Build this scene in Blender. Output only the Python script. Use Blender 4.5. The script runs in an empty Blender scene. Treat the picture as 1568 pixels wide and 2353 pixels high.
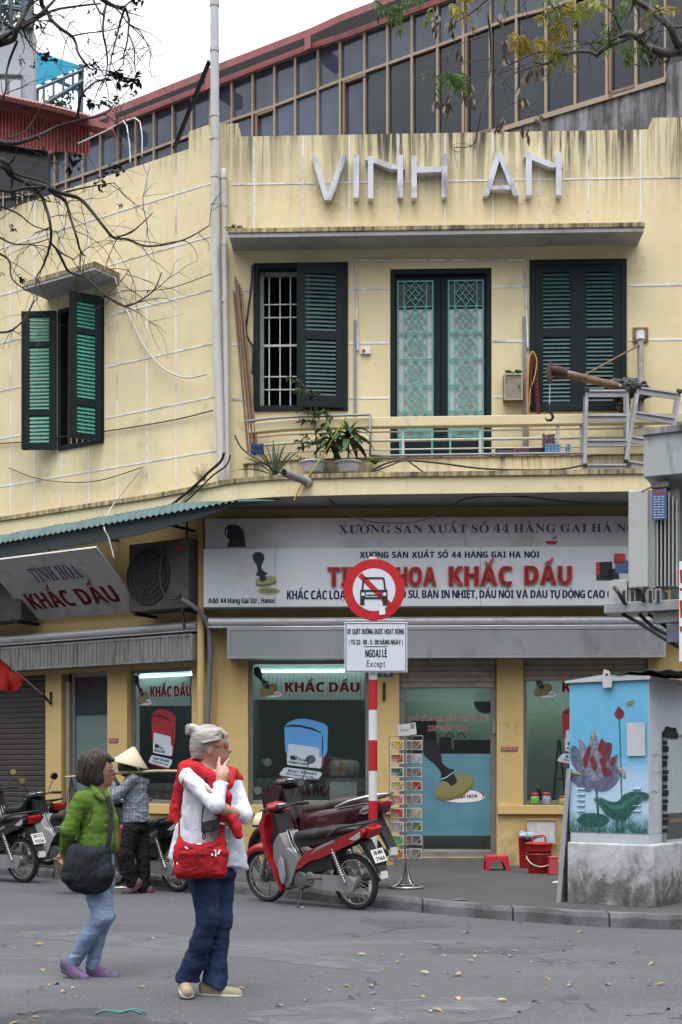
import bpy, bmesh, math, random, unicodedata
import numpy as np
from mathutils import Vector as V, Matrix
R = random.Random(11)
sc = bpy.context.scene
COL = sc.collection
rad = math.radians
# camera, sky, sun, exposure
FPX, CX, HY, CAMZ = 3022.0, 784.0, 1772.0, 1.40
cam_d = bpy.data.cameras.new("camera")
cam_d.sensor_fit = 'VERTICAL'; cam_d.sensor_height = 36.0; cam_d.lens = 36.0 * FPX / 2353.0
cam_d.shift_y = (HY - 1176.5) / 2353.0
cam_d.clip_start = 0.1; cam_d.clip_end = 2000
cam = bpy.data.objects.new("camera", cam_d); COL.objects.link(cam)
cam.location = (0, 0, CAMZ); cam.rotation_euler = (rad(90), 0, 0)
sc.camera = cam
SUN_EL, SUN_AZ = rad(70), rad(200)          # azimuth measured clockwise from +Y
wd = bpy.data.worlds.new("World"); sc.world = wd; wd.use_nodes = True
wn = wd.node_tree.nodes; wl = wd.node_tree.links; wn.clear()
sky = wn.new('ShaderNodeTexSky'); sky.sky_type = 'NISHITA'; sky.sun_disc = False
sky.sun_elevation = SUN_EL; sky.sun_rotation = SUN_AZ; sky.air_density = 1.0; sky.dust_density = 6.0; sky.ozone_density = 1.0
hs = wn.new('ShaderNodeHueSaturation'); hs.inputs['Saturation'].default_value = 0.13; hs.inputs['Value'].default_value = 1.0
mixw = wn.new('ShaderNodeMixRGB'); mixw.inputs[0].default_value = 0.72; mixw.inputs[2].default_value = (9.4, 9.6, 10.2, 1)
bg = wn.new('ShaderNodeBackground'); bg.inputs['Strength'].default_value = 0.13
wo = wn.new('ShaderNodeOutputWorld')
wl.new(sky.outputs[0], hs.inputs['Color']); wl.new(hs.outputs[0], mixw.inputs[1])
wtc = wn.new('ShaderNodeTexCoord'); wsp = wn.new('ShaderNodeSeparateXYZ'); wl.new(wtc.outputs['Generated'], wsp.inputs[0])
wmr = wn.new('ShaderNodeMapRange'); wl.new(wsp.outputs[2], wmr.inputs[0]); wmr.inputs[1].default_value = 0.18; wmr.inputs[2].default_value = 0.75; wmr.inputs[3].default_value = 0.12; wmr.inputs[4].default_value = 2.15  # low sky dimmed in place of unseen houses across the street
wmu = wn.new('ShaderNodeMixRGB'); wmu.blend_type = 'MULTIPLY'; wmu.inputs[0].default_value = 1.0; wl.new(mixw.outputs[0], wmu.inputs[1]); wl.new(wmr.outputs[0], wmu.inputs[2])
wl.new(wmu.outputs[0], bg.inputs['Color']); wl.new(bg.outputs[0], wo.inputs[0])
sun_d = bpy.data.lights.new("sun", 'SUN'); sun_d.energy = 1.2; sun_d.angle = rad(24); sun_d.color = (1.0, 0.97, 0.92)
sun = bpy.data.objects.new("sun", sun_d); COL.objects.link(sun)
sd = V((math.sin(SUN_AZ) * math.cos(SUN_EL), math.cos(SUN_AZ) * math.cos(SUN_EL), math.sin(SUN_EL)))
sun.rotation_euler = sd.to_track_quat('Z', 'Y').to_euler(); sun.location = (0, -5, 30)
sc.view_settings.view_transform = 'Standard'; sc.view_settings.look = 'None'
sc.view_settings.exposure = 0.28; sc.view_settings.gamma = 1.0
try:
 sc.cycles.use_denoising = True; sc.cycles.denoiser = 'OPENIMAGEDENOISE'
 sc.cycles.max_bounces = 7; sc.cycles.diffuse_bounces = 3; sc.cycles.glossy_bounces = 3; sc.cycles.transmission_bounces = 4
 sc.cycles.transparent_max_bounces = 8; sc.cycles.caustics_reflective = False; sc.cycles.caustics_refractive = False
except Exception:
 pass
# geometry helpers
def at(px, py, Y):
 """point seen at a place of the photograph, Y metres in front of the camera"""
 return V(((px - CX) / FPX * Y, Y, CAMZ + (HY - py) / FPX * Y))
def ground(px, py, z=0.0):
 return at(px, py, (CAMZ - z) * FPX / (py - HY))
class Frame:
 """a vertical wall plane: u to the right along the wall, d outwards to the street, z up"""
 def __init__(s, ox, oy, deg):
  a = rad(deg); s.o = V((ox, oy, 0)); s.u = V((math.cos(a), math.sin(a), 0)); s.n = V((math.sin(a), -math.cos(a), 0)); s.deg = deg
  s.M = Matrix(((s.u.x, s.n.x, 0, ox), (s.u.y, s.n.y, 0, oy), (0, 0, 1, 0), (0, 0, 0, 1)))
 def p(s, u, d, z): return s.o + s.u * u + s.n * d + V((0, 0, z))
 def px(s, px, py, d=0.0):
  k = (px - CX) / FPX
  Y = (d + s.n.dot(s.o)) / (s.n.x * k + s.n.y)
  P = V((k * Y, Y, 0)) - s.o
  return P.dot(s.u), CAMZ + (HY - py) / FPX * Y
 def at(s, px, py, d=0.0):
  u, z = s.px(px, py, d); return s.p(u, d, z)
class MB:
 def __init__(s): s.v = []; s.f = []; s.sm = []; s.mi = []; s.cur = 0
 def add(s, vs, fs, M=None, smooth=False):
  b = len(s.v)
  if M is not None:
   fl = M.determinant() < 0; vs = [M @ V(v) for v in vs]
  else: fl = False
  s.v += [tuple(v) for v in vs]
  for f in fs:
   g = [b + i for i in f]
   s.f.append(g[::-1] if fl else g)
  s.sm += [smooth] * len(fs); s.mi += [s.cur] * len(fs)
  return s
 def box(s, x0, x1, y0, y1, z0, z1, M=None):
  vs = [(x, y, z) for z in (z0, z1) for y in (y0, y1) for x in (x0, x1)]
  return s.add(vs, [(0, 2, 3, 1), (4, 5, 7, 6), (0, 1, 5, 4), (2, 6, 7, 3), (0, 4, 6, 2), (1, 3, 7, 5)], M)
 def quad(s, a, b, c, d, M=None): return s.add([a, b, c, d], [(0, 1, 2, 3)], M)
 def prism(s, poly, y0, y1, M=None, smooth=False):
  """polygon in (x,z) extruded along y"""
  n = len(poly)
  ar = sum(poly[i][0] * poly[(i + 1) % n][1] - poly[(i + 1) % n][0] * poly[i][1] for i in range(n))
  if ar < 0: poly = poly[::-1]
  vs = [(x, y0, z) for x, z in poly] + [(x, y1, z) for x, z in poly]
  s.add(vs, [tuple(range(n)), tuple(range(2 * n - 1, n - 1, -1))], M)
  s.add(vs, [(i, i + n, (i + 1) % n + n, (i + 1) % n) for i in range(n)], M, smooth)
  return s
 def tube(s, pts, r, n=8, M=None, cap=True, smooth=True):
  pts = [V(p) for p in pts]; m = len(pts)
  rs = [r] * m if not hasattr(r, '__len__') else r
  vs = []; up = None
  for i, p in enumerate(pts):
   t = (pts[min(i + 1, m - 1)] - pts[max(i - 1, 0)])
   t = t.normalized() if t.length > 1e-9 else V((0, 0, 1))
   if up is None:
    up = V((0, 0, 1)) if abs(t.z) < 0.9 else V((1, 0, 0))
   a = t.cross(up); a = a.normalized() if a.length > 1e-6 else t.orthogonal().normalized()
   b = a.cross(t); up = b
   for k in range(n):
    q = 2 * math.pi * k / n
    vs.append(p + (a * math.cos(q) + b * math.sin(q)) * rs[i])
  fs = [(i * n + k, i * n + (k + 1) % n, (i + 1) * n + (k + 1) % n, (i + 1) * n + k) for i in range(m - 1) for k in range(n)]
  s.add(vs, fs, M, smooth)
  if cap:
   s.add(vs[:n], [tuple(range(n))[::-1]], M); s.add(vs[-n:], [tuple(range(n))], M)
  return s
 def lathe(s, prof, n=24, M=None, smooth=True, a0=0.0, a1=2 * math.pi):
  """profile of (r,z) turned about z"""
  full = abs(a1 - a0 - 2 * math.pi) < 1e-6; c = n if full else n + 1; m = len(prof)
  vs = [(r * math.cos(a0 + (a1 - a0) * k / n), r * math.sin(a0 + (a1 - a0) * k / n), z) for r, z in prof for k in range(c)]
  fs = [(i * c + k, i * c + (k + 1) % c, (i + 1) * c + (k + 1) % c, (i + 1) * c + k) for i in range(m - 1) for k in range(n)]
  return s.add(vs, fs, M, smooth)
 def loft(s, rings, M=None, smooth=True, cap=True):
  n = len(rings[0]); vs = [p for r in rings for p in r]
  fs = [(i * n + k, i * n + (k + 1) % n, (i + 1) * n + (k + 1) % n, (i + 1) * n + k) for i in range(len(rings) - 1) for k in range(n)]
  s.add(vs, fs, M, smooth)
  if cap:
   s.add(rings[0], [tuple(range(n))[::-1]], M); s.add(rings[-1], [tuple(range(n))], M)
  return s
 def build(s, name, m, parent=None, bevel=0, off=None, weld=False, seg=2, subsurf=0):
  me = bpy.data.meshes.new(name)
  o3 = off if off is not None else (ROOT.get(parent.name, V((0, 0, 0))) if parent else V((0, 0, 0)))
  vs = [(v[0] - o3[0], v[1] - o3[1], v[2] - o3[2]) for v in s.v]
  me.from_pydata(vs, [], s.f)
  me.polygons.foreach_set('use_smooth', s.sm)
  ms = m if isinstance(m, (list, tuple)) else [m]
  for q in ms: me.materials.append(q)
  if len(ms) > 1: me.polygons.foreach_set('material_index', s.mi)
  me.update()
  if weld:
   bm = bmesh.new(); bm.from_mesh(me); bmesh.ops.remove_doubles(bm, verts=bm.verts, dist=1e-5); bm.to_mesh(me); bm.free()
  o = bpy.data.objects.new(name, me); COL.objects.link(o)
  if parent:
   o.parent = parent; ROOT[o.name] = o3
  elif off is not None:
   o.location = off
  if bevel:
   md = o.modifiers.new('bevel', 'BEVEL'); md.width = bevel; md.segments = seg; md.limit_method = 'ANGLE'; md.angle_limit = rad(40)
  if subsurf:
   md = o.modifiers.new('sub', 'SUBSURF'); md.levels = subsurf; md.render_levels = subsurf
  return o
ROOT = {}
def tag(o, label=None, cat=None, group=None, kind=None):
 if label: o['label'] = label
 if cat: o['category'] = cat
 if group: o['group'] = group
 if kind: o['kind'] = kind
 return o
def thing(name, label, cat, loc=(0, 0, 0), group=None, local=False, rz=0.0):
 o = bpy.data.objects.new(name, None); COL.objects.link(o)
 o.location = loc; o.empty_display_size = 0.1; o.rotation_euler = (0, 0, rz)
 ROOT[o.name] = V((0, 0, 0)) if local else V(loc)
 return tag(o, label, cat, group)
def rot(axis, deg): return Matrix.Rotation(rad(deg), 4, axis)
def tr(x, y, z): return Matrix.Translation((x, y, z))
# materials
MATS = {}
def srgb(r, g, b):
 f = lambda c: (c / 255 / 12.92) if c <= 10 else (((c / 255) + 0.055) / 1.055) ** 2.4
 return (f(r), f(g), f(b))
class NT:
 def __init__(s, name):
  s.m = bpy.data.materials.new(name); s.m.use_nodes = True; s.t = s.m.node_tree; s.n = s.t.nodes; s.n.clear()
  s.out = s.n.new('ShaderNodeOutputMaterial')
 def __call__(s, typ, **kw):
  nd = s.n.new('ShaderNode' + typ)
  for k, v in kw.items():
   if hasattr(nd, k) and k not in ('Scale',): setattr(nd, k, v)
  return nd
 def link(s, a, b): s.t.links.new(a, b)
 def coord(s, scale=(1, 1, 1), rotz=0.0, which='Object'):
  tc = s('TexCoord'); mp = s('Mapping'); mp.inputs['Scale'].default_value = scale; mp.inputs['Rotation'].default_value = (0, 0, rotz)
  s.link(tc.outputs[which], mp.inputs[0]); return mp.outputs[0]
 def noise(s, vec, scale, detail=4, rough=0.55, dist=0.0):
  n = s('TexNoise'); n.inputs['Scale'].default_value = scale; n.inputs['Detail'].default_value = detail
  n.inputs['Roughness'].default_value = rough; n.inputs['Distortion'].default_value = dist
  s.link(vec, n.inputs['Vector']); return n.outputs['Fac']
 def ramp(s, fac, stops):
  r = s('ValToRGB'); e = r.color_ramp.elements
  while len(e) < len(stops): e.new(0.5)
  for k, (p, c) in enumerate(stops):
   e[k].position = p; c = (c, c, c) if not hasattr(c, '__len__') else c; e[k].color = (*c[:3], 1)
  s.link(fac, r.inputs[0]); return r.outputs[0]
 def mix(s, fac, a, b, mode='MIX'):
  m = s('MixRGB'); m.blend_type = mode
  for i, x in ((0, fac), (1, a), (2, b)):
   if hasattr(x, 'is_output'): s.link(x, m.inputs[i])
   elif i == 0: m.inputs[0].default_value = x
   else: m.inputs[i].default_value = (*x[:3], 1)
  return m.outputs[0]
 def math(s, op, a, b=0.0, clamp=False):
  m = s('Math'); m.operation = op; m.use_clamp = clamp
  for i, x in ((0, a), (1, b)):
   if hasattr(x, 'is_output'): s.link(x, m.inputs[i])
   else: m.inputs[i].default_value = x
  return m.outputs[0]
 def maprange(s, v, a, b, c=0.0, d=1.0):
  m = s('MapRange'); s.link(v, m.inputs[0])
  for i, x in enumerate((a, b, c, d)): m.inputs[i + 1].default_value = x
  return m.outputs[0]
 def bump(s, h, strength=0.3, dist=0.01, nrm=None):
  b = s('Bump'); b.inputs['Strength'].default_value = strength; b.inputs['Distance'].default_value = dist
  s.link(h, b.inputs['Height'])
  if nrm is not None: s.link(nrm, b.inputs['Normal'])
  return b.outputs[0]
 def bsdf(s, col, rough=0.6, metal=0.0, nrm=None, spec=0.5, **kw):
  b = s('BsdfPrincipled')
  for key, x in (('Base Color', col), ('Roughness', rough), ('Metallic', metal), ('Specular IOR Level', spec)):
   if hasattr(x, 'is_output'): s.link(x, b.inputs[key])
   else: b.inputs[key].default_value = (*x[:3], 1) if hasattr(x, '__len__') else x
  for k, v in kw.items(): b.inputs[k.replace('_', ' ')].default_value = v
  if nrm is not None: s.link(nrm, b.inputs['Normal'])
  s.link(b.outputs[0], s.out.inputs[0]); return b
def mat(name, col, rough=0.6, metal=0.0, var=0.16, scale=5.0, bump=0.0, bscale=60.0, dirt=None, damt=0.4, dscale=3.0, spec=0.5, stretch=(1, 1, 1), coat=0.0, sheen=0.0):
 if name in MATS: return MATS[name]
 t = NT(name); v = t.coord(stretch)
 n1 = t.noise(v, scale, 5, 0.6)
 c0 = tuple(x * (1 - var) for x in col); c1 = tuple(min(1, x * (1 + var)) for x in col)
 c = t.ramp(n1, [(0.25, c0), (0.75, c1)])
 rg = t.maprange(n1, 0.2, 0.8, max(0.02, rough - 0.08), min(1, rough + 0.08))
 if dirt is not None:
  n2 = t.noise(v, dscale, 6, 0.65, 0.4)
  f = t.maprange(n2, 0.62 - damt * 0.3, 0.78 - damt * 0.25, 0, min(1, damt * 1.6))
  c = t.mix(f, c, dirt)
 nr = None
 if bump: nr = t.bump(t.noise(v, bscale, 4), bump, 0.01)
 kw = {}
 if coat: kw['Coat_Weight'] = coat; kw['Coat_Roughness'] = 0.08
 if sheen: kw['Sheen_Weight'] = sheen
 t.bsdf(c, rg, metal, nr, spec, **kw)
 MATS[name] = t.m; return t.m
def emit(name, col, strength):
 if name in MATS: return MATS[name]
 t = NT(name); e = t('Emission'); e.inputs[0].default_value = (*col, 1); e.inputs[1].default_value = strength
 t.link(e.outputs[0], t.out.inputs[0]); MATS[name] = t.m; return t.m
def glassmat(name, tint=(0.8, 0.85, 0.84), refl=0.12, rough=0.03, tscale=0.0):
 if name in MATS: return MATS[name]
 t = NT(name); tp = t('BsdfTransparent'); tp.inputs[0].default_value = (*tint, 1)
 gl = t('BsdfGlossy'); gl.inputs['Roughness'].default_value = rough
 lw = t('LayerWeight'); lw.inputs[0].default_value = 0.35
 f = t.math('MULTIPLY_ADD', lw.outputs['Fresnel'], 0.8); t.n[-1].inputs[2].default_value = refl
 mx = t('MixShader'); t.link(f, mx.inputs[0]); t.link(tp.outputs[0], mx.inputs[1]); t.link(gl.outputs[0], mx.inputs[2])
 t.link(mx.outputs[0], t.out.inputs[0]); MATS[name] = t.m; return t.m
# lettering
GL = {}
def _raw(ch):
 c = bpy.data.curves.new('glyph', 'FONT'); c.body = ch; c.resolution_u = 3
 o = bpy.data.objects.new('glyph', c); COL.objects.link(o)
 dg = bpy.context.evaluated_depsgraph_get(); dg.update()
 me = bpy.data.meshes.new_from_object(o.evaluated_get(dg))
 r = ([(v.co.x, v.co.y) for v in me.vertices], [tuple(p.vertices) for p in me.polygons])
 bpy.data.objects.remove(o); bpy.data.curves.remove(c); bpy.data.meshes.remove(me)
 return r
OFFS = {'bold': (0x1D5D4, 0x1D5EE, 0x1D7EC), 'serif': (0x1D400, 0x1D41A, 0x1D7CE), 'ital': (0x1D63C, 0x1D656, 0x1D7EC), 'script': (0x1D4D0, 0x1D4EA, 0x1D7CE)}
CAPH = {}
def glyph(ch, style):
 k = (ch, style)
 if k in GL: return GL[k]
 g = ch
 if style in OFFS:
  a, b, d = OFFS[style]
  if 'A' <= ch <= 'Z': g = chr(a + ord(ch) - 65)
  elif 'a' <= ch <= 'z': g = chr(b + ord(ch) - 97)
  elif '0' <= ch <= '9': g = chr(d + ord(ch) - 48)
 vs, fs = _raw(g)
 if not fs: vs, fs = _raw(ch)
 if style not in CAPH:
  CAPH[style] = 1.0
  CAPH[style] = max((y for x, y in glyph('H', style)[0]), default=0.7) or 0.7
  GL.pop(('H', style), None)
 s = 1.0 / CAPH[style]
 vs = [(x * s, y * s) for x, y in vs]
 x0 = min((x for x, y in vs), default=0); x1 = max((x for x, y in vs), default=0.3)
 GL[k] = ([(x - x0, y) for x, y in vs], fs, x1 - x0, max((y for x, y in vs), default=0.7)); return GL[k]
def text_shapes(s, style='bold', gap=0.13, space=0.36, th=0.12, fat=None):
 """2-D lettering with drawn tone marks; capital height 1; returns verts, faces, width"""
 if fat is None: fat = 0.035 if style == "bold" else 0.0
 vs, fs = [], []; x = 0.0
 def poly(pts):
  b = len(vs); vs.extend(pts); fs.append(tuple(range(b, b + len(pts))))
 def stroke(pts, w):
  for (ax, ay), (bx, by) in zip(pts, pts[1:]):
   dx, dy = bx - ax, by - ay; L = math.hypot(dx, dy) or 1; nx, ny = -dy / L * w / 2, dx / L * w / 2
   poly([(ax + nx, ay + ny), (ax - nx, ay - ny), (bx - nx, by - ny), (bx + nx, by + ny)])
 for ch in s:
  if ch == ' ': x += space; continue
  d = unicodedata.normalize('NFD', ch); base = d[0]; marks = d[1:]; bar = False
  if base in 'Đđ': base = 'D' if base == 'Đ' else 'd'; bar = True
  gv, gf, gw, gh = glyph(base, style)
  for o_ in ((0,) if not fat else (-fat, 0, fat)):
   b = len(vs); vs.extend((x + o_ + px, py) for px, py in gv); fs.extend(tuple(b + i for i in f) for f in gf)
  cx = x + gw / 2; top = gh + 0.09
  if bar: stroke([(x - 0.08, 0.5 * gh), (x + 0.32 * gw + 0.05, 0.5 * gh)], th)
  circ = False
  for mk in marks:
   if mk == '\u0302': stroke([(cx - 0.2, top), (cx, top + 0.16), (cx + 0.2, top)], th * 0.8); circ = True
   elif mk == '\u0306': stroke([(cx - 0.2, top + 0.16), (cx - 0.12, top + 0.04), (cx + 0.12, top + 0.04), (cx + 0.2, top + 0.16)], th * 0.8); circ = True
   elif mk == '\u031b': stroke([(x + gw * 0.88, gh * 0.93), (x + gw + 0.1, gh * 0.98), (x + gw + 0.12, gh + 0.13)], th * 0.9)
  for mk in marks:
   ox, oy = (0.2, 0.12) if circ else (0.0, 0.0)
   if mk == '\u0301': stroke([(cx - 0.06 + ox * 0.7, top + oy), (cx + 0.1 + ox, top + 0.2 + oy)], th)
   elif mk == '\u0300': stroke([(cx + 0.06 - ox * 0.2, top + oy), (cx - 0.1 - ox * 0.2, top + 0.2 + oy)], th)
   elif mk == '\u0309': stroke([(cx - 0.08 + ox, top + 0.2 + oy), (cx + 0.06 + ox, top + 0.22 + oy), (cx + 0.08 + ox, top + 0.12 + oy), (cx + ox, top + 0.02 + oy)], th * 0.75)
   elif mk == '\u0303': stroke([(cx - 0.2, top + oy), (cx - 0.08, top + 0.1 + oy), (cx + 0.08, top + 0.04 + oy), (cx + 0.2, top + 0.14 + oy)], th * 0.8)
   elif mk == '\u0323': poly([(cx - 0.08, -0.26), (cx + 0.08, -0.26), (cx + 0.08, -0.11), (cx - 0.08, -0.11)])
  x += gw + gap
 return vs, fs, max(x - gap, 0.01)
def text_map(mb, s, fn, style='bold', **kw):
 """fn(x,y) with x,y in 0..1 (y=1 at capital height) gives the 3-D place"""
 vs, fs, w = text_shapes(s, style, **kw)
 return mb.add([fn(x / w, y) for x, y in vs], fs)
def text_px(mb, fr, s, x0, y0, x1, y1, d, style='bold', dy=0.0, **kw):
 """lettering on a wall frame; photo rectangle of the capitals; dy = extra rise at the right end in px"""
 a = fr.px(x0, y1, d); b = fr.px(x1, y1 + dy, d); c = fr.px(x0, y0, d); e = fr.px(x1, y0 + dy, d)
 def fn(x, y):
  u = (a[0] + (b[0] - a[0]) * x) * (1 - y) + (c[0] + (e[0] - c[0]) * x) * y
  z = (a[1] + (b[1] - a[1]) * x) * (1 - y) + (c[1] + (e[1] - c[1]) * x) * y
  return fr.p(u, d, z)
 return text_map(mb, s, fn, style, **kw)
def poly_px(mb, fr, pts, d):
 mb.add([fr.at(x, y, d) for x, y in pts], [tuple(range(len(pts)))]); return mb
def box_px(mb, fr, x0, y0, x1, y1, d0, d1, dref=None):
 dr = max(d0, d1) if dref is None else dref
 u0, z1 = fr.px(x0, y0, dr); u1, _ = fr.px(x1, y0, dr); _, z0 = fr.px(x0, y1, dr)
 mb.box(u0, u1, d0, d1, z0, z1, fr.M); return mb
# implicit bodies (smooth union of limbs, meshed by surface nets)
def _vnoise(P, seed):
 rs = np.random.RandomState(seed); T = rs.rand(32, 32, 32).astype(np.float32) * 2 - 1
 i = np.floor(P).astype(int); f = P - i; f = f * f * (3 - 2 * f)
 g = lambda a, b, c: T[(i[..., 0] + a) % 32, (i[..., 1] + b) % 32, (i[..., 2] + c) % 32]
 x = lambda b, c: g(0, b, c) * (1 - f[..., 0]) + g(1, b, c) * f[..., 0]
 y = lambda c: x(0, c) * (1 - f[..., 1]) + x(1, c) * f[..., 1]
 return y(0) * (1 - f[..., 2]) + y(1) * f[..., 2]
def sdf(prims, h=0.012, wrinkle=0.0, wscale=(14, 14, 30), seed=1):
 """prims: ('c',a,b,ra,rb,k) limb | ('e',centre,radii,rot3x3 or None,k) | ('l',[(z,cx,cy,rx,ry,deg)..],k) stacked ellipses
  | ('x',<prim>) carves.  returns verts, quads"""
 def bb(p):
  if p[0] == 'x': return bb(p[1])
  if p[0] == 'c':
   a, b = np.array(p[1]), np.array(p[2]); r = max(p[3], p[4]); return np.minimum(a, b) - r, np.maximum(a, b) + r
  if p[0] == 'e': r = max(p[2]); return np.array(p[1]) - r, np.array(p[1]) + r
  s = np.array([q[:5] for q in p[1]]); m = np.maximum(s[:, 3], s[:, 4])
  return np.array([(s[:, 1] - m).min(), (s[:, 2] - m).min(), s[:, 0].min()]), np.array([(s[:, 1] + m).max(), (s[:, 2] + m).max(), s[:, 0].max()])
 B = [bb(p) for p in prims]
 lo = np.min([b[0] for b, p in zip(B, prims) if p[0] != 'x'], axis=0) - 4 * h; hi = np.max([b[1] for b, p in zip(B, prims) if p[0] != 'x'], axis=0) + 4 * h
 N = np.ceil((hi - lo) / h).astype(int) + 1
 F = np.full(N, 0.2, np.float32)
 def dist(p, P):
  if p[0] == 'c':
   a = np.array(p[1], np.float32); b = np.array(p[2], np.float32); ab = b - a
   t = np.clip(((P - a) @ ab) / max(float(ab @ ab), 1e-9), 0, 1)
   return np.linalg.norm(P - (a + t[..., None] * ab), axis=-1) - (p[3] + (p[4] - p[3]) * t)
  if p[0] == 'e':
   Q = P - np.array(p[1], np.float32)
   if p[3] is not None: Q = Q @ np.array(p[3], np.float32)
   r = np.array(p[2], np.float32); k0 = np.linalg.norm(Q / r, axis=-1); k1 = np.linalg.norm(Q / (r * r), axis=-1)
   return k0 * (k0 - 1) / np.maximum(k1, 1e-6)
  s = np.array(p[1], np.float32); z = P[..., 2]
  o = np.argsort(s[:, 0]); s = s[o]
  I = lambda c: np.interp(z, s[:, 0], s[:, c]).astype(np.float32)
  dx, dy = P[..., 0] - I(1), P[..., 1] - I(2); a = np.radians(I(5)); c_, s_ = np.cos(a), np.sin(a)
  rx, ry = I(3), I(4); qx, qy = dx * c_ + dy * s_, -dx * s_ + dy * c_
  q = np.sqrt((qx / rx) ** 2 + (qy / ry) ** 2)
  d = (q - 1) * np.minimum(rx, ry)
  return np.maximum(d, np.maximum(s[0, 0] - z, z - s[-1, 0]))
 for p, (b0, b1) in zip(prims, B):
  neg = p[0] == 'x'; q = p[1] if neg else p; k = max(q[-1], 1e-4); mg = k + 3 * h
  i0 = np.maximum(np.floor((b0 - mg - lo) / h).astype(int), 0); i1 = np.minimum(np.ceil((b1 + mg - lo) / h).astype(int) + 1, N)
  if (i1 <= i0).any(): continue
  ax = [lo[j] + h * np.arange(i0[j], i1[j], dtype=np.float32) for j in range(3)]
  P = np.stack(np.meshgrid(*ax, indexing='ij'), axis=-1).astype(np.float32)
  d = dist(q, P); sl = tuple(slice(i0[j], i1[j]) for j in range(3)); A = F[sl]
  if neg:
   hh = np.maximum(k - np.abs(A + d), 0) / k; F[sl] = np.maximum(A, -d) + hh * hh * k / 4
  else:
   hh = np.maximum(k - np.abs(A - d), 0) / k; F[sl] = np.minimum(A, d) - hh * hh * k / 4
 if wrinkle:
  nb = np.argwhere(np.abs(F) < 3.5 * h); P = lo + h * nb
  A_ = np.array(wscale, float); q = _vnoise(P * 4.0, seed + 5)[:, None] * 1.6
  w = 0.75 - 2.0 * np.abs(_vnoise(P * A_ + q, seed)) + 0.55 * (0.6 - 2.0 * np.abs(_vnoise(P * A_ * 2.1 + q, seed + 1)))
  F[nb[:, 0], nb[:, 1], nb[:, 2]] += (wrinkle * w).astype(np.float32)
 S = F < 0
 crn = [(a, b, c) for a in (0, 1) for b in (0, 1) for c in (0, 1)]
 sl = lambda A, o: A[o[0]:A.shape[0] - 1 + o[0], o[1]:A.shape[1] - 1 + o[1], o[2]:A.shape[2] - 1 + o[2]]
 cnt = sum(sl(S, o).astype(np.int8) for o in crn); mask = (cnt > 0) & (cnt < 8)
 ids = np.full(mask.shape, -1, np.int64); cells = np.argwhere(mask); ids[mask] = np.arange(len(cells))
 acc = np.zeros((len(cells), 3)); n = np.zeros(len(cells))
 for i in range(8):
  for j in range(i + 1, 8):
   a, b = np.array(crn[i]), np.array(crn[j])
   if np.abs(a - b).sum() != 1: continue
   fa = F[tuple((cells + a).T)]; fb = F[tuple((cells + b).T)]; x = (fa < 0) != (fb < 0)
   t = np.where(x, fa / np.where(x, fa - fb, 1), 0)
   acc += np.where(x[:, None], a + (b - a) * t[:, None], 0); n += x
 vs = lo + h * (cells + acc / n[:, None])
 fs = []
 for ax in range(3):
  o1, o2 = [(1, 2), (2, 0), (0, 1)][ax]
  A = np.moveaxis(S, ax, 0); e = np.argwhere(np.moveaxis(A[:-1] != A[1:], 0, ax))
  e = e[(e[:, o1] >= 1) & (e[:, o2] >= 1) & (e[:, o1] < ids.shape[o1]) & (e[:, o2] < ids.shape[o2])]
  if not len(e): continue
  d1 = np.zeros(3, int); d1[o1] = 1; d2 = np.zeros(3, int); d2[o2] = 1
  q = np.stack([ids[tuple((e - d1 - d2).T)], ids[tuple((e - d2).T)], ids[tuple(e.T)], ids[tuple((e - d1).T)]], 1)
  ins = S[tuple(e.T)]; q = np.where(ins[:, None], q, q[:, ::-1]); q = q[(q >= 0).all(1)]
  fs += q.tolist()
 return vs.tolist(), fs
def sdf_part(name, prims, m, parent, h=0.012, **kw):
 vs, fs = sdf(prims, h, **kw); mb = MB(); mb.add(vs, fs, None, True); return mb.build(name, m, parent)
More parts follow.
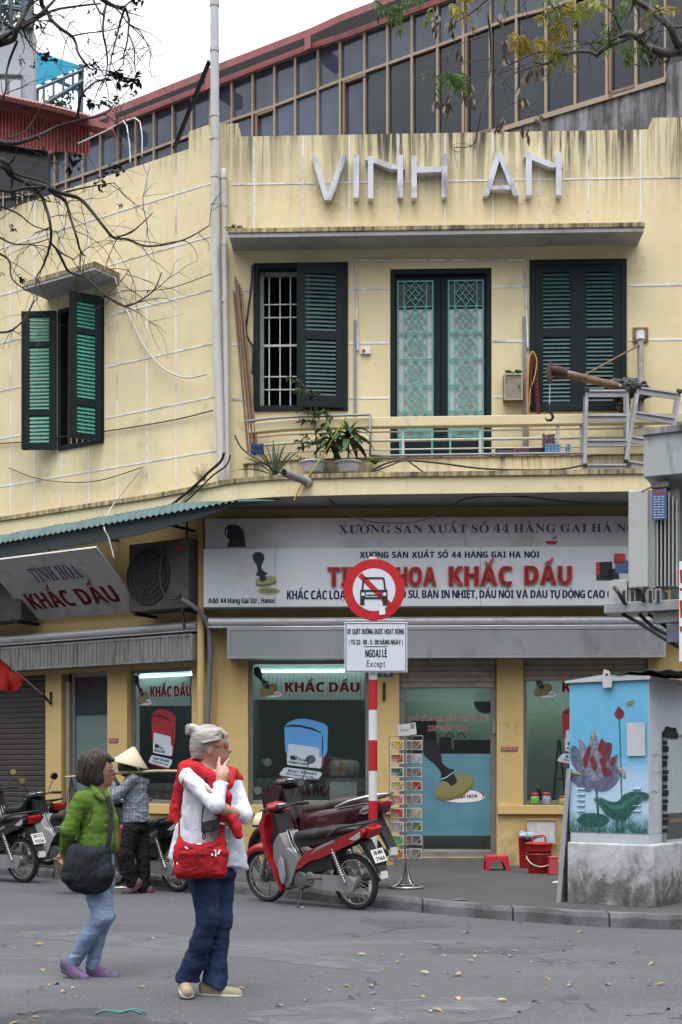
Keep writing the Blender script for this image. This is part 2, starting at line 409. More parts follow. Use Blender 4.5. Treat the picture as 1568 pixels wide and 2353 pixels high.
# surfaces
def wall_material(name, col, ztop, depth=1.0, streak=0.8, grime=None):
 t = NT(name); v = t.coord()
 n1 = t.noise(v, 0.7, 5, 0.6); n2 = t.noise(v, 9, 5, 0.65)
 c = t.ramp(n1, [(0.3, tuple(x * 0.84 for x in col)), (0.5, tuple(x * 0.97 for x in col)), (0.7, tuple(min(1, x * 1.08) for x in col))])
 c = t.mix(t.maprange(n2, 0.35, 0.75, 0, 0.16), c, tuple(x * 0.62 for x in col))
 sep = t('SeparateXYZ'); tc = t('TexCoord'); t.link(tc.outputs['Object'], sep.inputs[0])
 vs = t.coord((5.5, 5.5, 0.22)); s1 = t.noise(vs, 2.2, 6, 0.7)
 vs2 = t.coord((14, 14, 0.5)); s2 = t.noise(vs2, 2.0, 4, 0.7)
 zn = t.math('ADD', sep.outputs[2], t.math('MULTIPLY', s2, 0.55))
 top = t.maprange(zn, ztop - depth + 0.3, ztop + 0.45, 0.0, 1.0)
 clus = t.maprange(t.noise(t.coord((.55, .55, .2)), 1.4, 3, .6), .42, .60, .28, 1.45)
 st = t.math('MULTIPLY', t.math('MULTIPLY', t.math('POWER', top, 1.7), clus), t.maprange(s1, 0.44, 0.58, 0.10, 1.15), True)
 c = t.mix(t.math('MULTIPLY', st, streak, True), c, (0.055, 0.052, 0.045))
 runs = t.math('MULTIPLY', t.maprange(s1, 0.58, 0.74, 0, 0.30), t.maprange(n1, 0.4, 0.6, 0.15, 1.0))
 c = t.mix(runs, c, (0.16, 0.13, 0.08))
 blot = t.math('MULTIPLY', t.maprange(t.noise(v, 1.7, 8, 0.75, 0.6), 0.57, 0.68, 0, 0.42), t.maprange(n2, 0.4, 0.55, 0, 1)); c = t.mix(blot, c, (0.24, 0.20, 0.13))
 if grime is not None:
  g = t.math('MULTIPLY', t.maprange(sep.outputs[2], grime + 0.75, grime - 0.05, 0, 1), t.maprange(t.noise(v, 5, 6, 0.7), 0.42, 0.66, 0, 0.8), True)
  c = t.mix(g, c, (0.13, 0.105, 0.07))
 nr = t.bump(t.noise(v, 30, 5, 0.6), 0.18, 0.01)
 t.bsdf(c, 0.82, 0, nr, 0.3); return t.m
YEL = (0.765, 0.655, 0.405)
m_wall = wall_material('yellow_plaster', YEL, 10.05, 1.3, 0.95)
m_wallL = wall_material('yellow_plaster_side', YEL, 10.05, 0.45, 0.7)
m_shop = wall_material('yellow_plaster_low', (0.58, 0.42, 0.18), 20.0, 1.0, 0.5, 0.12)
def lip_material(name, base):
 t = NT(name); v = t.coord((7, 7, 0.8)); n = t.noise(v, 2.2, 6, 0.72)
 b = t.noise(t.coord((1.2, 1.2, 1.2)), 2.4, 4)
 f = t.maprange(t.math('ADD', n, t.math('MULTIPLY', b, 0.45)), 0.58, 0.86, 0.05, 0.92)
 t.bsdf(t.mix(f, base, (0.05, 0.048, 0.042)), 0.85, 0, t.bump(n, 0.3, 0.01), 0.3); return t.m
m_lip = lip_material('mouldy_ledge', (0.56, 0.45, 0.25))
m_joint = mat('white_joint_paint', (0.76, 0.77, 0.80), 0.7, var=0.2, scale=6, dirt=(0.10, 0.095, 0.09), damt=0.42, dscale=1.9)
m_soffit = mat('grey_soffit', (0.36, 0.36, 0.36), 0.8, var=0.14, scale=2.0, dirt=(0.2, 0.18, 0.15), damt=0.35)
m_green = mat('dark_green_paint', (0.0065, 0.014, 0.0165), 0.6, var=0.25, scale=6, dirt=(0.025, 0.03, 0.03), damt=0.2, dscale=9, bump=0.1, spec=0.22)
m_louv = mat('louvre_green', (0.045, 0.100, 0.095), 0.5, var=0.25, scale=5, dirt=(0.03, 0.05, 0.05), damt=0.4, dscale=7)
m_louv2 = mat('louvre_bright_green', (0.05, 0.27, 0.21), 0.5, var=0.2, scale=5)
m_turq = mat('turquoise_iron', (0.10, 0.36, 0.31), 0.5, var=0.2, scale=9, dirt=(0.05, 0.12, 0.11), damt=0.3)
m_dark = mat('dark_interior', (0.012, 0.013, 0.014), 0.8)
m_frost = mat('milky_glass', (0.55, 0.58, 0.56), 0.25, var=0.12, scale=3, dirt=(0.3, 0.3, 0.28), damt=0.25)
m_darkglass = mat('dark_pane', (0.02, 0.024, 0.028), 0.08, var=0.2)
m_pipe = mat('old_white_pipe', (0.52, 0.52, 0.50), 0.55, var=0.12, scale=4, dirt=(0.30, 0.20, 0.12), damt=0.35, dscale=2.0, stretch=(2, 2, 0.5))
m_cream = mat('cream_iron', (0.56, 0.54, 0.45), 0.55, var=0.15, scale=8, dirt=(0.25, 0.16, 0.09), damt=0.3, dscale=9)
m_whiteiron = mat('white_iron', (0.62, 0.62, 0.60), 0.5, var=0.12, scale=8, dirt=(0.2, 0.17, 0.13), damt=0.35, dscale=8)
m_blackiron = mat('black_iron', (0.02, 0.02, 0.022), 0.5, metal=0.3, var=0.3)
m_alu = mat('aluminium_frame', (0.23, 0.23, 0.23), 0.45, metal=0.5, var=0.2, scale=4)
m_concrete = mat('raw_concrete', (0.28, 0.275, 0.26), 0.9, var=0.2, scale=2.2, bump=0.3, dirt=(0.08, 0.08, 0.07), damt=0.5, dscale=1.8)
m_boxmetal = mat('roller_box_metal', (0.30, 0.31, 0.325), 0.5, metal=0.35, var=0.1, scale=1.5, dirt=(0.13, 0.13, 0.13), damt=0.3, stretch=(1, 1, 0.5))
m_boxold = mat('old_roller_box', (0.21, 0.215, 0.20), 0.7, var=0.16, scale=3, dirt=(0.07, 0.065, 0.055), damt=0.5, stretch=(3, 3, 0.6))
m_gutter = mat('silver_gutter', (0.46, 0.47, 0.48), 0.4, metal=0.35, var=0.12, scale=3, dirt=(0.2, 0.19, 0.17), damt=0.35, stretch=(1, 1, 4))
m_slat = mat('roller_slats', (0.32, 0.29, 0.25), 0.55, metal=0.2, var=0.15, scale=5, dirt=(0.13, 0.12, 0.1), damt=0.4)
m_slatdark = mat('brown_roller_slats', (0.060, 0.052, 0.046), 0.5, metal=0.2, var=0.18, scale=4)
m_signw = mat('sign_white', (0.52, 0.54, 0.57), 0.55, var=0.06, scale=1.2, dirt=(0.4, 0.39, 0.37), damt=0.3, dscale=1.2)
m_signold = mat('old_sign_grey', (0.42, 0.42, 0.42), 0.65, var=0.10, scale=1.0, dirt=(0.25, 0.25, 0.24), damt=0.35, dscale=1.1)
m_red = mat('sign_red', (0.42, 0.035, 0.030), 0.5, var=0.12, scale=6)
m_maroon = mat('letter_maroon', (0.24, 0.012, 0.018), 0.5, var=0.1, scale=6)
m_navy = mat('letter_navy', (0.018, 0.022, 0.10), 0.5, var=0.1)
m_black = mat('letter_black', (0.012, 0.012, 0.016), 0.45, var=0.2)
m_olive = mat('stamp_olive', (0.22, 0.20, 0.075), 0.5, var=0.06)
m_white = mat('clean_white', (0.74, 0.75, 0.76), 0.5, var=0.05)
m_blueprint = mat('stamp_blue', (0.09, 0.30, 0.62), 0.45, var=0.05)
m_stampred = mat('stamp_red', (0.30, 0.018, 0.024), 0.45, var=0.08)
m_slate = mat('stamp_paper', (0.45, 0.52, 0.60), 0.5, var=0.05)
m_glass = glassmat('shop_glass', (0.72, 0.80, 0.78), 0.07)
def film_material():
 t = NT('frosted_film'); tp = t('BsdfTransparent'); tp.inputs[0].default_value = (0.5, 0.62, 0.60, 1)
 tl = t('BsdfTranslucent'); tl.inputs[0].default_value = (0.70, 0.88, 0.84, 1)
 df = t('BsdfDiffuse'); df.inputs[0].default_value = (0.46, 0.62, 0.58, 1)
 a = t('MixShader'); a.inputs[0].default_value = 0.5; t.link(tl.outputs[0], a.inputs[1]); t.link(df.outputs[0], a.inputs[2])
 b = t('MixShader'); b.inputs[0].default_value = 0.62; t.link(tp.outputs[0], b.inputs[1]); t.link(a.outputs[0], b.inputs[2])
 t.link(b.outputs[0], t.out.inputs[0]); return t.m
m_film = film_material()
def bluefilm_material():
 t = NT('blue_grid_film'); v = t.coord()
 br = t('TexChecker'); w = t.coord((1, 1, 1))
 sep = t('SeparateXYZ'); tc = t('TexCoord'); t.link(tc.outputs['Object'], sep.inputs[0])
 gx = t.math('LESS_THAN', t.math('FRACT', t.math('MULTIPLY', sep.outputs[0], 24.0)), 0.14)
 gz = t.math('LESS_THAN', t.math('FRACT', t.math('MULTIPLY', sep.outputs[2], 24.0)), 0.14)
 g = t.math('MAXIMUM', gx, gz)
 c = t.mix(t.maprange(t.noise(v, 2.0, 3), 0.3, 0.7), (0.085, 0.21, 0.27), (0.13, 0.30, 0.37))
 c = t.mix(t.math('MULTIPLY', g, 0.45), c, (0.05, 0.12, 0.17))
 t.bsdf(c, 0.35); t.n.remove(br); return t.m
m_bluefilm = bluefilm_material()
def road_material():
 t = NT('asphalt'); v = t.coord(); vs = t.coord((0.22, 1.0, 1.0), rad(8))
 big = t.noise(v, 0.30, 4, 0.6, 0.4); band = t.noise(vs, 0.95, 5, 0.6, 0.35); fine = t.noise(v, 80, 3, 0.8); mid = t.noise(v, 7, 6, 0.65)
 c = t.ramp(big, [(0.3, (0.059, 0.061, 0.068)), (0.7, (0.086, 0.089, 0.098))])
 c = t.mix(t.maprange(band, 0.55, 0.66, 0, 0.55), c, (0.125, 0.128, 0.135))
 c = t.mix(t.maprange(band, 0.36, 0.46, 0.45, 0), c, (0.050, 0.051, 0.056))
 c = t.mix(t.maprange(mid, 0.35, 0.7, 0.0, 0.40), c, (0.068, 0.068, 0.072))
 c = t.mix(t.maprange(fine, 0.56, 0.70, 0, 0.6), c, (0.34, 0.34, 0.34))
 c = t.mix(t.maprange(fine, 0.30, 0.42, 0.55, 0), c, (0.035, 0.035, 0.037))
 f2 = t.noise(v, 36, 2, 0.6); c = t.mix(t.maprange(f2, 0.62, 0.72, 0, 0.55), c, (0.27, 0.27, 0.275)); c = t.mix(t.maprange(f2, 0.30, 0.38, 0.6, 0), c, (0.03, 0.03, 0.032))
 vo = t('TexVoronoi'); vo.feature = 'DISTANCE_TO_EDGE'; vo.inputs['Scale'].default_value = 0.42
 wv = t('VectorMath'); wv.operation = 'ADD'; nz = t('TexNoise'); nz.inputs['Scale'].default_value = 2.6; nz.inputs['Detail'].default_value = 6
 t.link(v, nz.inputs['Vector']); sc_ = t('VectorMath'); sc_.operation = 'SCALE'; sc_.inputs['Scale'].default_value = 0.9
 t.link(nz.outputs['Color'], sc_.inputs[0]); t.link(v, wv.inputs[0]); t.link(sc_.outputs[0], wv.inputs[1]); t.link(wv.outputs[0], vo.inputs['Vector'])
 crack = t.math('MULTIPLY', t.maprange(vo.outputs['Distance'], 0.004, 0.011, 0.85, 0), t.maprange(t.noise(v, 0.55, 3), 0.50, 0.58, 0, 1), True)
 c = t.mix(crack, c, (0.022, 0.022, 0.023))
 h = t.math('SUBTRACT', t.math('MULTIPLY', fine, 0.6), crack)
 t.bsdf(c, t.maprange(mid, 0.3, 0.7, 0.72, 0.9), 0, t.bump(h, 0.5, 0.008), 0.35); return t.m
m_road = road_material()
def pave_material():
 t = NT('worn_paving'); v = t.coord(); n = t.noise(v, 1.1, 6, 0.65); f = t.noise(v, 70, 3, 0.7)
 br = t('TexBrick'); br.inputs['Scale'].default_value = 1.0; br.inputs['Brick Width'].default_value = 0.6; br.inputs['Row Height'].default_value = 0.3
 br.inputs['Mortar Size'].default_value = 0.006; br.inputs['Color1'].default_value = (0.046, 0.047, 0.050, 1); br.inputs['Color2'].default_value = (0.060, 0.061, 0.064, 1); br.inputs['Mortar'].default_value = (0.03, 0.03, 0.03, 1)
 t.link(t.coord((1, 1, 1), rad(36)), br.inputs['Vector'])
 c = t.mix(t.maprange(n, 0.35, 0.7, 0.25, 0.8), br.outputs['Color'], (0.078, 0.077, 0.077))
 c = t.mix(t.maprange(t.noise(v, 3.2, 6, 0.7), 0.52, 0.72, 0, 0.5), c, (0.05, 0.048, 0.046))
 c = t.mix(t.maprange(f, 0.6, 0.78, 0, 0.35), c, (0.24, 0.24, 0.23))
 t.bsdf(c, 0.75, 0, t.bump(f, 0.3, 0.006), 0.35); return t.m
m_pave = pave_material()
def kerb_material(m):
 nt = m.node_tree; N_ = nt.nodes; b = next(n for n in N_ if n.type == 'BSDF_PRINCIPLED'); src = b.inputs['Base Color'].links[0].from_socket
 tc = N_.new('ShaderNodeTexCoord'); sp = N_.new('ShaderNodeSeparateXYZ'); nt.links.new(tc.outputs['Object'], sp.inputs[0])
 def M(op, a, v):
  q = N_.new('ShaderNodeMath'); q.operation = op; nt.links.new(a, q.inputs[0]); q.inputs[1].default_value = v; return q.outputs[0]
 j = M('LESS_THAN', M('FRACT', M('MULTIPLY', sp.outputs[0], 1.25), 0), 0.022)
 x = N_.new('ShaderNodeMixRGB'); nt.links.new(j, x.inputs[0]); nt.links.new(src, x.inputs[1]); x.inputs[2].default_value = (0.012, 0.012, 0.012, 1); nt.links.new(x.outputs[0], b.inputs['Base Color']); return m
m_kerb = mat('kerb_stone', (0.115, 0.118, 0.127), 0.8, var=0.22, scale=3, bump=0.35, dirt=(0.05, 0.05, 0.05), damt=0.6, dscale=2.2)
# the ground
F = Frame(0, 17.9, -2.06)
cu, cz = F.px(500, 600)
cp = F.p(cu, 0, 0)
L = Frame(cp.x, cp.y, -33.0)
KERB = [(-14, 24.5), (-7.0, 19.4), (-4.4, 17.6), (-2.3, 15.95), (-1.18, 14.95), (-0.35, 14.2), (0.37, 13.45), (1.2, 12.62), (2.06, 11.98), (2.6, 11.72), (3.2, 11.6), (5.0, 11.5), (14, 11.4)]
def smooth_line(P, n=4):
 out = []
 P = [np.array(p, float) for p in P]
 for i in range(len(P) - 1):
  a, b, c, d = P[max(i - 1, 0)], P[i], P[i + 1], P[min(i + 2, len(P) - 1)]
  for k in range(n):
   t = k / n; out.append(0.5 * ((2 * b) + (c - a) * t + (2 * a - 5 * b + 4 * c - d) * t * t + (-a + 3 * b - 3 * c + d) * t ** 3))
 out.append(P[-1]); return [tuple(map(float, o)) for o in out]
K = smooth_line(KERB, 4)
SW = 0.12
mb = MB(); mb.quad((-60, -20, 0), (60, -20, 0), (60, 90, 0), (-60, 90, 0))
tag(mb.build('road', m_road), kind='structure')
mb = MB()
n = len(K)
inner = [(x + 0.10, y + 0.14) for x, y in K]
vs = [(x, y, SW) for x, y in inner] + [(x, 60, SW) for x, y in inner]
mb.add(vs, [(i, i + 1, i + 1 + n, i + n) for i in range(n - 1)])
tag(mb.build('pavement', m_pave), kind='structure')
mb = MB()
rings = []
for i, (x, y) in enumerate(K):
 ix, iy = inner[i]; j = 0.006 * math.sin(i * 2.3) + 0.004 * math.sin(i * 5.1)
 rings.append([(x, y, -0.02), (x + 0.008, y + 0.01, SW - 0.035 + j), (x + 0.02, y + 0.03, SW + 0.004 + j), (ix, iy, SW + 0.006), (ix, iy, -0.02)])
mb.loft(rings, None, False)
tag(mb.build('kerb', kerb_material(m_kerb)), kind='structure')
def patch(pts, z, m, name='road_patch'):
 q = [ground(x, y) for x, y in pts]
 c = sum(q, V()) / len(q); out = []
 for i in range(len(q)):
  a, b = q[i], q[(i + 1) % len(q)]
  for k in range(5):
   p = a.lerp(b, k / 5); j = 0.05 * math.sin(7.3 * p.x + 3.1 * p.y + k); out.append((p.x + j * 0.6, p.y + j, z))
 mb = MB(); mb.add(out, [tuple(range(len(out)))]); return tag(mb.build(name, m), kind='structure')
def patch_mat(name, c):
 t = NT(name); v = t.coord(); f = t.noise(v, 90, 3, 0.75); n = t.noise(v, 2.2, 6, 0.7)
 k = t.ramp(n, [(0.3, tuple(x * 0.8 for x in c)), (0.7, tuple(x * 1.15 for x in c))])
 k = t.mix(t.maprange(f, 0.6, 0.76, 0, 0.5), k, (0.32, 0.32, 0.32)); k = t.mix(t.maprange(f, 0.28, 0.42, 0.5, 0), k, (0.05, 0.05, 0.05))
 b = t.bsdf(k, 0.85, 0, t.bump(f, 0.4, 0.008), 0.3); tp = t('BsdfTransparent'); mx = t('MixShader'); w = t.noise(v, 3.4, 8, 0.72, 0.5)
 t.link(t.maprange(w, 0.34, 0.70, 0, .85), mx.inputs[0]); t.link(tp.outputs[0], mx.inputs[1]); t.link(b.outputs[0], mx.inputs[2]); t.link(mx.outputs[0], t.out.inputs[0]); return t.m
m_p1 = patch_mat('pale_surfacing', (0.175, 0.178, 0.185)); m_p2 = patch_mat('grey_surfacing', (0.105, 0.108, 0.115)); m_p3 = patch_mat('dark_surfacing', (0.055, 0.056, 0.06))
patch([(40, 2142), (180, 2135), (420, 2152), (700, 2190), (890, 2222), (880, 2234), (640, 2212), (330, 2180), (60, 2158)], 0.004, m_p1)
patch([(-40, 2190), (140, 2205), (150, 2216), (-40, 2203)], 0.004, m_p1)
patch([(830, 2108), (1000, 2116), (1060, 2130), (930, 2136), (840, 2122)], 0.004, m_p2)
patch([(950, 2180), (1320, 2172), (1330, 2182), (1240, 2190), (1000, 2190)], 0.004, m_p2)
patch([(0, 2328), (180, 2318), (330, 2332), (420, 2360), (-20, 2370)], 0.004, m_p3)
patch([(560, 2330), (800, 2302), (1080, 2292), (1240, 2305), (1190, 2335), (1000, 2360), (620, 2370)], 0.004, m_p1)
# helper: wall with real openings
def wall_grid(mb, fr, u0, u1, z0, z1, holes, rev=0.22, d=0.0, back=0.3):
 us = sorted({u0, u1} | {h[0] for h in holes} | {h[1] for h in holes}); zs = sorted({z0, z1} | {h[2] for h in holes} | {h[3] for h in holes})
 us = [u for u in us if u0 <= u <= u1]; zs = [z for z in zs if z0 <= z <= z1]
 for a, b in zip(us, us[1:]):
  for c, e in zip(zs, zs[1:]):
   um, zm = (a + b) / 2, (c + e) / 2
   if any(h[0] < um < h[1] and h[2] < zm < h[3] for h in holes): continue
   mb.quad((a, d, c), (b, d, c), (b, d, e), (a, d, e), fr.M)
 for h in holes:
  a, b, c, e = h[:4]; r = d - rev
  mb.quad((a, d, c), (a, r, c), (a, r, e), (a, d, e), fr.M); mb.quad((b, d, c), (b, d, e), (b, r, e), (b, r, c), fr.M)
  mb.quad((a, d, e), (a, r, e), (b, r, e), (b, d, e), fr.M); mb.quad((a, d, c), (b, d, c), (b, r, c), (a, r, c), fr.M)
 mb.quad((u0, d, z1), (u1, d, z1), (u1, d - back, z1), (u0, d - back, z1), fr.M)
 mb.quad((u0, d, z0), (u0, d, z1), (u0, d - back, z1), (u0, d - back, z0), fr.M)
 mb.quad((u1, d, z0), (u1, d, z1), (u1, d - back, z1), (u1, d - back, z0), fr.M)
 mb.quad((u0, d - back, z1), (u1, d - back, z1), (u1, d - back, z1 - 1.6), (u0, d - back, z1 - 1.6), fr.M)
def rect_px(fr, x0, y0, x1, y1, d=0.0):
 u0, _ = fr.px(x0, (y0 + y1) / 2, d); u1, _ = fr.px(x1, (y0 + y1) / 2, d); xm = (x0 + x1) / 2
 return (u0, u1, fr.px(xm, y1, d)[1], fr.px(xm, y0, d)[1])
ZPAR = F.px(1050, 305)[1]; ZPL = F.px(520, 284)[1]
ZMID = 5.05
B = thing('corner_building', 'pale yellow two storey corner building with green shutters and a long balcony', 'building', (0, 18.2, 0))
hW1 = rect_px(F, 583, 605, 800, 945); hDR = rect_px(F, 897, 617, 1130, 1075); hW3 = rect_px(F, 1217, 597, 1440, 945)
uR = F.px(1900, 600)[0]
uS = F.px(548, 300)[0]; uE = F.px(1500, 290)[0]
mb = MB(); wall_grid(mb, F, uS, uE, ZMID, ZPAR, [hW1, hDR, hW3]);
wall_grid(mb, F, cu, uS, ZMID, ZPL, []); wall_grid(mb, F, uE, uR, ZMID, F.px(1540, 270)[1], [])
mb.build('wall', m_wall, B)
uLs = L.px(434, 320)[0]; zLp = L.px(200, 420)[1]; zLs = L.px(470, 290)[1]
zw = L.px(190, 1026)[1]; hWL = (L.px(136, 860)[0], L.px(240, 860)[0], zw, L.px(190, 699)[1])
mb = MB(); wall_grid(mb, L, -9.0, uLs, ZMID, zLp, [hWL]); wall_grid(mb, L, uLs, 0.02, ZMID, zLs, [])
mb.build('wall', m_wallL, B)
# white painted joint lines
mb = MB()
def joint(fr, a, b, d=0.004, w=0.018):
 (u0, z0), (u1, z1) = a, b
 if abs(u1 - u0) > abs(z1 - z0): mb.box(u0, u1, 0, d, z0 - w / 2, z0 + w / 2, fr.M)
 else: mb.box(u0 - w / 2, u0 + w / 2, 0, d, min(z0, z1), max(z0, z1), fr.M)
ZJ = [F.px(1100, y)[1] for y in (415, 535, 660, 785, 912)]
zc = F.px(1000, 520)[1]
for px in (585, 697, 803, 915, 1023, 1133, 1240, 1353, 1472):
 u = F.px(px, 415)[0]; joint(F, (u, zc), (u, ZPAR - 0.02))
u0, u1 = F.px(532, 415)[0], uR
joint(F, (u0, ZJ[0]), (u1, ZJ[0]), 0.0055)
for z in ZJ[2:]:
 segs = [(532, 580), (803, 895), (1132, 1214), (1445, 1800)]
 for a, b in segs: joint(F, (F.px(a, 700)[0], z), (F.px(b, 700)[0], z), 0.0055, 0.028)
for px in (25, 80, 143, 205, 270, 338, 405):
 u = L.px(px, 800)[0]
 if hWL[0] - .02 < u < hWL[1] + .02:
  joint(L, (u, 5.27), (u, hWL[2] - 0.05)); joint(L, (u, hWL[3] + 0.05), (u, zLp - 0.02))
 else: joint(L, (u, 5.27), (u, zLp - 0.02))
for du in (-5.4, -6.3, -7.2): joint(L, (du, 5.27), (du, zLp - 0.02))
for z in [F.px(520, y)[1] for y in (416, 538, 662, 786, 910, 1034)]:
 if hWL[2] - 0.02 < z < hWL[3] + 0.02:
  joint(L, (-9, z), (hWL[0] - 0.03, z), 0.0055); joint(L, (hWL[1] + 0.03, z), (-0.02, z), 0.0055)
 else: joint(L, (-9, z), (-0.02, z), 0.0055)
mb.build('wall_joint', m_joint, B)
mb = MB()
for a, b in (((818, 598), (1206, 597)), ((818, 598), (822, 805)), ((1206, 597), (1213, 800))):
 p, q = F.at(*a, 0.02), F.at(*b, 0.02); mb.tube([p, q], 0.014, 6)
mb.build('cable_conduit', m_joint, B)
# raised letters
def strokes3(mbx, segs, d0, d1):
 for (x0, y0, x1, y1, w) in segs:
  a, b = F.px(x0, y0, d1), F.px(x1, y1, d1); dx, dz = b[0] - a[0], b[1] - a[1]; Ln = math.hypot(dx, dz); nx, nz = -dz / Ln * w / 2, dx / Ln * w / 2
  if abs(dz) > abs(dx) * 0.3: # upright strokes end level
   s = w / 2 * Ln / abs(dz); poly = [(a[0] - s, a[1]), (a[0] + s, a[1]), (b[0] + s, b[1]), (b[0] - s, b[1])]
  else: poly = [(a[0] + nx, a[1] + nz), (a[0] - nx, a[1] - nz), (b[0] - nx, b[1] - nz), (b[0] + nx, b[1] + nz)]
  mbx.prism(poly, d0, d1, F.M)
m_letter = mat('white_letter_paint', (0.60, 0.62, 0.68), 0.65, var=0.12, scale=5, dirt=(0.12, 0.12, 0.12), damt=0.5, dscale=3.5, stretch=(1, 1, 0.6))
W = 0.074
LET = [[(722, 358, 752, 459, W), (790, 357, 756, 459, W)], [(819, 357, 819, 455, W)],
  [(852, 359, 852, 456, W), (920, 356, 920, 454, W), (856, 366, 915, 388, W)],
  [(952, 357, 952, 454, W), (1022, 353, 1022, 453, W), (952, 391, 1022, 388, W)],
  [(1147, 351, 1117, 450, W), (1148, 351, 1187, 449, W), (1127, 431, 1180, 430, W * 0.8)],
  [(1216, 350, 1216, 449, W), (1285, 349, 1285, 449, W), (1220, 359, 1280, 384, W)]]
for i, segs in enumerate(LET):
 mb = MB(); strokes3(mb, segs[:1], 0.002, 0.120); strokes3(mb, segs[1:2], 0.002, 0.1225) if len(segs) > 1 else 0
 if len(segs) > 2: strokes3(mb, segs[2:], 0.002, 0.117)
 mb.build('letter', m_letter, B, bevel=0.004)
# canopy slab over the balcony
def slab_pts(mb, outer, inner, z0, z1):
 n = len(outer); vs = [(p[0], p[1], z0) for p in outer] + [(p[0], p[1], z1) for p in outer] + [(p[0], p[1], z0) for p in inner] + [(p[0], p[1], z1) for p in inner]
 fs = []
 for i in range(n - 1):
  fs += [(i, i + 1, n + i + 1, n + i), (n + i, n + i + 1, 3 * n + i + 1, 3 * n + i), (2 * n + i + 1, 2 * n + i, 3 * n + i, 3 * n + i + 1), (i + 1, i, 2 * n + i, 2 * n + i + 1)]
 fs += [(0, n, 3 * n, 2 * n), (n - 1, 3 * n - 1, 4 * n - 1, 2 * n - 1)]
 mb.add(vs, fs); return mb
dC = 0.45
zc0, zc1 = F.px(1000, 539, dC)[1], F.px(1000, 520, dC)[1]
uc0, uc1 = F.px(527, 530, dC)[0], F.px(1480, 530, dC)[0]
mb = MB(); mb.box(uc0, uc1, 0.001, dC, zc0, zc0 + 0.055, F.M)
can = mb.build('canopy', m_soffit, B)
mb = MB(); mb.box(uc0 - 0.012, uc1 + 0.012, 0.003, dC + 0.015, zc0 + 0.057, zc1 + 0.01, F.M); mb.build('canopy_edge', m_lip, can, bevel=0.006)
# ledge and balcony floor: a path that leaves the side wing and sweeps out along the front
def pY(px, Y): return ((px - CX) / FPX * Y, Y)
LP = [tuple(L.p(u, 0.16, 0)[:2]) for u in (-9, -4, -2, -0.95)] + [pY(486, 17.68), pY(540, 17.42), pY(640, 17.2), pY(750, 17.12), pY(850, 17.06), pY(1100, 16.98), pY(1470, 16.86), pY(1900, 16.72)]
LP = smooth_line(LP, 3)
def inset(P, k):
 out = []
 for i, p in enumerate(P):
  a, b = P[max(i - 1, 0)], P[min(i + 1, len(P) - 1)]; tx, ty = b[0] - a[0], b[1] - a[1]; l = math.hypot(tx, ty); out.append((p[0] - ty / l * k, p[1] + tx / l * k))
 return out
ZL1 = 5.27; ZL0 = 4.99
wallin = []
for p in LP:
 q = V((p[0], p[1], 0))
 uf = (q - F.o).dot(F.u); ul = (q - L.o).dot(L.u)
 r = F.p(max(uf, cu), 0.002, 0) if uf > cu - 0.02 else L.p(min(ul, 0), 0.002, 0)
 wallin.append((r.x, r.y))
mb = MB(); slab_pts(mb, LP, wallin, ZL0, ZL1 - 0.062); led = mb.build('balcony_ledge', m_wallL, B)
mb = MB(); slab_pts(mb, inset(LP, -0.03), wallin, ZL1 - 0.060, ZL1); mb.build('ledge_lip', m_lip, led)
mb = MB(); slab_pts(mb, inset(LP, 0.05), wallin, ZL0 - 0.01, ZL0 - 0.002); mb.build('soffit', m_soffit, led)
i0 = next(i for i, p in enumerate(LP) if p[0] / p[1] * FPX + CX > 528)
RP = [p for p in LP[i0:]]
def pathseg(P, x0, x1, n=22):
 xs = np.linspace(x0, x1, n); px = np.array([p[0] / p[1] * FPX + CX for p in P]); ys = np.array([p[1] for p in P])
 return [pY(x, float(np.interp(x, px, ys))) for x in xs]
UP = inset(pathseg(LP, 530, 1800, 30), 0.33); UPi = inset(UP, 0.10)
mb = MB(); slab_pts(mb, UP, UPi, ZL1 + 0.002, 5.53); mb.build('balcony_upstand', wall_material('stained_upstand', YEL, 5.50, .5, .95), B)
mb = MB(); slab_pts(mb, inset(UP, -0.025), inset(UP, 0.12), 5.532, 5.545); mb.build('upstand_cap', m_lip, B)
rail = thing
RB = inset(pathseg(LP, 545, 1800, 30), 0.34)
mb = MB(); slab_pts(mb, RB, inset(RB, 0.13), 5.955, 6.085); rl = mb.build('balcony_rail', m_wall, B, bevel=0.01)
mb = MB()
RBc = inset(RB, 0.06)
for z, r in ((5.90, 0.011), (5.785, 0.02), (5.665, 0.011)):
 mb.tube([(x, y, z) for x, y in RBc], r, 6)
mb.build('rail_bar', m_cream, rl)
for px in (551, 926, 1107, 1290, 1345, 1560):
 mb = MB(); q = inset(pathseg(LP, px, px + 3, 2), 0.40)[0]; mb.box(q[0] - 0.018, q[0] + 0.018, q[1] - 0.018, q[1] + 0.018, 5.545, 5.955); mb.build('rail_post', m_cream, rl)
mb = MB(); gp = inset(pathseg(LP, 540, 848, 14), 0.30); gl = inset(pathseg(LP, 848, 1345, 14), 0.31)
mb.tube([(x, y, 6.105) for x, y in gp] + [(gp[-1][0], gp[-1][1], 6.1), (gp[-1][0], gp[-1][1], 5.57)] + [(x, y, 5.565) for x, y in gl], 0.016, 7)
tag(mb.build('water_pipe', mat('grey_pvc', (0.25, 0.27, 0.31), 0.45, var=0.12)), 'thin grey plastic water pipe running along the balcony rail and dropping beside the leafy plant', 'pipe')
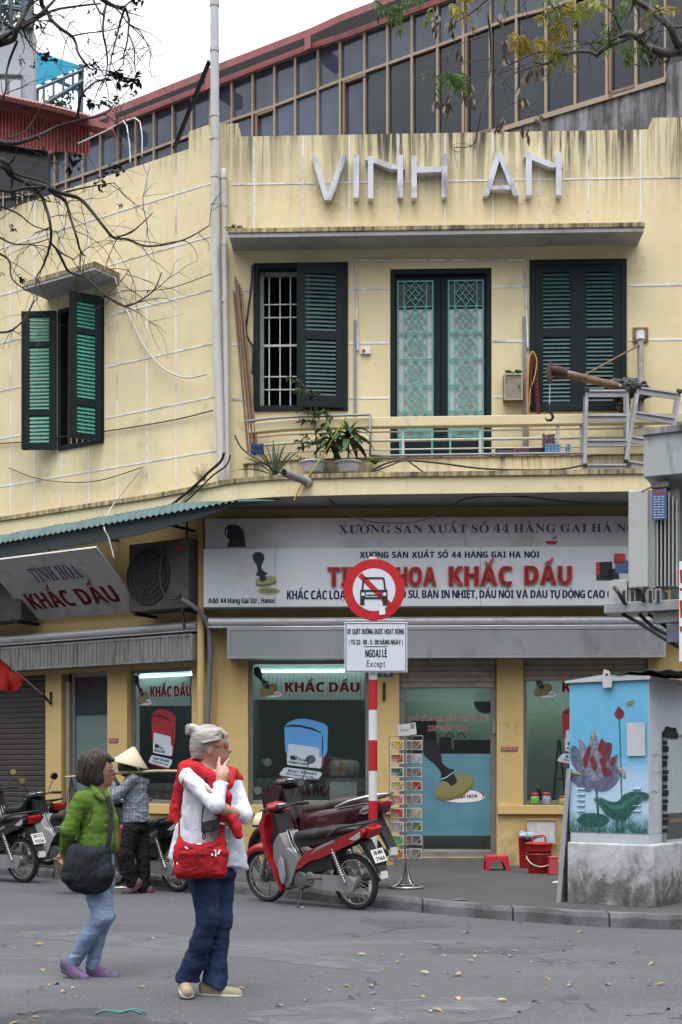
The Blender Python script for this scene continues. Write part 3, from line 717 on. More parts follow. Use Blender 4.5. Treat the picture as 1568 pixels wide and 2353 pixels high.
# windows, shutters and the balcony door
def bar(mb, fr, a, b, w, d0, d1):
 (u0, z0), (u1, z1) = a, b; dx, dz = u1 - u0, z1 - z0; l = math.hypot(dx, dz) or 1; nx, nz = -dz / l * w / 2, dx / l * w / 2
 mb.prism([(u0 + nx, z0 + nz), (u0 - nx, z0 - nz), (u1 - nx, z1 - nz), (u1 + nx, z1 + nz)], d0, d1, fr.M); return mb
def frame_rect(mb, fr, u0, u1, z0, z1, w, d0, d1):
 mb.box(u0, u0 + w, d0, d1, z0, z1, fr.M); mb.box(u1 - w, u1, d0, d1, z0, z1, fr.M)
 mb.box(u0 + w, u1 - w, d0, d1, z1 - w, z1, fr.M); mb.box(u0 + w, u1 - w, d0, d1, z0, z0 + w, fr.M); return mb
def shutter(fr, u, d, z0, z1, w, ang, right, mlouv, panels, parent, flip=1):
 """hinged leaf; panels = list of (from, to) fractions of the height filled with louvres"""
 M = fr.M @ tr(u, d, z0) @ Matrix.Rotation(rad(180 - ang) if right else rad(ang), 4, 'Z')
 if right: flip = -flip
 h = z1 - z0; t = 0.042; s = 0.105; mb = MB()
 mb.box(0, s, -t / 2, t / 2, 0, h, M); mb.box(w - s, w, -t / 2, t / 2, 0, h, M)
 ys = [0.0] + [v for p in panels for v in p] + [1.0]
 for a, b in zip(ys[0::2], ys[1::2]): mb.box(s, w - s, -t / 2 + 0.002, t / 2 - 0.002, a * h, b * h, M)
 mb.box(w - 0.012, w + 0.016, -t / 2 - 0.006, -t / 2, 0, h, M)
 lf = mb.build('shutter', m_green, parent, bevel=0.004)
 mb = MB()
 for a, b in panels:
  n = max(3, int((b - a) * h / 0.052)); st = (b - a) * h / n
  for i in range(n):
   zc_ = a * h + (i + 0.5) * st; y = 0.016 * flip
   mb.prism([(-y - 0.006 * flip, zc_ + st * 0.50), (-y + 0.004 * flip, zc_ + st * 0.54), (y + 0.006 * flip, zc_ - st * 0.40), (y - 0.004 * flip, zc_ - st * 0.46)], s, w - s,
      M @ Matrix(((0, 1, 0, 0), (1, 0, 0, 0), (0, 0, 1, 0), (0, 0, 0, 1))))
 mb.build('louvres', mlouv, lf); return lf
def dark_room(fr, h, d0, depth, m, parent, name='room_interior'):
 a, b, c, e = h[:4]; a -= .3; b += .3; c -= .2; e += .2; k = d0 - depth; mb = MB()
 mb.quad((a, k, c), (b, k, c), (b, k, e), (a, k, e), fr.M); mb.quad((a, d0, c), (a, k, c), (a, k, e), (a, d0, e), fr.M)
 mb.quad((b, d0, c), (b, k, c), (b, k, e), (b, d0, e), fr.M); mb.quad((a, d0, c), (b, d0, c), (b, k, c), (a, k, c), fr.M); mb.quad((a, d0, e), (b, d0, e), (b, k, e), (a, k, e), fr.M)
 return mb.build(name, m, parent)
def PU(fr, x, y=775, d=0.0): return fr.px(x, y, d)[0]
def PZ(fr, y, x, d=0.0): return fr.px(x, y, d)[1]
a, b, c, e = hW1
w1 = MB(); frame_rect(w1, F, a, b, c, e, 0.075, -0.10, 0.028); w1o = w1.build('window', m_green, B, bevel=0.004)
m_greywood = mat('grey_painted_wood', (0.33, 0.35, 0.34), 0.6, var=0.12, scale=6, dirt=(0.14, 0.13, 0.11), damt=0.35)
mb = MB(); frame_rect(mb, F, a + 0.075, PU(F, 712), c + 0.05, e - 0.075, 0.055, -0.17, -0.105); mb.build('casement', m_greywood, w1o, bevel=0.003)
mb = MB()
for x in (617, 642, 666, 689): u = PU(F, x); mb.box(u - 0.008, u + 0.008, -0.150, -0.134, c + 0.10, e - 0.13, F.M)
for y, k in ((692, .008), (722, .008), (787, .016), (859, .008), (889, .008)): z = PZ(F, y, 650); mb.box(a + 0.13, PU(F, 700), -0.1335, -0.126, z - k, z + k, F.M)
mb.build('window_bars', m_whiteiron, w1o)
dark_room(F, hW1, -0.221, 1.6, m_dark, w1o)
wl_ = (b - a) / 2 - 0.02
shutter(F, b - 0.06, 0.02, c + 0.03, e - 0.04, wl_, 9, True, m_louv, [(0.08, 0.47), (0.53, 0.93)], w1o)
shutter(F, a + 0.10, -0.19, c + 0.07, e - 0.07, wl_, -84, False, m_louv, [(0.08, 0.47), (0.53, 0.93)], w1o)
a, b, c, e = hW3
mb = MB(); frame_rect(mb, F, a, b, c, e, 0.075, -0.10, 0.028); w3 = mb.build('window', m_green, B, bevel=0.004)
mid = (a + b) / 2; wl3 = (b - a) / 2 - 0.08
shutter(F, a + 0.076, -0.005, c + 0.03, e - 0.076, wl3, 0.6, False, m_louv, [(0.05, 0.50), (0.56, 0.95)], w3)
shutter(F, b - 0.076, -0.005, c + 0.03, e - 0.076, wl3, 0.4, True, m_louv, [(0.05, 0.50), (0.56, 0.95)], w3)
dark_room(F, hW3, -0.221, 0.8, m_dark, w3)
a, b, c, e = hDR
mb = MB(); frame_rect(mb, F, a, b, c, e, 0.07, -0.14, 0.0); dr = mb.build('balcony_door', m_green, B, bevel=0.004)
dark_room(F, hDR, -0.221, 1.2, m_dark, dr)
def grille(x0, x1, y0, y1):
 uA, uB = PU(F, x0), PU(F, x1); zT, zB = PZ(F, y0, 1010), PZ(F, y1, 1010)
 mb = MB(); d0, d1 = -0.075, -0.063; W = 0.013
 n = 6; st = (zT - zB) / n; iu0, iu1 = uA + (uB - uA) * .19, uA + (uB - uA) * .81
 frame_rect(mb, F, uA, uB, zB, zT, 0.02, d0, d1 + 0.004)
 for u in (iu0, iu1): mb.box(u - W / 2, u + W / 2, d0, d1 + .002, zB, zT, F.M)
 for i in range(1, n): z = zB + i * st; mb.box(uA, uB, d0, d1 + .003, z - W / 2, z + W / 2, F.M)
 cu_ = (iu0 + iu1) / 2; hw = (iu1 - iu0) / 2
 for i in range(n):
  zc_ = zB + (i + .5) * st; hh = st / 2; r = 0.92
  for k in (-1, -0.33, 0.33, 1):
   q = k * r / 2
   p0 = (cu_ + hw * (q - r / 2), zc_ + hh * (q + r / 2)); p1 = (cu_ + hw * (q + r / 2), zc_ + hh * (q - r / 2))
   bar(mb, F, p0, p1, W * .8, d0, d1)
   p0 = (cu_ + hw * (q - r / 2), zc_ - hh * (q + r / 2)); p1 = (cu_ + hw * (q + r / 2), zc_ - hh * (q - r / 2))
   bar(mb, F, p0, p1, W * .8, d0 + .0005, d1 + .0005)
  for sx in (-1, 1):
   for sz in (-1, 1): bar(mb, F, (cu_ + sx * hw, zc_ + sz * hh), (cu_ + sx * hw * .33, zc_ + sz * hh * .33), W * .8, d0 + .001, d1 + .001)
 return mb, (uA, uB, zB, zT)
mb_l = MB(); mid = (PU(F, 1014))
for i, (x0, x1) in enumerate(((913, 997), (1030, 1113))):
 gb, (uA, uB, zB, zT) = grille(x0, x1, 640, 1003)
 lo_ = a + 0.071 if i == 0 else mid + 0.004; hi_ = mid - 0.004 if i == 0 else b - 0.071
 ml = MB(); ml.box(lo_, uA, -0.12, -0.06, c + .01, e - .072, F.M); ml.box(uB, hi_, -0.12, -0.06, c + .01, e - .072, F.M)
 ml.box(uA, uB, -0.12, -0.06, zT, e - .072, F.M); ml.box(uA, uB, -0.12, -0.06, c + .01, zB, F.M)
 lf = ml.build('door_leaf', m_green, dr, bevel=0.003)
 gb.build('door_grille', m_turq, lf)
 zs = PZ(F, 705, 1010); mp = MB(); mp.box(uA + .001, uB - .001, -0.105, -0.095, zB + .001, zs, F.M); mp.build('milky_pane', m_frost, lf)
 mp = MB(); mp.box(uA + .001, uB - .001, -0.105, -0.095, zs + .002, zT - .001, F.M); mp.build('dark_pane', m_darkglass, lf)
mb = MB()
zt, zb = PZ(F, 982, 1010), c + .06
for x0, x1 in ((918, 996), (1033, 1113)):
 frame_rect(mb, F, PU(F, x0), PU(F, x1), zb, zt, 0.028, -0.059, -0.045)
mb.build('panel_frame', mat('bright_turquoise', (0.10, 0.42, 0.42), 0.5, var=0.15), dr)
a, b, c, e = hWL
mb = MB(); frame_rect(mb, L, a, b, c, e, 0.06, -0.12, 0.03); wL = mb.build('window', m_green, B, bevel=0.004)
dark_room(L, (a, b, c, e), -0.221, 1.2, mat('dim_yellow_room', (0.30, 0.24, 0.13), 0.8), wL)
mb = MB()
for k in range(7): u = a + 0.1 + k * (b - a - .2) / 6; mb.box(u - .007, u + .007, -0.16, -0.146, c + 0.06, e - .06, L.M)
mb.build('window_bars', m_whiteiron, wL)
wlL = (b - a) / 2 + 0.02
shutter(L, a - 0.01, 0.045, c + 0.01, e - 0.02, wlL + .03, 150, False, m_louv2, [(0.05, 0.245), (0.29, 0.74), (0.78, 0.96)], wL, -1)
shutter(L, b - 0.02, 0.035, c + 0.01, e + 0.02, wlL, 62, True, m_louv2, [(0.04, 0.225), (0.28, 0.72), (0.76, 0.94)], wL)
uh0, zh = L.px(62, 668, 0.42); uh1, _ = L.px(258, 625, 0.2)
mb = MB(); mb.box(uh0, uh1 - .05, 0.002, 0.50, zh - 0.01, zh + 0.03, L.M); hd = mb.build('window_hood', m_soffit, B)
mb = MB(); mb.box(uh0 - .008, uh1 - .042, 0.003, 0.508, zh + 0.031, zh + 0.10, L.M); mb.build('hood_edge', m_lip, hd)
# ground floor shop fronts
g1 = rect_px(F, 570, 1515, 850, 1850); gd = rect_px(F, 918, 1515, 1142, 1972); g2 = rect_px(F, 1203, 1515, 1490, 1850)
gd = (gd[0], gd[1], SW + 0.11, g1[3]); g1 = g1[:2] + (0.94, g1[3]); g2 = g2[:2] + (0.94, g1[3])
mb = MB(); wall_grid(mb, F, cu, uR, -0.02, ZMID - 0.04, [g1, gd, g2], rev=0.16)
mb.build('shop_wall', m_shop, B)
l1 = rect_px(L, 292, 1535, 441, 1838); ld = rect_px(L, 141, 1535, 247, 1985); lr = rect_px(L, -300, 1535, 105, 1985)
zt = l1[3]; l1 = (l1[0], l1[1], 0.94, zt); ld = (ld[0], ld[1], SW, zt); lr = (-8.6, lr[1], SW, zt)
mb = MB(); wall_grid(mb, L, -9, 0.0, -0.02, ZMID - 0.04, [l1, ld, lr], rev=0.16)
mb.build('shop_wall', m_shop, B)
m_sill = wall_material('yellow_sill', (0.60, 0.44, 0.19), 20, 1, .5)
for x0, x1 in ((520, 917), (1144, 1500)):
 mb = MB(); box_px(mb, F, x0, 1850, x1, 1871, 0.002, 0.055); mb.build('window_sill', m_sill, B, bevel=0.006)
mb = MB(); mb.box(PU(L, 262, 1860), -0.03, 0.002, 0.055, 0.80, 0.935, L.M); mb.build('window_sill', m_sill, B, bevel=0.006)
def ribbed_box(fr, u0, u1, z0, z1, d1, m, name, step):
 mb = MB(); mb.box(u0, u1, 0.003, d1, z0, z1, fr.M)
 fr_ = 0.035; frame_rect(mb, fr, u0 - .004, u1 + .004, z0 - .004, z1 + .004, fr_, d1 + .001, d1 + .012)
 n = int((u1 - u0 - 2 * fr_) / step)
 for i in range(n):
  u = u0 + fr_ + (i + .5) * step; wv = 0.62 if i % 7 else 0.25
  mb.box(u - step * wv / 2, u + step * wv / 2, d1 + .001, d1 + .007, z0 + fr_, z1 - fr_, fr.M)
 return mb.build(name, m, B)
zb0, zb1 = PZ(F, 1511, 1000, .33), PZ(F, 1441, 1000, .33)
ribbed_box(F, PU(F, 523, 1480, .33), PU(F, 1530, 1480, .33), zb0, zb1, 0.32, m_boxmetal, 'roller_box', 0.028)
zl0, zl1 = PZ(L, 1516, 443, .3), PZ(L, 1456, 443, .3)
ribbed_box(L, -8.5, PU(L, 443, 1480, .3), zl0, zl1, 0.30, m_boxold, 'roller_box', 0.075)
def gutter(fr, u0, u1, z0, z1, d):
 mb = MB(); r = (z1 - z0) / 2; zc_ = (z0 + z1) / 2
 pr = [(0.004, z1), (d * .6, z1)] + [(d * .6 + r * math.sin(t), zc_ + r * math.cos(t)) for t in np.linspace(0.2, 2.2, 8)] + [(d * .6, z0 + 0.01), (d * .9, z0 - 0.005), (d * .9, z0 - 0.02), (0.004, z0 - 0.02)]
 mb.prism(pr, u0, u1, fr.M @ Matrix(((0, 1, 0, 0), (1, 0, 0, 0), (0, 0, 1, 0), (0, 0, 0, 1))), True); return mb.build('gutter', m_gutter, B)
gutter(F, PU(F, 478, 1430, .3), uR, PZ(F, 1437, 1000, .3), PZ(F, 1415, 1000, .3), 0.34)
gutter(L, -8.8, PU(L, 448, 1435, .25), PZ(L, 1447, 443, .25), PZ(L, 1425, 443, .25), 0.28)
m_room = mat('pale_green_room', (0.17, 0.235, 0.205), 0.8, var=0.08, scale=1.0)
m_roomL = mat('teal_room', (0.06, 0.10, 0.10), 0.8, var=0.1, scale=1.0)
def room(fr, u0, u1, z0, z1, d0, d1, m, name='room_interior'):
 mb = MB(); q = mb.quad; M = fr.M
 q((u0, d1, z0), (u1, d1, z0), (u1, d1, z1), (u0, d1, z1), M); q((u0, d0, z0), (u0, d1, z0), (u0, d1, z1), (u0, d0, z1), M); q((u1, d0, z0), (u1, d1, z0), (u1, d1, z1), (u1, d0, z1), M)
 q((u0, d0, z0), (u1, d0, z0), (u1, d1, z0), (u0, d1, z0), M); q((u0, d0, z1), (u1, d0, z1), (u1, d1, z1), (u0, d1, z1), M); return mb.build(name, m, B)
room(F, PU(F, 575, 1600), PU(F, 1500, 1600), SW, 2.95, -0.165, -2.6, m_room)
room(L, l1[0] - .1, l1[1] + .04, SW, 2.9, -0.165, -0.9, m_roomL)
room(L, ld[0] - .05, ld[1] + .05, SW, 2.9, -0.165, -0.75, m_roomL)
def glazed(fr, h, fw, name='shop_window', dd=-0.13, pane=m_glass):
 mb = MB(); frame_rect(mb, fr, h[0], h[1], h[2], h[3], fw, dd - .02, dd + .03); o = mb.build(name, m_alu, B, bevel=0.003)
 mp = MB(); mp.quad((h[0] + fw, dd, h[3] - fw), (h[1] - fw, dd, h[3] - fw), (h[1] - fw, dd, h[2] + fw), (h[0] + fw, dd, h[2] + fw), fr.M); mp.build('glass', pane, o)
 return o
s1 = glazed(F, g1, 0.06); s2 = glazed(F, g2, 0.06); sL = glazed(L, l1, 0.055, pane=glassmat('side_glass', (.7, .8, .78), .05))
sd_ = glazed(F, gd, 0.075, 'shop_door'); sLd = glazed(L, (ld[0] + .12, ld[1], ld[2], ld[3]), 0.06, 'shop_door', pane=m_film)
mb = MB(); mb.box(ld[0] + .045, ld[0] + .115, -0.15, -0.05, ld[2], ld[3] - .12, L.M); mb.build('door_post', mat('beige_post', (0.25, 0.23, 0.18), .6, var=.12), sLd)
mb = MB(); mb.box(ld[0] + .19, ld[1] - .06, -0.127, -0.118, ld[3] - .62, ld[3] - .06, L.M); mb.build('transom', mat('dark_transom', (.03, .04, .042), .15), sLd)
DD = -0.124
def film_px(fr, x0, y0, x1, y1, m, par, name='frosted_film', d=DD, vlines=False):
 mb = MB(); poly_px(mb, fr, [(x0, y1), (x1, y1), (x1, y0), (x0, y0)], d); o = mb.build(name, m, par)
 return o
film_px(F, 581, 1527, 842, 1608, m_film, s1); film_px(F, 1214, 1527, 1482, 1610, m_film, s2)
film_px(F, 931, 1578, 1131, 1612, m_film, sd_)
mb = MB(); poly_px(mb, L, [(302, 1622), (438, 1622), (438, 1540), (302, 1552)], DD); poly_px(mb, L, [(302, 1836), (321, 1836), (321, 1622), (302, 1622)], DD); mb.build('frosted_film', m_film, sL)
film_px(F, 931, 1732, 1131, 1920, m_bluefilm, sd_, 'blue_grid_film')
mb = MB()
for k in range(27):
 x = 588 + k * 9.6; poly_px(mb, F, [(x, 1607), (x + 1.1, 1607), (x + 1.1, 1552 + 2 * (k % 3)), (x, 1552 + 2 * (k % 3))], DD + .001)
mb.build('film_lines', mat('film_line', (.10, .16, .16), .6), s1)
m_tube = emit('lit_tube', (0.86, 1.0, 0.98), 16.0)
m_tube2 = emit('door_fill_tube', (0.90, 1.0, 0.94), 26.0)  # extra tube for the door room, added only to brighten it
def tube_light(fr, x0, x1, y, d, label, m_tube=m_tube):
 a_, b_ = fr.px(x0, y, d), fr.px(x1, y, d); z = a_[1]
 o = thing('tube_light', label, 'lamp', fr.p((a_[0] + b_[0]) / 2, d, z))
 mb = MB(); mb.tube([fr.p(a_[0], d, z), fr.p(b_[0], d, z)], 0.014, 8); mb.build('tube', m_tube, o)
 mb = MB(); mb.box(a_[0] - .03, b_[0] + .03, d - .04, d - .018, z + .0, z + .05, fr.M); mb.build('batten', m_white, o); return o
tube_light(F, 590, 850, 1543, -0.30, 'lit white tube lamp behind the glass above the blue stamp picture')
tube_light(L, 322, 446, 1556, -0.26, 'lit white tube lamp behind the glass above the red stamp picture')
tube_light(F, 960, 1420, 1560, -1.4, 'tube lamp added behind the shop door to brighten the pale green backdrop', m_tube2)
mb = MB(); box_px(mb, F, 930, 1951, 1132, 1966, DD, DD + .02); mb.build('kick_plate', mat('brushed_steel', (0.46, 0.44, 0.40), .35, metal=.6, var=.25, scale=3, stretch=(.3, 1, 8)), sd_)
mb = MB(); box_px(mb, F, 1133, 1655, 1139, 1685, -0.10, -0.07); mb.build('handle', m_boxmetal, sd_)
mb = MB(); mb.box(PU(F, 905, 1975), PU(F, 1150, 1975), 0.003, 0.10, SW, SW + .108, F.M); mb.build('door_step', mat('step_tile', (0.13, 0.125, 0.12), .7, var=.15), B)
def slats(fr, u0, u1, z0, z1, d, m, par, n, name='roller_shutter'):
 mb = MB(); st = (z1 - z0) / n
 pr = []
 for i in range(n):
  z = z0 + i * st; pr += [(d, z), (d + .012, z + st * .18), (d + .012, z + st * .80), (d, z + st * .97)]
 pr += [(d - .02, z1), (d - .02, z0)]
 mb.prism(pr, u0, u1, fr.M @ Matrix(((0, 1, 0, 0), (1, 0, 0, 0), (0, 0, 1, 0), (0, 0, 0, 1)))); return mb.build(name, m, par)
zA = PZ(F, 1580, 1030); slats(F, gd[0] + .03, gd[1] - .03, zA, gd[3], -0.085, m_slat, sd_, 5)
zA = PZ(F, 1563, 1340); slats(F, g2[0] + .02, g2[1] - .02, zA, g2[3], -0.085, m_slat, s2, 4)
rsd = slats(L, lr[0], lr[1] - .02, lr[2], lr[3], -0.10, m_slatdark, B, 34, 'roller_door')
zA = PZ(L, 1548, 350);
# decals on the glass
def tx(fr, s, x0, y0, x1, y1, d, m, par, style='bold', name='lettering', dy=0.0, outline=None, ow=1.4, **kw):
 if outline is not None:
  mo = MB()
  for ax, ay in ((-1, 0), (1, 0), (0, -1), (0, 1), (-.7, -.7), (.7, .7), (-.7, .7), (.7, -.7)):
   text_px(mo, fr, s, x0 + ax * ow, y0 + ay * ow, x1 + ax * ow, y1 + ay * ow, d, style, dy, **kw)
  mo.build('letter_outline', outline, par); d += 0.0015
 mb = MB(); text_px(mb, fr, s, x0, y0, x1, y1, d, style, dy, **kw); return mb.build(name, m, par)
HANDLE = [(520, 470), (525, 420), (560, 395), (600, 388), (640, 400), (680, 440), (703, 500), (714, 580), (725, 650), (760, 690), (800, 715), (860, 725), (850, 760), (888, 850), (880, 880), (820, 907), (790, 870), (745, 850), (705, 842), (715, 780), (700, 730), (640, 660), (560, 600), (525, 560)]
def ell(cx, cy, rx, ry, a, n=26): c_, s_ = math.cos(rad(a)), math.sin(rad(a)); return [(cx + rx * math.cos(t) * c_ - ry * math.sin(t) * s_, cy + rx * math.cos(t) * s_ + ry * math.sin(t) * c_) for t in np.linspace(0, 2 * math.pi, n, False)]
def stamp(fr, fx, d, par, oval=True, word='TINH HOA', upright=False):
 """the stamp emblem; fx maps drawing coordinates to photo px"""
 P = lambda pts: [fx(*p) for p in pts]
 k = 0.0012
 if oval:
  mb = MB(); poly_px(mb, fr, P(ell(925, 1018, 272, 72, 1)), d); mb.build('stamp_oval', m_white, par)
  mb = MB(); poly_px(mb, fr, P([(1120, 975), (1165, 985), (1192, 1010), (1185, 1030), (1150, 1050), (1175, 1025), (1165, 1000)]), d + k); mb.build('stamp_oval_edge', m_stampred, par)
  mb = MB(); vs, fs, w = text_shapes(word, 'bold'); pts = [fx(850 + x / w * 262, 1052 - y * 40 - (x / w) * 16) for x, y in vs]; mb.add([fr.at(x, y, d + k) for x, y in pts], fs); mb.build('lettering', m_stampred, par)
 mb = MB(); poly_px(mb, fr, P(ell(862, 935, 222, 112, -24)), d + 2 * k); mb.build('stamp_base_side', mat('stamp_olive_dark', (0.15, 0.14, 0.05), .5), par)
 mb = MB(); poly_px(mb, fr, P(ell(855, 905, 218, 108, -24)), d + 3 * k); mb.build('stamp_base', m_olive, par)
 mb = MB(); poly_px(mb, fr, P(HANDLE), d + 4 * k); mb.build('stamp_handle', m_black, par)
 mb = MB(); poly_px(mb, fr, P([(712, 838), (770, 818), (862, 752), (862, 742), (770, 806), (712, 828)]), d + 5 * k); mb.build('stamp_ring', m_slate, par)
aff = lambda s, cx, cy, ox=860, oy=740: (lambda x, y: (cx + (x - ox) * s, cy + (y - oy) * s))
stamp(F, lambda x, y: ((1060 + x / 3.92) / 1.2245, (1980 + y / 3.92) / 1.2245), DD + .003, sd_)
stamp(F, lambda x, y: (583 + (x - 520) * 0.1005, 1532 + (y - 388) * 0.1005), DD + .003, s1)
stamp(F, lambda x, y: (1214 + (x - 520) * 0.1005, 1532 + (y - 388) * 0.1005), DD + .003, s2)
stamp(L, lambda x, y: (308 + (x - 520) * 0.062, 1550 + (y - 388) * 0.1), DD + .003, sL)
tx(F, 'KHẮC DẤU', 656, 1568, 826, 1590, DD + .003, m_maroon, s1, outline=m_white)
tx(F, 'KHẮC DẤU', 1293, 1568, 1463, 1590, DD + .003, m_maroon, s2, outline=m_white)
tx(L, 'KHẮC DẤU', 346, 1578, 439, 1602, DD + .003, m_maroon, sL, outline=m_white, dy=-2)
tx(F, 'QUÝ KHÁCH ĐẾN KHẮC DẤU', 935, 1646, 1122, 1656, DD + .003, m_stampred, sd_, 'serif', outline=m_white, ow=.45)
tx(F, 'XIN MỜI VÀO!', 984, 1668, 1074, 1679, DD + .003, m_stampred, sd_, 'serif', outline=m_white, ow=.45)
def printer(fr, fx, d, par, mbody, mcard_edge):
 P = lambda pts: [fx(*p) for p in pts]; k = .0012
 def pl(pts, dd, m, n): mb = MB(); poly_px(mb, fr, P(pts), dd); return mb.build(n, m, par)
 pl([(725, 690), (740, 655), (785, 628), (830, 612), (900, 610), (980, 625), (1060, 650), (1090, 672), (1095, 700), (1090, 880), (1078, 915), (1055, 938), (1020, 940), (900, 930), (755, 900), (735, 895), (730, 800)], d, mbody, 'picture_body')
 pl([(1045, 940), (1070, 928), (1060, 1000), (1040, 1030), (1030, 960)], d + k * .5, m_stampred, 'picture_edge')
 pl([(757, 833), (772, 822), (1005, 855), (1022, 870), (1022, 935), (1045, 940), (1040, 1015), (1030, 1032), (890, 1018), (755, 1002), (748, 990), (748, 895), (757, 895)], d + k, m_slate, 'picture_paper')
 pl([(738, 668), (790, 660), (860, 663), (960, 685), (1042, 728), (1030, 731), (955, 701), (860, 681), (790, 676), (740, 680)], d + 2 * k, m_black, 'picture_slot')
 pl([(1046, 750), (1052, 745), (1055, 860), (1050, 925), (1044, 925)], d + 2 * k, m_black, 'picture_slot')
 pl([(690, 1088), (985, 1135), (1003, 1128), (988, 1150), (720, 1106)], d + k, m_stampred, 'card_edge')
 pl([(742, 1022), (900, 1043), (1030, 1062), (1044, 1075), (1035, 1098), (1000, 1128), (985, 1137), (840, 1115), (692, 1090), (683, 1082), (690, 1068), (722, 1030)], d + 2 * k, m_slate, 'card')
 def word(s, x0, y0, x1, y1, h, style):
  vs, fs, w = text_shapes(s, style); mb = MB(); mb.add([fr.at(*fx(x0 + (x1 - x0) * x / w + y * h * .15, y0 + (y1 - y0) * x / w - y * h), d + 4 * k) for x, y in vs], fs); mb.build('lettering', m_black, par)
 word('Shiny', 815, 960, 908, 972, 34, 'script'); word('Printer S-822', 765, 985, 928, 1004, 17, 'bold'); word('Bear Woods', 752, 1060, 1000, 1090, 25, 'ital'); word('1904-20Aventure NW', 735, 1082, 975, 1116, 15, 'ital')
 mb = MB()
 for q in range(5): poly_px(mb, fr, P(ell(782 + q * 9, 942 - 6 * math.sin(q), 5.5, 20, -25 + 14 * q)), d + (4 + .3 * q) * k)
 mb.build('hand_mark', m_black, par)
bl = lambda x, y: ((560 + x / 3.0154) / 1.2245, (1820 + y / 3.0154) / 1.2245)
printer(F, bl, DD + .003, s1, m_blueprint, m_stampred)
rd = lambda x, y: ((1195 + (x - 725) * 190 / 370) / 2.8 / 1.2245, (1700 + (825 + (y - 610) * 465 / 527) / 2.8) / 1.2245)
printer(L, rd, DD + .003, sL, m_stampred, m_stampred)
printer(F, lambda x, y: (1292 + (x - 725) * .27, 1620 + (y - 610) * .27), DD + .003, s2, m_stampred, m_stampred)
m_counter = mat('counter_glass', (0.20, 0.26, 0.25), 0.3, var=.1)
def counter(fr, x0, x1, y0, d, words, label):
 u0, z1 = fr.px(x0, y0, d); u1, _ = fr.px(x1, y0, d)
 o = thing('display_counter', label, 'counter', fr.p((u0 + u1) / 2, d - .2, SW))
 mb = MB(); mb.box(u0, u1, d - .45, d, SW, z1, fr.M); mb.build('cabinet_body', m_counter, o)
 for s_, a_, b_, c_, e_ in words: tx(fr, s_, a_, c_, b_, e_, d + .003, m_maroon, o)
 return o
counter(F, 578, 846, 1788, -0.2, [('KHẮC DẤU VĂN PHÒNG', 588, 775, 1806, 1829)], 'grey green counter behind the glass under the blue stamp picture')
counter(L, 325, 452, 1800, -0.2, [('KHẮC DẤU VĂN PHÒNG', 338, 440, 1815, 1838)], 'grey green counter behind the glass under the red stamp picture')
def parcel():
 o = thing('wrapped_bundle', 'plastic wrapped bundle with a yellow tape band lying behind the shop glass', 'bundle', F.at(790, 1788, -.35))
 rings = []
 for t in np.linspace(-1, 1, 13):
  k = (1 - abs(t) ** 5) ** .5 * .96 + .04; rings.append([F.p(F.px(790, 1765, -.35)[0] + t * .24, -.35 + .13 * k * math.cos(q), F.px(790, 1766, -.35)[1] + .125 * k * (abs(math.sin(q)) ** .8) * (1 if math.sin(q) > 0 else -1)) for q in np.linspace(0, 2 * math.pi, 18, False)])
 mb = MB(); mb.loft(rings); mb.build('wrapping', mat('pink_white_wrap', (.40, .34, .35), .3, var=.3, scale=14, dirt=(.30, .12, .14), damt=.3, dscale=20), o)
 mb = MB(); rr = [[F.p(F.px(790, 1765, -.35)[0] - .06 + t, -.35 + .134 * math.cos(q), F.px(790, 1766, -.35)[1] + .129 * (abs(math.sin(q)) ** .8) * (1 if math.sin(q) > 0 else -1)) for q in np.linspace(0, 2 * math.pi, 18, False)] for t in (0, .05)]
 mb.loft(rr, cap=False); mb.build('tape_band', mat('yellow_tape', (.42, .28, .05), .35), o)
parcel()
mb = MB(); box_px(mb, F, 758, 1797, 821, 1856, -.165, -.155); tag(mb.build('notice_board', m_white, off=F.at(790, 1850, -.16), bevel=.002), 'blank white board standing against the counter behind the shop glass', 'board')
def jar(px, y0, y1, col, label):
 u, z1 = F.px(px, y0, -.06); z0 = .945; o = thing('jar', label, 'jar', F.p(u, -.06, z0)); h = z1 - z0
 M = tr(*F.p(u, -.06, z0)); mb = MB(); mb.lathe([(0, 0), (.058, 0), (.062, .02), (.062, h * .66), (.05, h * .74), (.05, h * .78)], 18, M)
 mb.build('glass_body', col, o); mb = MB(); mb.lathe([(.052, h * .78), (.055, h * .78), (.055, h), (0, h)], 18, M); mb.build('lid', mat('red_lid', (.45, .03, .03), .4), o)
jar(1229, 1822, 1850, mat('green_sweets', (.13, .28, .07), .25, var=.5, scale=40), 'glass jar of green sweets with a red lid on the sill')
jar(1256, 1821, 1850, mat('silver_sweets', (.30, .32, .40), .25, var=.7, scale=45, dirt=(.05, .04, .1), damt=.5, dscale=40), 'glass jar of silver sweets with a red lid on the sill')
jar(1294, 1829, 1850, mat('yellow_sweets', (.30, .27, .07), .3, var=.4, scale=40), 'small jar of yellow sweets beside the grey leaning panel')
o = thing('hand_stamp', 'black wooden hand stamp leaning between the two sweet jars', 'stamp', F.at(1245, 1848, -.13))
mb = MB(); A_, B_ = F.at(1248, 1846, -.13), F.at(1236, 1806, -.13); mb.tube([A_, A_.lerp(B_, .35), A_.lerp(B_, .7), A_.lerp(B_, .9), B_], [.022, .016, .026, .034, .012], 10); mb.build('handle', m_black, o)
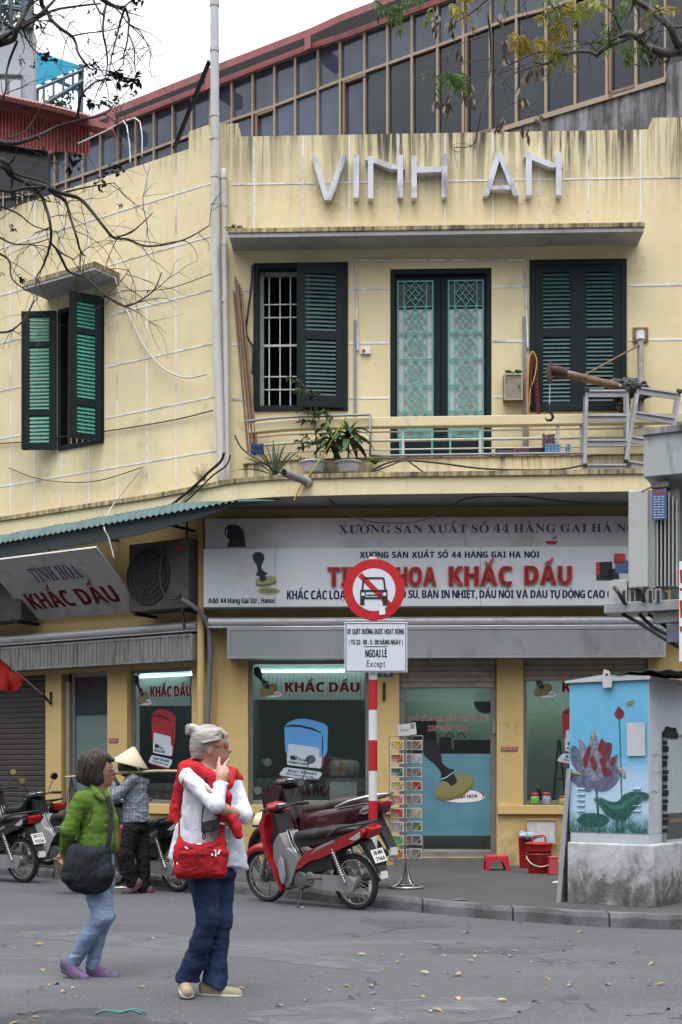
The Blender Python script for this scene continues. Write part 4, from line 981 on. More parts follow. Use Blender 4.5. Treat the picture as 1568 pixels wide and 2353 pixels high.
def machine():
 b0 = F.at(1070, 1731, -.9); o = thing('stamp_machine', 'dark desk machine with round handles behind the shop door glass', 'machine', b0)
 mb = MB(); box_px(mb, F, 1012, 1694, 1038, 1736, -.95, -.75); box_px(mb, F, 1044, 1700, 1128, 1722, -.95, -.8); box_px(mb, F, 1038, 1722, 1135, 1736, -1.0, -.7)
 mb.build('body', mat('dark_machine', (.03, .035, .036), .4), o); mb = MB()
 for cx in (1034, 1060): mb.tube([F.at(cx + 8 * math.cos(t), 1696 - 12 * math.sin(t), -.8) for t in np.linspace(0, math.pi, 9)], .008, 6)
 mb.build('handle', m_blackiron, o)
 mb = MB(); box_px(mb, F, 930, 1736, 1135, 1742, -1.05, -.65); mb.build('table_top', mat('dark_desk', (.06, .06, .05), .5), tag(thing('desk', 'dark desk carrying the machine behind the shop door', 'desk', b0), None, None))
machine()
o = thing('backdrop', 'pale green partition added inside to lighten the view behind the shop door', 'backdrop', F.at(1030, 1900, -1.9)); mb = MB(); box_px(mb, F, 925, 1530, 1495, 1960, -1.95, -1.9); mb.build('panel', mat('mint_panel', (0.30, 0.42, 0.35), .7, var=.05), o)  # added panel, paler than the room so the doorway looks better lit
o = thing('shop_cabinet', 'dark box shaped cabinet standing behind the door glass on the left', 'cabinet', F.at(970, 1731, -1.2)); mb = MB(); box_px(mb, F, 945, 1655, 1003, 1900, -1.6, -1.2); mb.build('body', mat('olive_cabinet', (.05, .06, .05), .6), o, bevel=.01)
o = thing('wall_clock', 'round dark blue dial hanging high behind the shop door glass', 'clock', F.at(1116, 1612, -.5)); mb = MB(); c0 = F.px(1116, 1610, -.5)
mb.prism([(c0[0] + .15 * math.cos(t), c0[1] + .17 * math.sin(t)) for t in np.linspace(0, 2 * math.pi, 28, False)], -.53, -.5, F.M); mb.build('dial', mat('dial_blue', (.02, .04, .16), .4), o)
mb = MB(); mb.tube([F.p(c0[0] + .155 * math.cos(t), -.505, c0[1] + .175 * math.sin(t)) for t in np.linspace(0, 2 * math.pi, 29)], .012, 6); mb.build('rim', m_slate, o)
o = thing('easel', 'dark wooden folding easel standing inside the right shop window', 'easel', F.at(1280, 1840, -.8)); mb = MB()
mb.tube([F.at(1272, 1840, -.8), F.at(1284, 1700, -.8)], .018, 6); mb.tube([F.at(1300, 1840, -.8), F.at(1286, 1700, -.8)], .018, 6); mb.tube([F.at(1275, 1790, -.8), F.at(1300, 1790, -.8)], .014, 6); mb.build('frame', mat('dark_wood', (.05, .032, .02), .6), o)
def plaque(name, fr, x0, y0, x1, y1, d, mback, words, mtext, label, cat='sign', style='bold'):
 o = thing(name, label, cat, fr.at((x0 + x1) / 2, (y0 + y1) / 2, d)); mb = MB(); box_px(mb, fr, x0, y0, x1, y1, d, d + .008); mb.build('plate', mback, o)
 for s_, a_, b_, c_, e_ in words: tx(fr, s_, a_, b_, c_, e_, d + .011, mtext, o, style)
 return o
plaque('house_number', F, 866, 1534, 903, 1555, .004, mat('enamel_blue', (.05, .09, .22), .35), [('44', 873, 1537, 896, 1552)], m_white, 'small blue house number plate on the yellow pillar behind the traffic sign')
plaque('sticker', F, 1152, 1716, 1190, 1725, .003, m_stampred, [('KHOAN CẮT BÊ TÔNG', 1154, 1718, 1188, 1720), ('0904 646 822', 1154, 1721.5, 1188, 1723.6)], m_white, 'small red advert sticker on the yellow pillar right of the shop door')
plaque('sticker', L, 250, 1697, 271, 1706, .003, m_stampred, [('KHOAN CẮT BÊ TÔNG', 252, 1699, 269, 1701), ('0904 646 822', 252, 1702.5, 269, 1704.6)], m_white, 'small red advert sticker on the yellow pillar of the side street front')
mb = MB(); box_px(mb, F, 880, 1568, 886, 1609, .003, .03); tag(mb.build('wall_hook', m_blackiron, off=F.at(883, 1590, .01)), 'dark slotted metal hook plate on the yellow pillar behind the striped pole', 'hook')
# shop signs
oS = thing('shop_sign', 'long old grey sign board with dark serif letters tucked under the balcony', 'sign', F.at(960, 1255, .3))
mb = MB(); u0, u1 = PU(F, 472, 1220, .3), PU(F, 1560, 1220, .3); zB_, zT_ = PZ(F, 1262, 960, .3), PZ(F, 1189, 960, .3); mb.box(u0, u1, .22, .3, zB_, zT_, F.M); mb.build('panel', m_signold, oS)
mb = MB(); ux = PU(F, 1069, 1220, .3); mb.box(ux - .004, ux + .004, .3005, .3025, zB_, zT_, F.M); mb.build('panel_seam', mat('seam_grey', (.2, .2, .2), .7), oS)
mb = MB(); text_px(mb, F, 'XƯỞNG SẢN XUẤT SỐ 44 HÀNG GAI HÀ NỘI', 779, 1207, 1478, 1226, .304, 'serif', -4); mb.build('lettering', m_navy, oS)
mb = MB(); poly_px(mb, F, [(566, 1257), (522, 1257), (527, 1240), (516, 1228), (517, 1215), (525, 1207), (538, 1205), (551, 1209), (560, 1220), (563, 1240)], .303); mb.build('stamp_handle', m_black, oS)
mb = MB(); poly_px(mb, F, [(522, 1232), (519, 1225), (521, 1217), (524, 1217), (522, 1226)], .305); mb.build('stamp_shine', m_slate, oS)
mb = MB(); poly_px(mb, F, [(1252, 1243), (1283, 1243), (1278, 1250), (1268, 1252), (1258, 1250)], .303); poly_px(mb, F, [(1267, 1240), (1276, 1232), (1282, 1232), (1274, 1240)], .303); mb.build('letter_tail', m_maroon, oS)
oS = thing('shop_sign', 'long white main sign board with big raised red letters over the shop front', 'sign', F.at(960, 1393, .36))
mb = MB(); u0, u1 = PU(F, 468, 1320, .36), PU(F, 1500, 1320, .36); zB_, zT_ = PZ(F, 1393, 960, .36), PZ(F, 1258, 960, .36); mb.box(u0, u1, .05, .36, zB_, zT_, F.M); mb.build('panel', m_signw, oS, bevel=.004)
for px in (633, 1105):
 mb = MB(); ux = PU(F, px, 1320, .36); mb.box(ux - .003, ux + .003, .3605, .362, zB_, zT_, F.M); mb.build('panel_seam', mat('seam_grey', (.2, .2, .2), .7), oS)
def raised(fr, s, x0, y0, x1, y1, d, m, par, dy=0, depth=.03, fat=.065, gap=.17, **kw):
 kw.update(fat=fat, gap=gap)
 for i in range(3):
  mb = MB(); text_px(mb, fr, s, x0, y0, x1, y1, d + depth * (i + 1) / 3, 'bold', dy, **kw)
  if i == 2: return mb.build('lettering', m, par)
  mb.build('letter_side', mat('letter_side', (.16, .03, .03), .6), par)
raised(F, 'TINH', 755, 1303, 868, 1346, .362, m_red, oS); raised(F, 'HOA', 912, 1303, 1002, 1345, .362, m_red, oS)
raised(F, 'KHẮC', 1033, 1301, 1176, 1344, .362, m_red, oS); raised(F, 'DẤU', 1207, 1300, 1313, 1342, .362, m_red, oS)
tx(F, 'XƯỞNG SẢN XUẤT SỐ 44 HÀNG GAI HA NỘI', 827, 1268, 1240, 1282, .363, m_navy, oS, dy=-1, space=.5)
tx(F, 'KHẮC CÁC LOẠI', 660, 1357, 802, 1377, .363, m_navy, oS, gap=.1); tx(F, 'DẤU CAO SU, BẢN IN NHIỆT, DẤU NỔI VÀ DÀU TỰ ĐỘNG CAO CẤP', 850, 1356, 1432, 1374, .363, m_navy, oS, gap=.1)
tx(F, 'Add: 44 Hang Gai Str., Hanoi', 479, 1374, 631, 1386, .363, m_black, oS, gap=.15)
UPH = [(588, 1268), (600, 1269), (607, 1275), (608, 1284), (602, 1297), (601, 1306), (606, 1312), (616, 1318), (610, 1322), (613, 1332), (606, 1336), (598, 1336), (596, 1324), (588, 1322), (593, 1310), (590, 1298), (583, 1288), (580, 1276)]
def pp(pts, d, m, n): mb = MB(); poly_px(mb, F, pts, d); mb.build(n, m, oS)
pp(ell(612, 1340, 25, 8, -8), .3625, mat('stamp_olive_dark', (0.15, 0.14, 0.05), .5), 'stamp_base_side'); pp(ell(611, 1333, 25, 9, -8), .3635, mat('sign_olive', (.30, .29, .16), .5), 'stamp_base'); pp(UPH, .3645, m_black, 'stamp_handle')
pp(ell(618, 1358, 26, 9, 2), .3625, mat('sign_olive', (.30, .29, .16), .5), 'stamp_oval'); tx(F, 'TINH HOA', 600, 1354, 637, 1362, .364, m_black, oS, 'serif')
for pts, m in (([(1371, 1292), (1407, 1290), (1409, 1332), (1371, 1333)], m_black), ([(1370, 1292), (1378, 1293), (1378, 1322), (1370, 1320)], m_red), ([(1371, 1322), (1408, 1322), (1408, 1333), (1371, 1333)], mat('stamp_teal', (.05, .13, .14), .4)),
    ([(1411, 1272), (1438, 1272), (1438, 1295), (1411, 1295)], m_red), ([(1414, 1288), (1446, 1288), (1446, 1316), (1414, 1316)], mat('pad_blue', (.06, .12, .25), .4)), ([(1398, 1308), (1420, 1306), (1424, 1330), (1398, 1330)], m_black)):
 pp(pts, .363 + .001 * (len(pts) + pts[0][0] % 3), m, 'stamp_picture')
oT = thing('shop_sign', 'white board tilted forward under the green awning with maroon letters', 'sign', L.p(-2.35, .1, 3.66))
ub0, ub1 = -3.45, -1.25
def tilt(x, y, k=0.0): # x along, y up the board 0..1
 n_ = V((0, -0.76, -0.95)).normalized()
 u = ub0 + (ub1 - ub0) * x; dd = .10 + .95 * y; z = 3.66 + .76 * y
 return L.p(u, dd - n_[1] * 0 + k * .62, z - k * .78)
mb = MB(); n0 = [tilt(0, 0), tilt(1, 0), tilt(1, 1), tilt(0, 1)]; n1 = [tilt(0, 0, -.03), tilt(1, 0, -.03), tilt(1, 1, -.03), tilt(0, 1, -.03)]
mb.add([tuple(p) for p in n0 + n1], [(0, 1, 2, 3), (7, 6, 5, 4), (0, 4, 5, 1), (1, 5, 6, 2), (2, 6, 7, 3), (3, 7, 4, 0)]); mb.build('panel', mat('grimy_shaded_board', (.45, .45, .45), .65, var=.12, scale=1.2, dirt=(.2, .2, .19), damt=.4), oT)  # base grey lowered to carry the awning's shade, with grime patches over it
mb = MB(); text_map(mb, 'TINH HOA', lambda x, y: tilt(.31 + .42 * x, .60 + .21 * y, .004), 'serif'); mb.build('lettering', m_navy, oT)
mb = MB(); text_map(mb, 'KHẮC', lambda x, y: tilt(.105 + .39 * x, .18 + .26 * y, .004), 'bold'); text_map(mb, 'DẤU', lambda x, y: tilt(.56 + .33 * x, .18 + .26 * y, .004), 'bold'); mb.build('lettering', m_maroon, oT)
# roof-top neighbours
G = Frame(0, 26, -34)
m_tint = mat('tinted_sky_pane', (0.066, 0.090, 0.138), 0.07, var=0.6, scale=0.5, spec=0.6)  # pane tint lifted so the colour carries the reflected sky
m_reflpane = mat('dark_reflection_pane', (0.021, 0.027, 0.038), 0.08, var=0.7, scale=0.6)  # near-black panes paint in the reflection of a dark building
m_mull = mat('bronze_mullion', (0.38, 0.285, 0.20), 0.5, var=0.12, scale=3, dirt=(.2, .17, .14), damt=.25)
m_rroof = mat('faded_red_steel', (0.33, 0.105, 0.105), 0.65, var=0.14, scale=2, dirt=(.12, .05, .05), damt=.4, dscale=2)
m_rdark = mat('dark_recess', (0.02, 0.018, 0.02), 0.8)
def stained_concrete():
 t = NT('stained_concrete'); v = t.coord(); s1 = t.noise(t.coord((3, 3, .3)), 2, 6, .7); n = t.noise(v, 1.2, 6, .7)
 c = t.ramp(t.math('ADD', t.math('MULTIPLY', s1, .7), t.math('MULTIPLY', n, .4)), [(.38, (.022, .022, .021)), (.50, (.09, .09, .088)), (.62, (.24, .25, .26)), (.75, (.40, .42, .45))])
 t.bsdf(c, .9, 0, t.bump(n, .3, .02)); return t.m
m_stain = stained_concrete()
GB = thing('glass_building', 'taller building behind with a slanted band of dark windows under a faded red roof edge', 'building', tuple(G.p(0, 0, 0)))
def ip(P, x): xs = [p[0] for p in P]; return float(np.interp(x, xs, [p[1] for p in P]))
T_ = [(60, 378), (105, 358), (270, 284), (480, 203), (520, 188), (720, 110), (784, 90), (985, 16), (1100, -26), (1560, -190)]
M_ = [(60, 452), (105, 432), (190, 402), (270, 373), (400, 324), (505, 285), (630, 243), (784, 184), (890, 146), (1004, 105), (1186, 37), (1254, 20), (1560, -90)]
B_ = [(60, 640), (500, 496), (1134, 302), (1529, 182), (1560, 172)]
XS = [107, 125, 151, 190, 230, 270, 311, 353, 396, 440, 482, 532, 580, 630, 678, 730, 781, 837, 890, 946, 1005, 1064, 1126, 1186, 1254, 1321, 1394, 1461, 1529]
mb = MB()
def gbar(pts, w, d0, d1):
 q = [G.px(x, y, d1) for x, y in pts]
 for a_, b_ in zip(q, q[1:]): bar(mb, G, a_, b_, w, d0, d1)
for x in XS: gbar([(x, ip(T_, x)), (x, ip(B_, x))], 0.046, -.06, .03)
xs2 = XS[::1]
gbar([(x, ip(M_, x)) for x in xs2], 0.055, -.055, .027); gbar([(x, ip(B_, x)) for x in xs2], 0.09, -.055, .035); gbar([(x, ip(T_, x)) for x in xs2], 0.06, -.055, .022)
mb.build('window_frame', m_mull, GB)
for x0, x1, k in ((787, 840, 1), (586, 628, 1), (1068, 1126, 0), (1399, 1458, 2)):
 mb = MB()
 if k == 1: pts = [(x0 + 3, ip(M_, x0) + 6), (x0 + 3, ip(B_, x0)), ]; gbar(pts, .05, -.05, .045); gbar([(x0, ip(M_, x0) + 7), (x1, ip(M_, x1) + 7)], .05, -.05, .045)
 else: gbar([(x0 + 3, ip(M_, x0) + 3), (x0 + 3, ip(B_, x0))], .05, -.05, .045); gbar([(x0, ip(B_, x0) - 7), (x1, ip(B_, x1) - 7)], .05, -.05, .045)
 mb.build('sash_frame', mat('brown_sash', (.22, .14, .09), .5), GB)
for a_, b_ in zip(XS, XS[1:]):
 for t_, q_ in ((T_, M_), (M_, B_)):
  dj = -.03 + R.uniform(-.004, .004); tl = R.uniform(-.006, .006)
  mb = MB(); mb.quad(*[G.at(x, y, dj + (tl if i in (1, 2) else 0)) for i, (x, y) in enumerate(((a_, ip(q_, a_)), (b_, ip(q_, b_)), (b_, ip(t_, b_)), (a_, ip(t_, a_))))]); mb.build('pane', m_reflpane if q_ is B_ and a_ > 800 else m_tint, GB)
def gband(top, bot, d0, d1, m, name):
 mb = MB(); rings = []
 for (x, y0), (_, y1) in zip(top, bot): rings.append([tuple(G.at(x, y1, d1)), tuple(G.at(x, y0, d1)), tuple(G.at(x, y0, d0)), tuple(G.at(x, y1, d0))])
 mb.loft(rings, None, False); return mb.build(name, m, GB)
X5 = [60, 197, 260, 465, 505, 710, 784, 870, 960, 1200, 1560]
TOPB = [(60, 340), (197, 273), (260, 247), (465, 165), (505, 145), (710, 66), (784, 32), (870, -1), (960, -38), (1200, -128), (1560, -260)]
gband([(x, y) for x, y in TOPB], [(x, y + 17) for x, y in TOPB], .28, .34, m_rroof, 'roof_edge')
FAS = [(x, ip(T_, x) - 13) for x in X5]
gband(FAS, [(x, y + 13) for x, y in FAS], .0, .06, m_rroof, 'fascia')
gband([(x, y + 12) for x, y in TOPB], [(x, y + 9) for x, y in FAS], -.2, -.06, m_rdark, 'recess')
mb = MB()
for x in (257, 478, 706):
 y = ip(TOPB, x); mb.loft([[tuple(G.at(x - 6, y + 20, .5)), tuple(G.at(x + 8, y + 14, .5)), tuple(G.at(x + 8, y + 14, .1)), tuple(G.at(x - 6, y + 20, .1))], [tuple(G.at(x - 6, y + 48, .5)), tuple(G.at(x + 8, y + 42, .5)), tuple(G.at(x + 8, y + 42, .1)), tuple(G.at(x - 6, y + 48, .1))]], None, False)
mb.build('roof_bracket', m_rroof, GB)
gband([(1134, 306), (1529, 186), (1538, 184)], [(1134, 700), (1529, 700), (1538, 700)], -.3, .0, m_stain, 'parapet_wall')
gband([(1532, 150), (1700, 100)], [(1532, 700), (1700, 700)], -.4, .06, m_stain, 'side_wall')
gband([(1531, -250), (1700, -300)], [(1531, 215), (1700, 165)], -.4, .04, mat('dark_gable', (.035, .037, .04), .6, var=.2), 'gable')
gband([(60, 645), (1130, 307)], [(60, 800), (1130, 700)], -.3, -.0, m_stain, 'lower_wall')
RN = thing('red_shed', 'red corrugated metal building with a faded tiled roof edge at the far left', 'building', tuple(at(0, 400, 25.5)))
def vpoly(pts, Y, th, m, name, par, skew=0.0):
 mb = MB(); a_ = [at(x, y, Y + skew * (x - 784) / 784) for x, y in pts]; b_ = [v + V((0, th, 0)) for v in a_]; n_ = len(a_)
 mb.add(a_ + b_, [tuple(range(n_)), tuple(range(2 * n_ - 1, n_ - 1, -1))] + [(i, i + n_, (i + 1) % n_ + n_, (i + 1) % n_) for i in range(n_)]); return mb.build(name, m, par)
m_corr = mat('red_corrugated', (0.50, 0.125, 0.13), 0.6, var=.15, scale=2, dirt=(.10, .03, .03), damt=.35)
mb = MB(); prof = []
for k in range(46):
 x = -160 + k * 8; prof += [(x, 0), (x + 3, 0), (x + 4, 1), (x + 7, 1)]
vs_t = [at(x, ip([(-200, 220), (0, 244), (190, 282), (260, 298)], x), 25.6 - .05 * q) for x, q in prof]; vs_b = [at(x, ip([(-200, 322), (0, 330), (110, 346), (260, 360)], x), 25.6 - .05 * q) for x, q in prof]
n_ = len(prof); mb.add(vs_t + vs_b, [(i, i + 1, n_ + i + 1, n_ + i) for i in range(n_ - 1)]); mb.build('corrugated_wall', m_corr, RN)
vpoly([(-200, 180), (0, 224), (110, 248), (215, 274), (260, 290), (260, 299), (190, 284), (0, 245), (-200, 205)], 25.42, .3, m_rroof, 'roof_edge', RN)
mb = MB()
for k in range(34):
 x = -100 + k * 9; y = ip([(-100, 200), (0, 222), (110, 246), (215, 273)], x); mb.tube([at(x, y + 1, 25.08), at(x + 7, y - 1, 26.6)], .05, 6)
mb.build('roof_tiles', mat('red_tiles', (.30, .10, .095), .7, var=.2), RN)
vpoly([(-200, 323), (0, 331), (110, 347), (110, 520), (-200, 560)], 25.75, .2, mat('dark_glazing', (.022, .024, .028), .2, var=.3), 'window_band', RN)
mb = MB()
for x in (8, 40, 52, 66): mb.tube([at(x, 440, 25.7), at(x, 500, 25.7)], .018, 6)
mb.tube([at(-10, 456, 25.7), at(80, 446, 25.7)], .018, 6); mb.build('railing', m_mull, RN)
TW = thing('tower_block', 'tall pale grey block with a planted rooftop terrace at the far left', 'building', tuple(at(20, 300, 34)))
m_tower = mat('tower_render', (0.42, 0.44, 0.48), .8, var=.06, scale=.6, dirt=(.3, .3, .3), damt=.25)
vpoly([(-120, 56), (40, 60), (78, 70), (78, 330), (-120, 330)], 34, .3, m_tower, 'wall', TW)
vpoly([(-120, 160), (50, 168), (50, 172), (-120, 164)], 33.9, .1, m_tower, 'ledge', TW)
for x0, x1 in ((-6, 16), (22, 48)): vpoly([(x0, 182), (x1, 184), (x1, 260), (x0, 260)], 33.92, .06, mat('tower_panel', (.50, .52, .55), .6, var=.05), 'window', TW)
mb = MB()
for x in (0, 26, 52, 64, 74): mb.tube([at(x, -40, 34), at(x, 68, 34)], .06 if x != 64 else .16, 6)
for y in (22, 27): mb.tube([at(-60, y - 18, 34), at(76, y, 34)], .05, 6)
mb.build('terrace_frame', mat('slate_steel', (.10, .14, .18), .5), TW)
def leaf(mb, p, dr_, ln, w, up=V((0, 0, 1)), droop=.25, fold=.15, n=3):
 """one leaf-shaped blade starting at p along dr_"""
 dr_ = V(dr_).normalized(); sd_2 = dr_.cross(up); sd_2 = sd_2.normalized() if sd_2.length > 1e-3 else V((1, 0, 0)); nn = sd_2.cross(dr_)
 vs = [];
 for i in range(n + 1):
  t = i / n; c = V(p) + dr_ * ln * t - V((0, 0, 1)) * droop * ln * t * t; hw = w * .5 * max(.06, math.sin(math.pi * min(1, .12 + t * .88)) ** .8)
  vs += [c - sd_2 * hw + nn * fold * hw, c, c + sd_2 * hw + nn * fold * hw]
 fs = []
 for i in range(n):
  a_ = i * 3; fs += [(a_, a_ + 1, a_ + 4, a_ + 3), (a_ + 1, a_ + 2, a_ + 5, a_ + 4)]
 mb.add(vs, fs, None, True)
def rdir(zlo=-1, zhi=1): a_ = R.uniform(0, 6.283); z = R.uniform(zlo, zhi); r = math.sqrt(max(0, 1 - z * z)); return V((r * math.cos(a_), r * math.sin(a_), z))
def leafmat(name, c1, c2, tr_=.25):
 t = NT(name); n = t.noise(t.coord(), 3.5, 3); c = t.ramp(n, [(.35, c1), (.65, c2)])
 d = t('BsdfPrincipled'); t.link(c, d.inputs['Base Color']); d.inputs['Roughness'].default_value = .5; d.inputs['Specular IOR Level'].default_value = .35
 q = t('BsdfTranslucent'); t.link(c, q.inputs[0]); m_ = t('MixShader'); m_.inputs[0].default_value = tr_; t.link(d.outputs[0], m_.inputs[1]); t.link(q.outputs[0], m_.inputs[2]); t.link(m_.outputs[0], t.out.inputs[0]); return t.m
m_leafd = leafmat('terrace_leaves', (.05, .085, .045), (.12, .15, .09))
mb = MB()
for k in range(420): p = at(R.uniform(-60, 62), R.uniform(-30, 62), R.uniform(33.8, 35.5)); leaf(mb, p, rdir(), R.uniform(.1, .24), .07)
tag(mb.build('terrace_plants', m_leafd, off=at(20, 50, 34.4)), 'tangle of small leaves growing on the rooftop terrace', 'plants', kind='stuff')
CN = thing('terrace_canopy', 'translucent sky blue roof on a steel frame over the far terrace', 'canopy', tuple(at(130, 260, 33)))
P1, P2, P3, P4 = at(190, 152, 39), at(72, 114, 43), at(-90, 176, 42), at(56, 208, 38.2)
mb = MB(); mb.quad(P1, P2, P3, P4); t = NT('blue_sheet'); dfs = t('BsdfTranslucent'); dfs.inputs[0].default_value = (.10, .52, .72, 1); df2 = t('BsdfDiffuse'); df2.inputs[0].default_value = (.08, .42, .60, 1); mx = t('MixShader'); mx.inputs[0].default_value = .35
t.link(dfs.outputs[0], mx.inputs[1]); t.link(df2.outputs[0], mx.inputs[2]); t.link(mx.outputs[0], t.out.inputs[0]); mb.build('roof_sheet', t.m, CN)
m_steel = mat('slate_steel', (.10, .14, .18), .5)
mb = MB(); dz = V((0, 0, -.12))
for k in range(6):
 t_ = k / 5; mb.tube([P4.lerp(P1, t_) + dz, P3.lerp(P2, t_) + dz], .05, 6)
for k in range(4):
 t_ = k / 3; mb.tube([P4.lerp(P3, t_) + dz, P1.lerp(P2, t_) + dz], .045, 6)
for q_ in ((P4, P1), (P1, P2)):
 lo2 = V((0, 0, -.75)); mb.tube([q_[0] + lo2, q_[1] + lo2 * (.6 if q_[0] == P4 else .9)], .06, 6)
 for k in range(7): t_ = k / 6; c_ = q_[0].lerp(q_[1], t_); mb.tube([c_ + dz, c_ + lo2 * .9], .035, 5)
mb.build('steel_frame', m_steel, CN)
mb = MB(); mb.tube([at(187, 150, 39.1), at(184, 300, 39.1)], .085, 8); mb.tube([at(82, 205, 38.5), at(82, 300, 38.5)], .10, 8); mb.build('post', m_steel, CN)
mb = MB()
for k in range(150): leaf(mb, at(R.gauss(135, 16), R.gauss(238, 14), R.uniform(39, 40)), rdir(), R.uniform(.08, .18), .07)
tag(mb.build('vine', m_leafd, off=at(135, 238, 33)), 'thin leafy vine hanging under the blue terrace canopy', 'plant')
# pipes, cables and things on the facade
def pline(fr, pts): return [fr.at(x, y, d) for x, y, d in pts]
PP = thing('drain_pipe', 'tall weathered white pipe rising past the roof at the building corner', 'pipe', tuple(F.at(500, 1100, .15)))
mb = MB(); mb.tube(pline(F, [(493, -60, .14), (494, 272, .14)]), .058, 12); mb.build('upper_tube', mat('grey_white_pipe', (.50, .52, .54), .5, var=.08, dirt=(.3, .25, .2), damt=.2), PP)
mb = MB(); mb.tube(pline(F, [(494, 272, .14), (495, 420, .14), (496, 600, .14), (500, 800, .15), (507, 1000, .16), (510, 1106, .20)]), .060, 12); mb.build('lower_tube', m_pipe, PP)
for y in (10, 114, 264, 317, 404, 466): c_ = F.at(493.5 if y < 400 else 495, y, .14); mb = MB(); mb.tube([c_ - V((0, 0, .03)), c_ + V((0, 0, .03))], .066, 12); mb.build('pipe_collar', m_pipe, PP)
PP = thing('drain_pipe', 'shorter thin white pipe beside the tall corner pipe', 'pipe', tuple(F.at(518, 1100, .1)))
mb = MB(); mb.tube(pline(F, [(514, 398, .09), (515, 500, .09), (517, 700, .09), (520, 900, .10), (523, 1104, .14)]), .046, 10); mb.build('tube', m_pipe, PP)
mb = MB(); c_ = F.at(514, 398, .09); mb.tube([c_ - V((0, 0, .08)), c_ + V((0, 0, .02)), c_ + V((-.01, 0, .05))], [.053, .053, .04], 10)
for y in (470, 560, 690): c_ = F.at(515.5, y, .09); mb.tube([c_ - V((0, 0, .03)), c_ + V((0, 0, .03))], .051, 10)
mb.build('pipe_collar', m_pipe, PP)
mb = MB(); a_, b_ = F.at(400, 342, -.6), F.at(482, 140, .12); mb.tube([a_, b_], .035, 4, smooth=False); tag(mb.build('steel_strut', m_blackiron, off=a_), 'dark slanting steel strut bracing the tall white pipe above the roof', 'strut')
mb = MB(); mb.tube([L.at(300, 372, -.15), L.at(298, 330, -.15), L.at(292, 290, -.2), L.at(284, 278, -.3), L.at(245, 300, -.4), L.at(180, 330, -.4)], .009, 6); mb.tube([L.at(327, 360, -.15), L.at(327, 310, -.15), L.at(322, 280, -.2), L.at(310, 271, -.3), L.at(290, 277, -.4)], .009, 6)
tag(mb.build('white_hose', m_whiteiron, off=L.at(300, 372, -.15)), 'two thin white hoses looping over the roof edge on the left', 'hose')
mb = MB(); mb.tube(pline(F, [(462, 1180, .10), (462, 1960, .10), (462, 1984, .10)]), .052, 12); tag(mb.build('downpipe', m_shop, off=F.at(462, 1984, .1)), 'yellow painted downpipe at the shop corner', 'pipe')
mb = MB(); mb.tube(pline(F, [(418, 1378, .3), (436, 1388, .3), (456, 1402, .26), (472, 1420, .22), (482, 1446, .2), (484, 1500, .16), (482, 1560, .13), (478, 1640, .12), (474, 1980, .12)]), .036, 9); tag(mb.build('conduit', mat('grey_conduit', (.13, .14, .155), .55, var=.15), off=F.at(476, 1900, .1)), 'thick grey conduit curving down the yellow shop corner', 'conduit')
def cable(label, fr, pts, r, m, name='cable', cat='cable', sm=4, seed=None, group=None):
 P = smooth_line([tuple(fr.at(x, y, d)) for x, y, d in pts], sm) if len(pts) > 2 else [tuple(fr.at(x, y, d)) for x, y, d in pts]
 mb = MB(); mb.tube(P, r, 6); return tag(mb.build(name, m, off=V(P[0])), label, cat, group)
m_cabl = mat('black_cable', (.015, .015, .016), .5, var=.3); m_cabw = mat('white_cable', (.50, .49, .47), .6, var=.15); m_caby = mat('yellow_cord', (.48, .33, .04), .6)
cable('thick pale cable sagging across the side wall from the window hood to the corner pipes', L, [(262, 630, .1), (278, 680, .06), (300, 730, .06), (335, 800, .06), (380, 850, .08), (430, 868, .12), (475, 860, .22)], .012, m_cabw)
cable('thin grey wire running along the side wall below the shutter window', L, [(-60, 1022, .03), (60, 1058 - 1143 + 1143 - 43, .03), (150, 1003, .03), (270, 987, .03), (400, 965, .03), (490, 943, .05)], .009, m_cabl)
cable('loose thin wire drooping low on the side wall', L, [(20, 1075, .04), (80, 1098, .05), (150, 1108, .05), (230, 1104, .05), (330, 1073, .04)], .007, m_cabl)
cable('white cord end dangling over the green awning edge', L, [(330, 1073, .04), (262, 1158, .2), (240, 1208, .95), (250, 1235, .98), (262, 1281, .98)], .010, m_cabw)
cable('thin twig like wire crossing the upper side wall to the pipe', L, [(280, 668, .05), (340, 668, .05), (400, 660, .05), (490, 628, .12)], .006, m_cabl)
LED = [LP[i] for i in range(len(LP))]
def ledge_pt(px, py, k=0.12):
 q = inset(pathseg(LP, px, px + 4, 2), k)[0]; return at(px, py, q[1])
def lcable(label, pts, r, m, k=-.03):
 P = smooth_line([tuple(ledge_pt(x, y, k)) for x, y in pts], 4); mb = MB(); mb.tube(P, r, 6); return tag(mb.build('cable', m, off=V(P[0])), label, 'cable')
lcable('bundle of black cables sagging from the corner pipe to the awning', [(515, 1040), (508, 1060), (480, 1085), (455, 1110), (420, 1140), (385, 1168)], .020, m_cabl, -.08)
lcable('second black cable sagging from the corner pipes down to the awning', [(530, 1045), (520, 1070), (490, 1092), (460, 1122), (430, 1150), (395, 1172)], .012, m_cabl, -.1)
lcable('black cable looping down from the grey outlet pipe to the right', [(690, 1105), (716, 1112), (760, 1150), (800, 1182), (850, 1198), (900, 1201), (960, 1198), (1030, 1170), (1070, 1146), (1180, 1140), (1300, 1152), (1450, 1162)], .010, m_cabl, .15)
lcable('long black cable lying on the ledge in front of the balcony', [(850, 1085), (880, 1068), (920, 1058), (1000, 1063), (1100, 1076), (1200, 1080), (1290, 1078), (1345, 1068)], .013, m_cabl, .03)
lcable('short black cables looping over the ledge beside the pots', [(845, 1088), (890, 1072), (930, 1058), (950, 1068), (975, 1086)], .010, m_cabl, .02)
lcable('black cable trailing from the corner past the agave', [(540, 1000), (556, 1030), (590, 1055), (630, 1078), (650, 1088)], .012, m_cabl, .12)
